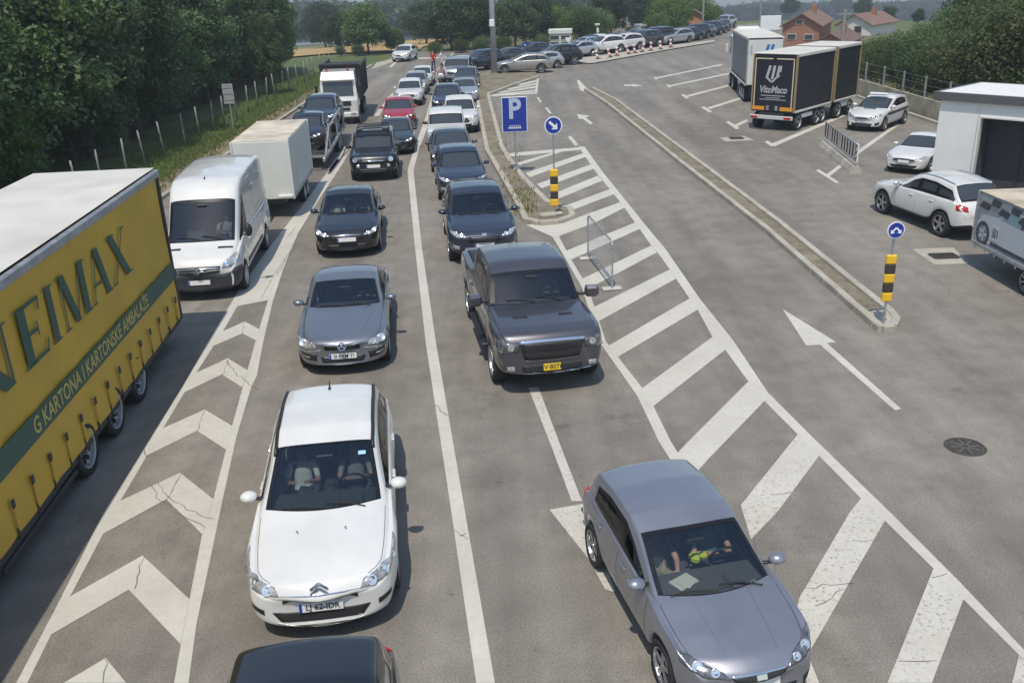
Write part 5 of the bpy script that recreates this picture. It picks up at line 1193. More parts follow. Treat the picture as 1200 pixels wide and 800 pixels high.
# ------------------------------------------------------------------ trees and bushes
def crown_mesh(name, seed, rx, rz, nclump, nleaf, leaf, mat, base=0.0, ragged=.35, column=0.0):
    """leaf-sized faces gathered in clumps through an uneven crown volume; crown spans z base..base+2rz"""
    g = np.random.default_rng(seed); cs = []
    for k in range(nclump):
        d = g.normal(size=3); d /= np.linalg.norm(d); r = g.uniform(.35, 1.0) ** .6
        c = d * r; c[2] = c[2] * (1 - column) + column * g.uniform(-1, 1)
        wz = 1.0 - .35 * max(0, c[2]) - .15 * max(0, -c[2])
        cs.append((c[0] * rx * wz, c[1] * rx * wz, base + rz + c[2] * rz * .92, rx * g.uniform(.20, .42)))
    cs = np.array(cs); n = nclump * nleaf
    ci = np.repeat(np.arange(nclump), nleaf); d = g.normal(size=(n, 3)); d /= np.linalg.norm(d, axis=1)[:, None]
    rad = g.uniform(.25, 1.0, n) ** .45 * (1 + ragged * g.normal(size=n) * .35)
    c = cs[ci, :3] + d * (cs[ci, 3] * rad)[:, None] * np.array([1, 1, .85])
    nr = d + g.normal(size=(n, 3)) * .7 + np.array([0, 0, .35]); nr /= np.linalg.norm(nr, axis=1)[:, None]
    a = np.cross(nr, g.normal(size=(n, 3))); a /= np.linalg.norm(a, axis=1)[:, None]; b = np.cross(nr, a)
    s = leaf * g.uniform(.55, 1.25, n)[:, None]
    V = np.empty((n * 4, 3)); V[0::4] = c - a * s; V[1::4] = c + b * s * .55 - nr * s * .12; V[2::4] = c + a * s; V[3::4] = c - b * s * .55 - nr * s * .12
    V[:, 2] = np.maximum(V[:, 2], base + .02)
    me = bpy.data.meshes.new(name); me.vertices.add(n * 4); me.vertices.foreach_set('co', V.ravel())
    me.loops.add(n * 4); me.loops.foreach_set('vertex_index', np.arange(n * 4, dtype=np.int32))
    me.polygons.add(n); me.polygons.foreach_set('loop_start', np.arange(0, n * 4, 4, dtype=np.int32)); me.polygons.foreach_set('loop_total', np.full(n, 4, dtype=np.int32))
    me.materials.append(mat); me.update(); me.validate(); return me
def trunk_mesh(name, seed, h, r, limbs, spread):
    g = random.Random(seed); m = MB()
    pts = [(g.uniform(-.08, .08) * k, g.uniform(-.08, .08) * k, h * k / 6) for k in range(7)]
    m.tube(pts, [r * (1.25 if k == 0 else 1) * (1 - .12 * k) for k in range(7)], 8)
    for k in range(limbs):
        z = h * g.uniform(.25, .9); a = g.uniform(0, 6.28); l = spread * g.uniform(.6, 1); t = z / h
        p0 = (pts[int(t * 6)][0], pts[int(t * 6)][1], z)
        m.tube([p0, (p0[0] + math.cos(a) * l * .5, p0[1] + math.sin(a) * l * .5, z + l * .35), (p0[0] + math.cos(a + .2) * l, p0[1] + math.sin(a + .2) * l, z + l * .8)], [r * .42, r * .25, r * .08], 6)
    o = m.build(name, BARK, smooth=True); me = o.data; bpy.data.objects.remove(o); return me
TREE_PROTO = {}
def tree(kind, loc, h, label, cat='tree', group=None, name='broadleaf_tree', wide=1.0, rz=None):
    """unit prototypes: crown about 10 m tall, scaled"""
    if kind not in TREE_PROTO:
        mat, seed, rx, rz_, nc, nl, lf, base, col = KINDS[kind]
        TREE_PROTO[kind] = (crown_mesh('crown', seed, rx, rz_, nc, nl, lf, mat, base, .35, col), trunk_mesh('trunk', seed, (base + rz_ * 1.5), .20 if rx > 1.4 else .08, 9, rx * .7))
    cm, tm_ = TREE_PROTO[kind]; k = h / 10.0
    t = thing(name, label, cat, loc, rng.uniform(0, 6.28) if rz is None else rz, group)
    t.scale = (k * wide, k * wide, k)
    link('trunk', tm_, t); link('crown', cm, t); return t
KINDS = {'wood_a': (LEAF[0], 11, 2.3, 4.9, 120, 150, .112, .15, .6), 'wood_b': (LEAF[0], 12, 2.1, 4.95, 120, 150, .112, .05, .7), 'wood_c': (LEAF[1], 13, 2.3, 4.9, 120, 150, .115, .1, .6), 'wood_d': (LEAF[1], 14, 2.0, 4.95, 120, 150, .112, .05, .7),
         'round_a': (LEAF[1], 21, 4.2, 4.8, 110, 120, .20, .2, .35), 'round_b': (LEAF[4], 22, 4.2, 4.8, 110, 120, .21, .2, .35), 'lime': (LEAF[2], 23, 4.6, 4.8, 110, 120, .20, .2, .3), 'copper': (LEAF[3], 24, 3.8, 4.4, 80, 100, .21, 1.0, .2),
         'bush_a': (LEAF[5], 31, 4.6, 5.2, 110, 130, .17, .05, .35), 'bush_b': (LEAF[1], 32, 4.6, 5.2, 110, 130, .17, .05, .35), 'bush_lime': (LEAF[2], 33, 4.2, 4.9, 80, 110, .26, .1, .3), 'far_a': (LEAF[4], 41, 4.8, 4.6, 60, 70, .34, .6, .2), 'far_b': (LEAF[4], 42, 4.2, 4.7, 60, 70, .34, .6, .3)}
# the wood on the left: rows of tall trees behind the fence
WG = 'tall trees of the wood behind the left fence'
rows = ((-19.3, 2.9, 11.0), (-21.9, 3.6, 12.5), (-24.0, 4.4, 14), (-28.5, 5.2, 15), (-34, 6.5, 16))
for ri, (x, st_, hh) in enumerate(rows):
    y = 18.0 + ri * .8 + (6 if ri > 2 else 0)
    while y < 86:
        h = hh * rng.uniform(.82, 1.15) * (1.0 if y < 62 else 1.0 - .012 * (y - 62))
        kd = ('wood_a', 'wood_b', 'wood_c', 'wood_d')[rng.integers(0, 4) if ri else rng.integers(0, 4)]
        tree(kd, (x + rng.normal(0, .45), y + rng.normal(0, .6), .05), h, 'tall dark green tree at the front edge of the wood behind the wire fence' if ri == 0 else 'tall dark green tree deep inside the wood behind the left wire fence', 'tree', WG if ri == 0 else 'tall trees deep inside the left wood', 'woodland_tree', rng.uniform(.92, 1.2))
        y += st_ * rng.uniform(.8, 1.2)
for (px, py, h, lab) in ((105, 196, 5.2, 'light green young tree at the wood edge above the yellow trailer roof'), (155, 186, 3.0, 'small light green shrub beside the fence above the delivery van'), (22, 236, 4.2, 'bright leafy shrub at the left picture edge above the yellow trailer')):
    p = G(px, py); tree('bush_lime' if px < 60 else 'wood_c', (p.x - .6, p.y, .05), h, lab, 'shrub', None, 'shrub', 1.0)
p = G(322, 113); tree('wood_c', (p.x - .3, p.y, .05), 6.0, 'pale green slender tree standing right at the fence beside the tipper lorry', 'tree', None, 'young_tree', .8)
# trees beyond the bend: (base px, base py, height in photo px, kind, width, label)
BT = [(432, 64, 62, 'round_a', 1.0, 'rounded light green tree beyond the bend, between the two wheat patches'), (400, 60, 44, 'round_b', 1.0, 'dark tree left of the rounded green tree beyond the bend'), (382, 56, 52, 'round_b', 1.1, 'dark tree at the end of the wood beside the tipper lorry'),
      (462, 62, 30, 'round_a', 1.0, 'low green tree just right of the rounded one beyond the bend'), (500, 52, 50, 'round_b', 1.2, 'dark tree behind the wheat patch'), (530, 60, 66, 'round_b', 1.1, 'dark tall tree left of the steel lamp mast'), (557, 58, 60, 'round_b', 1.0, 'dark tree directly left of the steel lamp mast'),
      (604, 58, 62, 'round_a', 1.0, 'grey-green tree right of the lattice mast'), (628, 54, 56, 'round_b', .9, 'dark tree behind the blue round sign'), (652, 50, 42, 'lime', 1.1, 'yellow-green tree behind the white cabin'), (684, 52, 44, 'lime', 1.0, 'lime tree right of the white cabin'),
      (700, 48, 40, 'round_a', 1.0, 'green tree below the red-roofed house'), (716, 40, 60, 'round_b', .8, 'dark narrow tree beside the grey steep gable'), (756, 36, 44, 'round_b', 1.1, 'dark tree behind the grey box lorry'), (786, 40, 44, 'lime', 1.2, 'bright green tree left of the orange house wall'), (822, 36, 40, 'lime', .9, 'bright green tree right of the orange house wall'),
      (770, 44, 28, 'lime', 1.1, 'low lime tree right of the grey box lorry'), (800, 30, 44, 'round_a', 1.0, 'tall green tree above the orange house wall'), (838, 30, 24, 'round_a', .9, 'small green tree at the field edge right of the lime trees')]
for px, py, hp, kd, wd, lab in BT:
    p = GT(px, py); zc = sight(px, py).dot(AF) and (p - Vector((0, 0, H_CAM))).dot(AF); h = hp * zc / F_PX / .93
    tree(kd, p, h, lab, 'tree', 'trees beyond the bend', 'broadleaf_tree', wd)
# hedge of trees behind the concrete wall on the right
HB = [(1012, 100, 50, 'bush_b', 1.0), (1032, 104, 60, 'bush_a', 1.0), (1056, 112, 64, 'bush_b', 1.0), (1082, 120, 70, 'bush_b', 1.1), (1110, 128, 74, 'bush_a', 1.1), (1142, 134, 84, 'bush_a', 1.2), (1176, 140, 96, 'bush_a', 1.2), (1206, 146, 104, 'bush_a', 1.2),
      (1000, 84, 30, 'bush_b', 1.2), (1028, 84, 40, 'bush_a', 1.2), (1062, 92, 52, 'bush_b', 1.2), (1098, 98, 62, 'bush_a', 1.2), (1130, 104, 74, 'bush_b', 1.3), (1166, 110, 86, 'bush_a', 1.3), (1200, 114, 92, 'bush_a', 1.3), (1118, 82, 60, 'bush_b', 1.1), (1080, 76, 40, 'bush_b', 1.2), (1160, 92, 84, 'round_a', 1.0), (1200, 96, 88, 'round_a', 1.0), (1128, 90, 78, 'round_b', .9)]
HL = ['leafy bush at the left end behind the low concrete wall', 'leafy bush behind the low concrete wall']
for k, (px, py, hp, kd, wd) in enumerate(HB):
    p = G(px, py); p.x = max(p.x, 21.6 + (py < 100) * 1.5); zc = (p - Vector((0, 0, H_CAM))).dot(AF); h = hp * (1.1 + .0030 * max(0, px - 1040)) * zc / F_PX
    tree(kd, (p.x, p.y, float(terr(np.array([p.x]), np.array([p.y]))[0])), h, 'tall leafy bush in the dense hedge behind the low concrete wall on the right', 'bush', 'bushes of the hedge behind the right-hand wall', 'hedge_bush', wd * .8)
# single trees in the far fields
for px, py, hp, kd, lab in ((985, 20, 26, 'far_a', 'single dark tree in the far field above the brick house'), (1010, 22, 24, 'far_b', 'single tree behind the white house'), (925, 22, 24, 'far_b', 'dark tree left of the brick house'), (905, 20, 22, 'far_a', 'dark tree above the white billboard'), (962, 18, 16, 'far_b', 'small far tree between the two houses'), (1040, 28, 20, 'far_a', 'dark far tree right of the white house'), (1075, 30, 18, 'far_b', 'dark far tree above the hedge'), (1135, 34, 30, 'far_a', 'tall dark tree rising above the hedge at right')):
    p = GT(px, py); zc = (p - Vector((0, 0, H_CAM))).dot(AF); tree(kd, p, hp * zc / F_PX / .93, lab, 'tree', None, 'far_tree')
# far wood that reads as one dark mass
v = []; f = []
g_ = np.random.default_rng(77)
def far_wood(name, p0, p1, h, depth, n):
    m = []
    for k in range(n):
        t = k / n + g_.uniform(-.5, .5) / n; x = lerp(p0.x, p1.x, t) + g_.uniform(-1, 1) * depth * .15; y = lerp(p0.y, p1.y, t) + g_.uniform(0, depth)
        m.append((x, y, lerp(p0.z, p1.z, t), h * g_.uniform(.7, 1.15)))
    base = crown_mesh('far_crown', 55, 4.6, 4.8, 26, 26, .75, LEAF[4], .1, .35, .2)
    nv = len(base.vertices); co = np.empty(nv * 3); base.vertices.foreach_get('co', co); co = co.reshape(-1, 3)
    V = np.concatenate([co * np.array([q[3] / 10 * 1.3, q[3] / 10 * 1.3, q[3] / 10]) + np.array(q[:3]) for q in m]); nt_ = len(V)
    me = bpy.data.meshes.new(name); me.vertices.add(nt_); me.vertices.foreach_set('co', V.ravel()); me.loops.add(nt_); me.loops.foreach_set('vertex_index', np.arange(nt_, dtype=np.int32))
    me.polygons.add(nt_ // 4); me.polygons.foreach_set('loop_start', np.arange(0, nt_, 4, dtype=np.int32)); me.polygons.foreach_set('loop_total', np.full(nt_ // 4, 4, dtype=np.int32)); me.materials.append(LEAF[4]); me.update()
    return tag(link(name, me), kind='stuff')
def GF(px, py, yfar):
    d = sight(px, py); t = yfar / d.y; q = Vector((d.x * t, d.y * t, H_CAM + d.z * t)); return q
def ground_at(px, y):
    d = sight(px, 20); x = d.x * y / d.y; return Vector((x, y, float(terr(np.array([x]), np.array([y]))[0])))
far_wood('far_wood', ground_at(330, 560), ground_at(1340, 620), 17, 70, 420)
far_wood('far_wood', ground_at(300, 300), ground_at(560, 330), 13, 40, 60)
far_wood('far_wood', ground_at(690, 330), ground_at(790, 330), 14, 40, 30)

# ------------------------------------------------------------------ fences, wall, cabin
ft = thing('wire_fence', 'wire fence on leaning wooden posts along the wood on the left', 'fence', (-15.05, 0, .08))
POST = pbr('weathered_post', (.27, .26, .24), .85, vary=.25, bump=.4)
tops = []
for k, y in enumerate(np.arange(20, 84, 2.35)):
    m = MB(); m.tube([(0, 0, -.1), (0, 0, 1.0), (0, 0, 1.62)], [.042, .040, .036], 7); o = m.build('fence_post', POST, ft, smooth=True)
    o.location = (rng.normal(0, .05), y + rng.normal(0, .12), 0); o.rotation_euler = (rng.normal(0, .03), rng.normal(-.03, .045), 0); tops.append(o)
for h in (.35, .7, 1.05, 1.4):
    m = MB(); pts = []
    for a, b in zip(tops, tops[1:]):
        for t in (0, .5): pts.append((lerp(a.location.x, b.location.x, t) + a.rotation_euler[1] * h, lerp(a.location.y, b.location.y, t), h - .05 * (t == .5)))
    m.tube(pts, .004, 4); m.build('wire', DSTEEL, ft)
wt_ = thing('concrete_wall', 'low beige concrete panel wall topped by grey fence posts at the right', 'wall', (20.75, 0, 0))
WALLM = pbr('wall_concrete', (.42, .385, .29), .85, vary=.3, vscale=1.1, bump=.3)
wy = np.arange(30.5, 62.0, 2.6)
for k, y in enumerate(wy):
    m = MB(); m.box((0, y + 1.3, .44), (.14, 2.57, .94), 0, .015); m.build('wall_panel', WALLM, wt_)
    m = MB(); m.box((-.02, y, .95), (.09, .09, 1.95), 0, .01); m.build('fence_post', STEEL, wt_)
for h in (1.15, 1.5, 1.85): m = MB(); m.tube([(-.02, 30.5, h), (-.02, 62, h)], .008, 4); m.build('wire', STEEL, wt_)
kw = structure('wall_foot_kerb'); kerb('k', [(20.35, 30), (20.35, 60)], .18, .12, KC, 1.5, parent=kw)

A_ = Vector((14.0, 29.9, 0)); d1 = Vector((.64, -.768, 0)).normalized(); d2 = Vector((.67, .742, 0))
cb = thing('white_cabin', 'white flat-roofed cabin with dark fascia and a wide dark doorway at the right edge', 'cabin', A_, math.atan2(d1.y, d1.x))
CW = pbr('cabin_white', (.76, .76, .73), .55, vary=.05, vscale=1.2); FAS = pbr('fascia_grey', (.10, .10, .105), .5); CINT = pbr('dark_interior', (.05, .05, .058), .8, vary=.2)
# local: +x along the front towards the camera side, +y inwards
Lc, Dc, Hc = 7.0, 3.0, 3.22
m = MB(); m.box((.63, .06, Hc / 2 - .12), (1.26, .12, Hc - .24), 0, .006); m.build('wall', CW, cb)
m = MB(); m.box((4.1, .06, 2.80), (5.66, .12, .46)); m.build('wall', CW, cb)
m = MB(); m.box((.06, Dc / 2 + .06, Hc / 2 - .12), (.12, Dc - .12, Hc - .24)); m.build('wall', CW, cb)
m = MB(); m.box((Lc / 2, Dc - .06, Hc / 2 - .12), (Lc - .3, .12, Hc - .24)); m.build('wall', CW, cb)
m = MB(); m.box((1.31, .05, 1.27), (.08, .20, 2.54), 0, .01); m.box((4.1, .05, 2.56), (5.6, .20, .06), 0, .01); m.build('door_frame', PW, cb)
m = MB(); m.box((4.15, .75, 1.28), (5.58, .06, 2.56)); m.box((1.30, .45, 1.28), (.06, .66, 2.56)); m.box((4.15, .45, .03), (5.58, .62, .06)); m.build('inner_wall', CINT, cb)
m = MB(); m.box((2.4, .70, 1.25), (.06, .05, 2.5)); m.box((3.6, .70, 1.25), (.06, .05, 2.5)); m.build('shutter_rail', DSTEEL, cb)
m = MB(); m.box((Lc / 2 - .08, -.09, Hc - .10), (Lc + .2, .10, .26), 0, .012); m.box((-.16, Dc / 2 - .04, Hc - .10), (.10, Dc + .2, .26), 0, .012); m.box((Lc / 2 - .08, Dc + .07, Hc - .10), (Lc + .2, .10, .26), 0, .012); m.build('fascia', FAS, cb)
m = MB(); m.box((Lc / 2 - .06, Dc / 2, Hc - .08), (Lc + .1, Dc + .16, .20), 0, .02); m.build('roof', pbr('roof_membrane', (.74, .73, .70), .6, vary=.06), cb)
for k in range(4): m = MB(); m.box((1.6 + k * 1.6, .33, 2.9 - .02), (.02, .3, .01)); m.build('roof_seam', FAS, cb)

# ------------------------------------------------------------------ signs and posts
def disc(m, c, r, t, mi, n=28): m.lathe([(0, -t / 2), (r, -t / 2), (r, t / 2), (0, t / 2)], 'y', n, mi, c)
def flat_xz(name, pts, mat, parent, y): 
    me = mesh(name, [(a, y, b) for a, b in pts], [tuple(range(len(pts)))], mat)
    if me.polygons[0].normal.y > 0: me.flip_normals()
    return link(name, me, parent)
ps = thing('parking_sign', 'blue rectangular parking sign with pale letter P in the soil island', 'sign', G(605, 204) + Vector((0, 0, -.12)), R(2))
m = MB(); m.tube([(0, 0, -.1), (0, 0, 3.0)], .032, 10); m.build('pole', STEEL, ps)
m = MB(); m.box((0, -.05, 2.38), (.96, .03, 1.30), 0, .01); m.build('border', SIGNW, ps)
m = MB(); m.box((0, -.062, 2.38), (.91, .02, 1.25), 0, .008); m.build('panel', SIGNB, ps)
PPAL = pbr('sign_pale_blue', (.42, .50, .60), .45)
tm = link('letter', text_mesh('P', 1.02, PPAL, .03, .002, 0, .92), ps); basis(tm, (.0, -.075, 2.56), (1, 0, 0), (0, 0, 1))
flat_xz('small_print', [(-.22, 1.96), (.22, 1.96), (.22, 1.985), (-.22, 1.985)], PPAL, ps, -.0735); 
for k in range(7): flat_xz('small_print', [(-.24 + k * .07, 1.86), (-.195 + k * .07, 1.86), (-.195 + k * .07, 1.93), (-.24 + k * .07, 1.925)], SIGNW, ps, -.0735)
def marker_post(base, label, zpole, zsign, r, zb0, zb1, wb, arrow):
    t = thing('marker_post', label, 'sign', base)
    m = MB(); m.tube([(0, 0, -.02), (0, 0, zpole)], .028, 10); m.build('pole', STEEL, t)
    n = 5; dz = (zb1 - zb0) / n
    for k in range(n):
        m = MB()
        if k % 2 == 0: m.box((0, 0, zb0 + dz * (k + .5)), (wb, wb * .45, dz - .004), 0, .025)
        else: m.box((0, 0, zb0 + dz * (k + .5)), (wb * .93, wb * .40, dz - .004), 0, .012)
        m.build('yellow_band' if k % 2 == 0 else 'black_band', YEL if k % 2 == 0 else MBLK, t)
    m = MB(); disc(m, (0, -.045, zsign), r, .02, 0); m.build('rim', SIGNW, t)
    m = MB(); disc(m, (0, -.058, zsign), r * .87, .012, 0); m.build('panel', SIGNB, t)
    arrow(t, zsign, r)
    return t
def arrow_pts(cx, cz, ang, L, w, hw, hl):
    pts = [(-L / 2, -w / 2), (L / 2 - hl, -w / 2), (L / 2 - hl, -hw / 2), (L / 2, 0), (L / 2 - hl, hw / 2), (L / 2 - hl, w / 2), (-L / 2, w / 2)]
    c, s_ = math.cos(ang), math.sin(ang); return [(cx + a * c - b * s_, cz + a * s_ + b * c) for a, b in pts]
def arr1(t, z, r): flat_xz('arrow', arrow_pts(.0, z, R(-42), r * 1.25, r * .28, r * .95, r * .5), SIGNW, t, -.066)
def arr2(t, z, r):
    flat_xz('arrow', arrow_pts(r * .32, z - r * .05, R(-50), r * .95, r * .2, r * .62, r * .4), SIGNW, t, -.066); flat_xz('arrow', arrow_pts(-r * .32, z - r * .05, R(230), r * .95, r * .2, r * .62, r * .4), SIGNW, t, -.0665)
marker_post(G(650, 256) + Vector((0, 0, .1)), 'yellow-black marker post with round blue arrow sign on the soil island tip', 2.7, 2.78, .27, .30, 1.45, .26, arr1)
marker_post(G(1035, 379.5, .12), 'yellow-black marker post with small round blue sign at the kerb median end', 2.0, 2.02, .175, .50, 1.50, .215, arr2)
for px, py, w in ((650, 257, .6),):
    t = thing('broken_kerb_lump', 'pale broken concrete lump at the foot of the island marker post', 'rubble', G(px, py) + Vector((-.2, 0, .1)))
    m = MB(); m.box((0, 0, .05), (.55, .3, .14), 0, .05, Matrix.Rotation(.3, 3, 'Z')); m.box((.35, .12, .05), (.25, .2, .12), 0, .05); m.build('lump', KC, t)
sg_ = thing('information_sign', 'plain grey rectangular sign seen from behind on the grass verge', 'sign', G(274, 155) + Vector((0, 0, .1)))
m = MB(); m.tube([(0, 0, 0), (0, 0, 2.1)], .04, 8); m.build('pole', STEEL, sg_)
m = MB(); m.box((0, -.04, 1.85), (.55, .03, 1.0), 0, .01); m.build('panel', pbr('grey_panel', (.33, .34, .34), .5, vary=.12), sg_)
for z in (1.55, 1.85, 2.15): m = MB(); m.box((0, -.06, z), (.5, .02, .03)); m.build('stiffener', STEEL, sg_)

# mesh barrier on the hatching
b0, b1 = G(689, 303), G(717.5, 340); dvb = (b1 - b0); Lb = dvb.length
mbt = thing('mesh_barrier', 'see-through wire mesh barrier panel standing on white feet on the hatched area', 'barrier', b0, math.atan2(dvb.y, dvb.x))
m = MB(); hB = 1.12
m.tube([(0, 0, 0), (0, 0, hB), (.12, 0, hB + .08), (Lb - .12, 0, hB + .08), (Lb, 0, hB), (Lb, 0, 0)], .02, 8); m.tube([(0, 0, .22), (Lb, 0, .22)], .022, 8); m.build('frame', STEEL, mbt)
m = MB()
for x in np.arange(.06, Lb, .06): m.tube([(x, 0, .22), (x, 0, hB + .07)], .0024, 3, caps=False)
for z in np.arange(.3, hB, .12): m.tube([(0, 0, z), (Lb, 0, z)], .0024, 3, caps=False)
tag(m.build('mesh', STEEL, mbt), kind='stuff')
for x in (.05, Lb - .05): m = MB(); m.box((x, 0, .03), (.2, .48, .06), 0, .02); m.build('foot', pbr('foot_white', (.50, .48, .44), .7, vary=.15), mbt)
# concrete barrier with railing on the parking area
c0, c1 = G(965, 172), G(1003, 204); dvc = c1 - c0; Lc_ = dvc.length
cbt = thing('railing_barrier', 'concrete barrier block with grey upright railing and a striped end board', 'barrier', c0, math.atan2(dvc.y, dvc.x))
m = MB(); V = []; prof = [(-.22, 0), (.22, 0), (.20, .08), (.11, .26), (-.11, .26), (-.20, .08)]
for x in (0, Lc_): V += [(x, a, b) for a, b in prof]
m.add(V, [tuple(range(6))[::-1], tuple(range(6, 12))] + [(i, (i + 1) % 6, 6 + (i + 1) % 6, 6 + i) for i in range(6)]); m.build('concrete_base', pbr('barrier_concrete', (.40, .365, .31), .85, vary=.25, vscale=2), cbt)
m = MB(); m.box((Lc_ / 2, 0, 1.02), (Lc_ - .05, .06, .06), 0, .01); m.box((Lc_ / 2, 0, .46), (Lc_ - .05, .05, .05), 0, .01); m.build('rail', STEEL, cbt)
for k in range(13):
    x = .12 + k * (Lc_ - .5) / 12; m = MB(); m.box((x, 0, .72), (.16 if k in (2, 6) else .07, .04, .58), 0, .006); m.build('upright', pbr('railing_grey', (.45, .42, .40), .6) if k in (2, 6) else DSTEEL, cbt)
m = MB(); m.box((Lc_ - .16, 0, .74), (.30, .05, .66), 0, .008); m.build('end_board', SIGNW, cbt)
for sy in (1, -1):
    for k in range(3):
        q = [(-.145, .0 + k * .22), (.145, .14 + k * .22), (.145, .24 + k * .22), (-.145, .10 + k * .22)]
        q = [(a, min(.65, b)) for a, b in q]
        me = mesh('board_stripe', [(Lc_ - .16 + a, sy * (.028), .42 + b) for a, b in q], [(0, 1, 2, 3)], pbr('stripe_red', (.42, .10, .08), .5)); link('board_stripe', me, cbt)

# lamp mast, lattice mast, booth and what stands along the far kerb
t = thing('steel_mast', 'tall round steel mast with a small white box at the top of the soil island', 'mast', G(579.5, 88) + Vector((0, 0, .1)))
m = MB(); m.tube([(0, 0, 0), (0, 0, 5), (0, 0, 11)], [.24, .21, .17], 14); m.build('pole', pbr('mast_grey', (.36, .37, .39), .5, metal=.3), t, smooth=True)
m = MB(); m.lathe([(.3, 0), (.3, .04), (.22, .06)], 'z', 14); m.build('base_flange', STEEL, t)
m = MB(); m.box((-.05, -.26, 3.75), (.38, .2, .52), 0, .03); m.build('white_box', SIGNW, t)
p = GT(588.5, 52); t = thing('lattice_mast', 'pale lattice mast right behind the round steel mast', 'mast', p)
m = MB(); w = .52
for sx in (-1, 1):
    for sy in (-1, 1): m.tube([(sx * w, sy * w, 0), (sx * w, sy * w, 14)], .06, 5)
for k in range(11):
    z = k * 1.2
    for sx, sy, ex, ey in ((-1, -1, 1, -1), (1, -1, 1, 1), (1, 1, -1, 1), (-1, 1, -1, -1)): m.tube([(sx * w, sy * w, z), (ex * w, ey * w, z + 1.2)], .035, 4); m.tube([(sx * w, sy * w, z), (ex * w, ey * w, z)], .03, 4)
m.build('lattice', pbr('mast_pale', (.5, .51, .52), .5), t)

def ztop(px, py, hp, dz=0):
    p = GT(px, py); return p, (p - Vector((0, 0, H_CAM))).dot(AF) / F_PX
p, k = ztop(657, 55, 1); bo = thing('checkpoint_booth', 'small cream booth with two rows of windows beyond the queue', 'booth', p, R(-6))
bw, bh = 25 * k, 17 * k / 1.06
BOO = pbr('booth_cream', (.58, .57, .50), .6, vary=.08)
m = MB(); m.box((0, 0, bh / 2), (bw, bw * .8, bh), 0, .02); m.build('wall', BOO, bo)
m = MB(); m.box((0, 0, bh + .12), (bw * 1.1, bw * .9, .45), 0, .04); m.build('roof', pbr('booth_roof', (.66, .66, .62), .6), bo)
for zz, hh in ((.66, .26), (.30, .14)):
    for xx in (-.26, .24): m = MB(); m.box((bw * xx, -bw * .4 - .01, bh * zz), (bw * .40, .03, bh * hh), 0, .01); f_ = m.build('window', GLASSD, bo); m = MB(); m.box((bw * xx, -bw * .4 - .02, bh * (zz - hh / 2) - .02), (bw * .44, .06, .05)); m.build('sill', BOO, f_)
p, k = ztop(617, 70, 1); t = thing('round_sign', 'round blue sign with white arrow standing behind the queue near the lamp mast', 'sign', p)
m = MB(); m.tube([(0, 0, 0), (0, 0, 15 * k)], .04, 6); m.build('pole', STEEL, t); m = MB(); disc(m, (0, -.06, 15 * k), 5.2 * k, .04, 0); m.build('panel', SIGNB, t); flat_xz('arrow', arrow_pts(0, 15 * k, R(-45), 6 * k, 1.4 * k, 4.2 * k, 2.4 * k), SIGNW, t, -.083)
p, k = ztop(666, 62, 1); t = thing('yield_sign', 'white inverted triangle sign in front of the cream booth', 'sign', p)
m = MB(); m.tube([(0, 0, 0), (0, 0, 13 * k)], .035, 6); m.build('pole', STEEL, t); me = flat_xz('panel', [(-4 * k, 17 * k), (4 * k, 17 * k), (0, 10.5 * k)], SIGNW, t, -.05); sl = me.modifiers.new('s', 'SOLIDIFY'); sl.thickness = .02
p, k = ztop(700, 58, 1); t = thing('street_lamp', 'grey street lamp with a flat pale head in front of the lime tree', 'street lamp', p)
m = MB(); m.tube([(0, 0, 0), (0, 0, 26 * k)], .06, 6); m.build('pole', STEEL, t); m = MB(); m.box((0, 0, 27.5 * k), (6 * k, 3 * k, 2.2 * k), 0, .05); m.build('lamp_head', pbr('lamp_head', (.55, .54, .5), .5), t); m = MB(); m.box((.3 * k, -.1, 21 * k), (3 * k, .2, 5 * k), 0, .05); m.build('lamp_box', pbr('lamp_head', (.55, .54, .5), .5), t)
sheet('far_kerb_island', [G(x, y) for x, y in ((664, 72.5), (690, 75.5), (697, 75), (790, 58), (837, 50.5), (837, 48), (782, 54.5), (703, 66.5), (674, 69.5))], .09, KC)
for k_, (px, py) in enumerate(((700.7, 70.7), (715, 68.7), (723, 66.9), (736.7, 64.9), (744, 63.6), (752.7, 62.4), (762.7, 60.8), (774, 59.3), (786, 56.9))):
    p = G(px, py); t = thing('delineator_post', ['red and white leaning delineator at the left end of the far kerb row', 'red and white upright delineator in the row along the far kerb'][0 if k_ == 0 else 1], 'delineator', p + Vector((0, 0, .09)), R(-35), 'delineators along the far kerb island')
    m = MB(); m.box((0, 0, .05), (.75, .40, .10), 0, .03); m.build('foot', RUBBER, t)
    for j in range(4):
        m = MB(); m.add([(-.17, -.03, .10 + j * .28), (.17, -.03, .02 + j * .28 + .10), (.17, -.03, .30 + j * .28), (-.17, -.03, .38 + j * .28), (-.17, .03, .10 + j * .28), (.17, .03, .12 + j * .28), (.17, .03, .30 + j * .28), (-.17, .03, .38 + j * .28)], [(0, 1, 2, 3), (7, 6, 5, 4), (0, 4, 5, 1), (1, 5, 6, 2), (2, 6, 7, 3), (3, 7, 4, 0)]); m.build('white_band' if j % 2 else 'red_band', SIGNW if j % 2 else pbr('stripe_red', (.42, .10, .08), .5), t)
    t.scale = (.66, .66, .68); t.rotation_euler = (rng.normal(0, .05), -.25 if k_ in (0, 1, 3) else rng.normal(0, .06), R(-20))

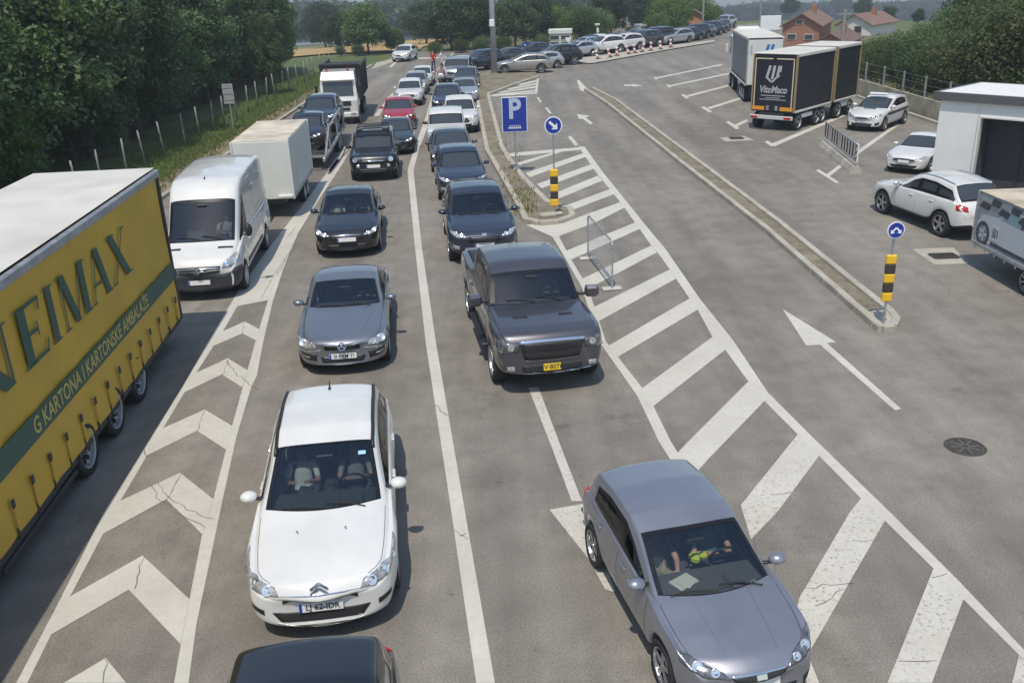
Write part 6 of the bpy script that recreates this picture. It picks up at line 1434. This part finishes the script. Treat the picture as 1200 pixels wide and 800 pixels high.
# ------------------------------------------------------------------ houses, billboard, box lorry in the distance
BRICK = pbr('brick_wall', (.30, .15, .095), .85, vary=.18, vscale=3); TILE = pbr('roof_tiles', (.21, .13, .10), .8, vary=.2, vscale=2, bump=.5, bscale=6); TILED = pbr('old_roof_tiles', (.17, .11, .085), .85, vary=.2, vscale=2, bump=.5, bscale=6); WHW = pbr('house_render', (.62, .60, .56), .8, vary=.08); GYW = pbr('grey_render', (.36, .36, .37), .8, vary=.1)
def house(name, label, px, py, wpx, hpx, rpx, length, rz, wall, roof, wins, gable=None):
    p, k = ztop(px, py, 1); w, h, r = wpx * k * .95, hpx * k / 1.06, rpx * k / 1.06
    t = thing(name, label, 'house', p - Vector((0, 0, .6)), rz); h += .6
    m = MB(); V = [(-w / 2, 0, 0), (w / 2, 0, 0), (w / 2, 0, h), (0, 0, h + r), (-w / 2, 0, h)]; V2 = [(a, length, c) for a, b, c in V]
    m.add(V + V2, [(0, 1, 2, 3, 4), (9, 8, 7, 6, 5), (1, 6, 7, 2), (5, 0, 4, 9)]); m.build('wall', wall, t)
    ov = .35
    for sg in (1, -1):
        sl_ = Vector((sg * w / 2, 0, -r)).normalized(); e = Vector((sg * w / 2, 0, h)) + sl_ * ov; q = Vector((0, 0, h + r))
        m = MB(); up = Vector((-sl_.z * sg * sg, 0, sl_.x * sg)) * .0 + Vector((0, 0, .12)); P4 = [q + Vector((0, -ov, 0)), e + Vector((0, -ov, 0)), e + Vector((0, length + ov, 0)), q + Vector((0, length + ov, 0))]
        m.add([v + Vector((0, 0, .02)) for v in P4] + [v + up for v in P4], [(0, 1, 2, 3), (7, 6, 5, 4), (0, 4, 5, 1), (1, 5, 6, 2), (2, 6, 7, 3), (3, 7, 4, 0)]); ro_ = m.build('roof', roof, t)
    for (wx, wz, ww, wh_) in wins:
        m = MB(); m.box((wx * w, -.03, wz * h), (ww * w + .12, .06, wh_ * h + .12)); f_ = m.build('window', pbr('window_frame', (.5, .48, .44), .6), t)
        m = MB(); m.box((wx * w, -.07, wz * h), (ww * w, .03, wh_ * h)); m.build('pane', GLASSD, f_)
    m = MB(); m.box((w * .12, length * .55, h + r + .1), (.5, .5, 1.1), 0, .03); m.build('chimney', BRICK, t)
    return t
house('brick_house', 'unplastered red brick house with brown tiled gable roof', 937, 56, 44, 26, 13, 11, R(-24), BRICK, TILE, [(-.24, .62, .22, .16), (.22, .60, .22, .16), (-.05, 1.12, .16, .13)])
house('outbuilding', 'low dark-tiled outbuilding right of the brick house', 972, 56, 36, 6, 10, 8, R(-30), BRICK, TILED, [(0, .6, .2, .3)])
house('white_house', 'pale house with white balcony wall and brown tiled roof at the far right', 1000, 42, 42, 13, 11, 8, R(-40), WHW, TILE, [(.12, .72, .2, .36), (-.25, .75, .16, .25)])
house('tiled_house', 'house with orange-red tiled roof showing above the lime trees', 693, 26, 30, 8, 26, 12, R(60), WHW, pbr('orange_tiles', (.38, .17, .10), .8, vary=.15, vscale=2, bump=.5, bscale=6), [(0, .5, .2, .3)])
house('steep_house', 'narrow grey house with a steep pale gable between the dark trees', 731, 36, 17, 12, 30, 8, R(-8), GYW, TILED, [(0, .7, .3, .35)])
house('orange_house', 'house with an orange brick wall half hidden by bright green trees', 812, 38, 20, 20, 6, 8, R(-15), pbr('orange_brick', (.45, .21, .11), .85, vary=.2, vscale=2), TILE, [(.1, .5, .22, .2)])
p, k = ztop(902, 44, 1); t = thing('billboard', 'blank white billboard beyond the grey lorry', 'billboard', p, R(-12))
for sx in (-8, 8): m = MB(); m.tube([(sx * k, 0, -.3), (sx * k, 0, 20 * k)], .07, 6); m.build('leg', STEEL, t)
m = MB(); m.box((0, 0, 16 * k), (23 * k, .15, 16 * k), 0, .03); m.build('panel', SIGNW, t)
p, k = ztop(757, 44, 1); t = thing('box_lorry', 'dull grey box lorry parked beyond the queue below the trees', 'lorry', p, R(10))
m = MB(); m.box((-6 * k, 0, 9 * k), (11 * k, 2.1, 12 * k), 0, .05); m.build('cab', pbr('lorry_grey', (.34, .35, .34), .6, vary=.15), t); m = MB(); m.box((-6 * k, -1.06, 10 * k), (8 * k, .04, 5 * k)); m.build('side_window', GLASSD, t)
m = MB(); m.box((13 * k, 0, 7.5 * k), (25 * k, 2.2, 9 * k), 0, .03); m.build('cargo_box', pbr('lorry_box', (.20, .21, .20), .6, vary=.2), t)
for x in (-6, 4, 20):
    for sg in (1, -1): add_wheel(t, x * k, sg * .9, .42, .28, 5, 'truck')
for px, py, hp, lab in ((890, 34, 34, 'thin utility pole in the field above the grey lorry'), (823, 40, 44, 'thin utility pole between the bright green trees'), (986, 60, 46, 'thin utility pole between the brick house and the white house')):
    p, k = ztop(px, py, 1); t = thing('utility_pole', lab, 'pole', p); m = MB(); m.tube([(0, 0, -.5), (0, 0, hp * k)], .12, 6); m.build('pole', POST, t); m = MB(); m.box((0, 0, hp * k - .4), (1.4, .1, .1)); m.build('crossarm', POST, t)
# ripe wheat beyond the bend
def draped(name, x0, x1, y0, y1, mat, dz, n=14):
    V = []; F = []
    for j in range(n + 1):
        for i in range(n + 1):
            x, y = lerp(x0, x1, i / n), lerp(y0, y1, j / n); V.append((x, y, float(terr(np.array([x]), np.array([y]))[0]) + dz))
    for j in range(n):
        for i in range(n): a = j * (n + 1) + i; F.append((a, a + 1, a + n + 2, a + n + 1))
    return tag(link(name, mesh(name, V, F, mat)), kind='structure')
wp = G(440, 62)
draped('wheat_field', -75, -9, 104, 190, GM['wheat'], .14)
# second row of trees closing the view beyond the bend
for k_, (px, py, hp, kd, wd) in enumerate(((372, 40, 50, 'round_b', 1.2), (398, 36, 44, 'round_a', 1.2), (470, 38, 46, 'round_b', 1.3), (496, 36, 48, 'round_a', 1.2), (520, 38, 50, 'round_b', 1.2), (546, 40, 54, 'round_b', 1.2), (574, 42, 58, 'round_b', 1.2), (592, 40, 56, 'round_a', 1.2), (616, 40, 56, 'round_b', 1.2), (642, 38, 52, 'round_b', 1.2), (668, 34, 40, 'round_a', 1.2), (708, 30, 44, 'round_b', 1.1), (740, 28, 40, 'round_b', 1.2), (766, 26, 40, 'round_b', 1.1), (782, 24, 38, 'round_a', 1.1), (510, 64, 16, 'bush_a', 1.3), (484, 65, 12, 'bush_a', 1.3), (540, 63, 18, 'bush_a', 1.3), (565, 62, 20, 'bush_b', 1.2), (590, 61, 20, 'bush_a', 1.2), (636, 58, 18, 'bush_b', 1.2), (688, 52, 16, 'bush_b', 1.2), (740, 44, 14, 'bush_a', 1.2), (420, 66, 14, 'bush_a', 1.2), (400, 66, 12, 'bush_b', 1.2))):
    p = GT(px, py); zc = (p - Vector((0, 0, H_CAM))).dot(AF)
    tree(kd, p, hp * zc / F_PX, 'shrub growing low along the road edge at the foot of the trees beyond the bend' if 'bush' in kd else 'tree of the closed back row beyond the bend', 'shrub' if 'bush' in kd else 'tree', 'shrubs along the far road edge' if 'bush' in kd else 'back row of trees beyond the bend', 'shrub' if 'bush' in kd else 'broadleaf_tree', wd)

# ------------------------------------------------------------------ the queue beyond the bend
FARG = 'cars of the far queue along the road to the right'
FAR = [(ESTATE, 'estate_car', 'beige grey estate car seen from its left side at the top of the soil island', PBG, 612, 85.5, -88, 1.02), (SUV, 'crossover_car', 'dark blue crossover turning at the bend beside the silver off-roader', PNV, 563, 82, -48, 1.0),
       (SUV, 'crossover_car', 'black crossover right behind the beige grey estate', PBK, 650, 76.5, -72, 1.05), (HATCH, 'hatchback_car', 'silver hatchback between the beige grey estate and the black crossover', PSV, 634, 80.5, -75, .95), (SEDAN, 'saloon_car', 'dark saloon behind the lamp mast', PDG, 592, 76, -70, 1.0),
       (HATCH, 'hatchback_car', 'dark hatchback left of the cream booth', PNV, 622, 68.5, -72, 1.0), (HATCH, 'hatchback_car', 'silver green hatchback to the right of the cream booth', PSV, 676, 67, -66, 1.0), (HATCH, 'hatchback_car', 'light blue hatchback behind the silver green one', PLB, 684, 61, -62, 1.0),
       (SUV, 'crossover_car', 'white crossover behind the first delineators', PW, 706, 63, -62, 1.05), (SEDAN, 'saloon_car', 'white saloon at the far side of the white crossover', PW, 698, 57.5, -60, 1.0), (SUV, 'crossover_car', 'pale pink-white crossover third from the booth', paint('pale', (.62, .58, .56)), 730, 59.5, -60, 1.0),
       (ESTATE, 'estate_car', 'dark red estate behind the white crossover', paint('maroon', (.10, .02, .03)), 720, 55, -58, 1.0), (SUV, 'crossover_car', 'dark grey crossover at the middle of the delineator row', PDG, 752, 56, -58, 1.05), (BOXY, 'off_road_car', 'dark blue tall car at the right half of the delineator row', PNV, 768, 53, -56, 1.1),
       (HATCH, 'hatchback_car', 'grey hatchback at the far side of the delineator row', PGY, 742, 50, -56, 1.0), (ESTATE, 'estate_car', 'silver estate at the right end of the delineator row', PSV, 789, 51.5, -52, 1.05), (SEDAN, 'saloon_car', 'dark blue saloon right of the silver estate', PNV, 804, 48.5, -50, 1.0),
       (SUV, 'crossover_car', 'black crossover below the bright green trees', PBK, 813, 46.5, -48, 1.0), (HATCH, 'hatchback_car', 'grey hatchback farther up the queue, near the grey lorry', PGY, 822, 44.5, -46, 1.0), (SUV, 'crossover_car', 'dark blue crossover near the grey lorry cab', PNV, 829, 42.3, -44, 1.0),
       (SEDAN, 'saloon_car', 'dark grey saloon right beside the grey lorry cab', PDG, 836, 40, -42, 1.0), (HATCH, 'hatchback_car', 'navy hatchback last in the queue before the grey lorry', PNV, 842, 37.5, -40, 1.0), (SUV, 'crossover_car', 'light car at the tail of the queue above the grey lorry', PSV, 848, 33.5, -38, 1.0), (SEDAN, 'saloon_car', 'dark saloon between the dark tall car and the trees', PDG, 776, 48, -54, 1.0), (HATCH, 'hatchback_car', 'dark hatchback behind the light blue one', PBK, 690, 56.5, -62, .95)]
for p_, nm, lab, pm, px, py, ang, sc in FAR:
    c = G(px, py); a = R(ang); dv_ = Vector((math.sin(a), -math.cos(a), 0))
    make_car(p_, nm, lab, 'car', pm, 0, None, (c.x, c.y, 0), math.atan2(dv_.y, dv_.x), FARG, sc)
cw = G(475, 71); make_car(HATCH, 'hatchback_car', 'single white hatchback at the far left end of the cross road', 'car', PW, 0, None, (cw.x, cw.y, 0), R(-100), None, 1.0)

# ------------------------------------------------------------------ people
SKINM = pbr('skin', (.46, .27, .19), .55); HAIR = pbr('hair_dark', (.035, .025, .02), .7)
def person(name, label, J, top_m, leg_m, loc=(0, 0, 0), rz=0, sc=1.0, bare_legs=False, sleeves=True, parent_none=True):
    """J: joint positions; one continuous skinned surface, coloured by what covers it"""
    V = []; E = []; Rr = []; M_ = []
    def add(p, r, m, par=None):
        V.append(tuple(p)); Rr.append(r); M_.append(m); k = len(V) - 1
        if par is not None: E.append((par, k))
        return k
    def mid(a, b, t): return tuple(lerp(a[i], b[i], t) for i in range(3))
    pel = add(J['pelvis'], .135, 1)
    w = add(mid(J['pelvis'], J['chest'], .5), .125, 0, pel); ch = add(J['chest'], .145, 0, w); nk = add(J['neck'], .065, 2, ch)
    hd0 = add(mid(J['neck'], J['head'], .55), .072, 2, nk); hd = add(J['head'], .098, 2, hd0); hv = Vector(J['head']) - Vector(J['neck']); add(Vector(J['head']) + hv.normalized() * .07, .085, 2, hd)
    f = Vector(J['face']).normalized(); add(Vector(J['head']) + f * .115 - hv.normalized() * .01, .016, 2, hd)
    side = f.cross(hv).normalized()
    for s_ in (1, -1): add(Vector(J['head']) + side * s_ * .10, .018, 2, hd)
    for s_ in ('l', 'r'):
        sh = add(J['sho_' + s_], .068, 0, ch); e1 = add(mid(J['sho_' + s_], J['elb_' + s_], .45), .050, 0 if sleeves else 2, sh); el = add(J['elb_' + s_], .042, 2, e1); wr = add(J['wri_' + s_], .029, 2, el)
        d = (Vector(J['wri_' + s_]) - Vector(J['elb_' + s_])).normalized(); sd = d.cross(Vector((0, 0, 1))); sd = sd.normalized() if sd.length > .05 else Vector((1, 0, 0)); up = sd.cross(d)
        pc = Vector(J['wri_' + s_]) + d * .05; pal = add(pc, .030, 2, wr)
        for q, (o_, L_) in enumerate(((-.030, .062), (-.010, .072), (.010, .068), (.030, .052))):
            b_ = add(pc + d * .038 + sd * o_, .0095, 2, pal); c_ = add(pc + d * (.038 + L_ * .5) + sd * o_ * 1.1 - up * .012, .0088, 2, b_); add(pc + d * (.038 + L_ * .85) + sd * o_ * 1.05 - up * .035, .0075, 2, c_)
        th = add(pc - d * .012 + sd * .042, .011, 2, pal); add(pc + d * .03 + sd * .066 - up * .012, .0095, 2, th)
        hp = add(J['hip_' + s_], .088, 1, pel); k1 = add(mid(J['hip_' + s_], J['kne_' + s_], .55), .075, 1, hp); kn = add(J['kne_' + s_], .055, 2 if bare_legs else 1, k1); cf = add(mid(J['kne_' + s_], J['ank_' + s_], .35), .053, 2 if bare_legs else 1, kn); an = add(J['ank_' + s_], .036, 3, cf); add(J['toe_' + s_], .038, 3, an)
    me = bpy.data.meshes.new(name); me.from_pydata(V, E, []); o = bpy.data.objects.new(name, me); COL.objects.link(o)
    sk = o.modifiers.new('skin', 'SKIN'); sd_ = o.modifiers.new('sub', 'SUBSURF'); sd_.levels = sd_.render_levels = 1
    me.skin_vertices[0].data[0].use_root = True
    for i, r in enumerate(Rr): me.skin_vertices[0].data[i].radius = (r, r * (.78 if i in (0, 1, 2) else 1))
    dg = bpy.context.evaluated_depsgraph_get(); ev = bpy.data.meshes.new_from_object(o.evaluated_get(dg)); bpy.data.objects.remove(o)
    for m_ in (top_m, leg_m, SKINM, pbr('shoe', (.12, .11, .10), .6)): ev.materials.append(m_)
    Va = np.array(V)
    for pl in ev.polygons:
        c = np.array(pl.center); best = 1e9; bm_ = 0
        for (a, b) in E:
            A, B = Va[a], Va[b]; ab = B - A; t = np.clip(np.dot(c - A, ab) / (ab @ ab + 1e-9), 0, 1); dd = np.linalg.norm(c - A - ab * t) - lerp(Rr[a], Rr[b], t)
            if dd < best: best = dd; bm_ = M_[a] if t < .5 else M_[b]
        pl.material_index = bm_; pl.use_smooth = True
    o = link(name, ev, None, loc, (0, 0, rz), (sc, sc, sc)); tag(o, label, 'person')
    hm = MB(); hv = hv.normalized(); pr = [(0, .105)] + [(.108 * math.sin(t), .108 * math.cos(t)) for t in np.linspace(.25, 1.75, 7)]
    hm.lathe(pr, 'z', 14); h = hm.build('hair', HAIR, o, smooth=True); h.rotation_mode = 'QUATERNION'; h.rotation_quaternion = (hv * 1.0 - f * .35).normalized().to_track_quat('Z', 'Y'); h.location = Vector(J['head']) + hv * .03 - f * .012
    for s_ in (1, -1):
        m = MB(); m.lathe([(0, -.013), (.010, -.008), (.013, 0), (.010, .008), (0, .013)], 'z', 8); e = m.build('eye', pbr('eye_white', (.7, .7, .68), .3), o, smooth=True); e.location = Vector(J['head']) + f * .088 + side * s_ * .034 + hv * .015
    return o
def standing(**k):
    J = dict(pelvis=(0, 0, .95), chest=(0, 0, 1.30), neck=(0, 0, 1.47), head=(.01, 0, 1.63), face=(1, 0, 0), sho_l=(0, .19, 1.40), sho_r=(0, -.19, 1.40), elb_l=(-.03, .25, 1.12), elb_r=(-.03, -.25, 1.12), wri_l=(.06, .25, .87), wri_r=(.06, -.25, .87), hip_l=(0, .09, .92), hip_r=(0, -.09, .92), kne_l=(.03, .10, .50), kne_r=(-.02, -.10, .50), ank_l=(0, .11, .08), ank_r=(-.05, -.11, .08), toe_l=(.15, .12, .04), toe_r=(.10, -.12, .04)); J.update(k); return J
RSH = pbr('red_shirt', (.52, .02, .03), .7); WSH = pbr('white_shirt', (.72, .71, .70), .7); PSH = pbr('pale_pink_shirt', (.60, .46, .44), .7); JEAN = pbr('dark_trousers', (.04, .045, .07), .8); TEAL = pbr('teal_shirt', (.05, .20, .21), .75); BEIGE = pbr('beige_shorts', (.33, .29, .21), .8); DRK = pbr('dark_shirt', (.035, .035, .05), .75)
pp = G(508.5, 85); person('person', 'person in a red top and dark trousers standing between the two queue lanes', standing(wri_r=(.22, -.22, 1.0), elb_r=(0, -.27, 1.12)), RSH, JEAN, (pp.x, pp.y, 0), R(-60))
pp = G(518, 84); person('person', 'person in a white top walking beside the person in red', standing(kne_l=(.16, .1, .52), ank_l=(.12, .1, .10), toe_l=(.27, .11, .05), elb_l=(.12, .24, 1.15), wri_l=(.3, .22, 1.05)), WSH, WSH, (pp.x, pp.y, 0), R(-20))
# motorcycle with its rider, riding between the cars
pp = G(519, 104); mo = thing('motorcycle', 'motorcycle with pale fairing standing between the queue lanes', 'motorcycle', (pp.x, pp.y, 0), R(-95))
for x in (-.68, .70): w_ = add_wheel(mo, x, .0, .31, .13, 5)
m = MB(); m.tube([(-.68, 0, .31), (-.2, 0, .5), (.25, 0, .62), (.48, 0, .95)], [.04, .07, .08, .04], 8); m.tube([(.48, .07, .95), (.70, .07, .31)], .03, 6); m.tube([(.48, -.07, .95), (.70, -.07, .31)], .03, 6); m.build('frame', DSTEEL, mo)
m = MB(); m.box((.0, 0, .45), (.45, .34, .36), 0, .1); m.build('engine', BLACK, mo)
m = MB(); m.box((.12, 0, .80), (.5, .30, .24), 0, .1); m.build('fuel_tank', PW, mo); m = MB(); m.box((.60, 0, .92), (.24, .42, .36), 0, .1); m.build('fairing', PW, mo); m = MB(); m.box((-.35, 0, .80), (.6, .26, .1), 0, .04); m.build('saddle', BLACK, mo)
m = MB(); m.tube([(.38, .36, 1.05), (.46, .1, 1.05), (.46, -.1, 1.05), (.38, -.36, 1.05)], .018, 6); m.build('handlebar', BLACK, mo); m = MB(); m.lathe([(0, .02), (.07, .01), (.08, -.02)], 'x', 12, 0, (.73, 0, .94)); m.build('headlight', LAMPB, mo)
person('person', 'person in a pale pink top sitting on the motorcycle', dict(pelvis=(-.22, 0, .93), chest=(-.10, 0, 1.28), neck=(-.02, 0, 1.43), head=(.04, 0, 1.58), face=(1, 0, -.1), sho_l=(-.06, .19, 1.37), sho_r=(-.06, -.19, 1.37), elb_l=(.12, .33, 1.15), elb_r=(.12, -.33, 1.15), wri_l=(.33, .34, 1.07), wri_r=(.33, -.34, 1.07), hip_l=(-.2, .10, .90), hip_r=(-.2, -.10, .90), kne_l=(.2, .22, .72), kne_r=(.2, -.22, .72), ank_l=(-.05, .22, .30), ank_r=(-.05, -.24, .30), toe_l=(.1, .23, .25), toe_r=(.1, -.25, .25)), PSH, JEAN, (pp.x, pp.y, 0), R(-95))
# two people in the nearest hatchback
im = ibz.matrix_basis
il, ir = ibz.location.copy(), ibz.rotation_euler.z
def seated(y, **k):
    J = dict(pelvis=(-.10, y, .60), chest=(-.24, y, .93), neck=(-.29, y, 1.08), head=(-.27, y, 1.21), face=(1, 0, -.05), sho_l=(-.25, y + .18, 1.01), sho_r=(-.25, y - .18, 1.01), elb_l=(-.02, y + .24, .82), elb_r=(-.02, y - .24, .82), wri_l=(.16, y + .14, .93), wri_r=(.16, y - .14, .93), hip_l=(-.05, y + .10, .58), hip_r=(-.05, y - .10, .58), kne_l=(.36, y + .12, .66), kne_r=(.36, y - .12, .66), ank_l=(.66, y + .11, .36), ank_r=(.66, y - .11, .36), toe_l=(.80, y + .11, .34), toe_r=(.80, y - .11, .34)); J.update(k); return J
person('person', 'driver in a teal top with hands on the steering wheel of the nearest hatchback', seated(.37), TEAL, JEAN, il, ir, .92)
person('person', 'passenger in dark top and beige shorts leaning an arm on the hatchback door', seated(-.36, elb_r=(.0, -.60, .93), wri_r=(.22, -.60, .95), sho_r=(-.24, -.53, 1.0), wri_l=(.26, -.22, .84), elb_l=(.0, -.12, .80), kne_l=(.42, -.26, .78), kne_r=(.42, -.44, .78), ank_l=(.62, -.26, .46), ank_r=(.62, -.44, .46)), DRK, BEIGE, il, ir, .92, True)
drv = [o for o in bpy.data.objects if o.get('label', '').startswith('driver in a teal')][0]
def occupant(car, label, top, dy, dz=0.0, dx=0.0, sc=.92):
    c = drv.copy(); COL.objects.link(c)
    for ch in drv.children:
        q = ch.copy(); COL.objects.link(q); q.parent = c
    c['label'] = label; c['category'] = 'person'
    c.material_slots[0].link = 'OBJECT'; c.material_slots[0].material = top
    c.location = car.location + Matrix.Rotation(car.rotation_euler.z, 3, 'Z') @ Vector((dx, dy, dz)); c.rotation_euler = car.rotation_euler; c.scale = (sc, sc, sc)
GRS = pbr('grey_shirt', (.30, .31, .33), .75)
occupant(c5, 'driver in a grey top behind the windscreen of the white estate car', GRS, 0.02)
occupant(c5, 'passenger in a white top behind the windscreen of the white estate car', WSH, -.70)
occupant(mercedes, 'driver in a dark top behind the windscreen of the grey coupe', DRK, 0.02, -.02, -.22)
occupant(peug, 'driver in a grey top behind the windscreen of the black saloon', GRS, 0.02, 0, -.02)
occupant(peug, 'passenger in a white top behind the windscreen of the black saloon', WSH, -.70, 0, -.02)
occupant(ram, 'driver in a grey top behind the windscreen of the graphite pickup', GRS, 0.10, .36, .55)
occupant(kia, 'driver in a white top behind the windscreen of the black crossover', WSH, 0.03, .16, -.05)
occupant(van, 'driver in a grey top behind the windscreen of the white delivery van', GRS, .10, .45, 1.25, .98)
def in_car(x, y, z): v = Matrix.Rotation(ir, 3, 'Z') @ (Vector((x, y, z)) * .92); return il + v
t = thing('lime_bag', 'lime green cloth bag on the console between the two people', 'bag', in_car(.10, .08, .80), ir)
m = MB(); m.box((0, 0, .05), (.16, .12, .12), 0, .04); m.box((.05, .08, .10), (.10, .10, .08), 0, .03); m.build('cloth', pbr('lime_cloth', (.50, .58, .05), .8), t)
t = thing('folded_paper', 'pale folded paper lying on the dashboard of the nearest hatchback', 'paper', in_car(.62, -.30, .935), ir + .4)
m = MB(); m.box((0, 0, 0), (.2, .28, .012), 0, .004); m.box((.03, .02, .012), (.16, .2, .008), 0, .003, Matrix.Rotation(.3, 3, 'Z')); m.build('sheet', pbr('paper', (.5, .5, .47), .7), t)

# ------------------------------------------------------------------ thin summer haze
hm = bpy.data.materials.new('haze'); hm.use_nodes = True; t_ = hm.node_tree; t_.nodes.remove(t_.nodes['Principled BSDF'])
pv_ = t_.nodes.new('ShaderNodeVolumePrincipled'); pv_.inputs['Density'].default_value = 0.0008; pv_.inputs['Color'].default_value = (.86, .92, 1, 1); pv_.inputs['Anisotropy'].default_value = 0.2
t_.links.new(pv_.outputs[0], t_.nodes['Material Output'].inputs['Volume'])
hz = MB(); zlo = float(gz.min()) - 1.0; hz.box((150, 1100, (zlo + 26) / 2), (3320, 3020, 26 - zlo)); tag(hz.build('haze', hm), kind='stuff')
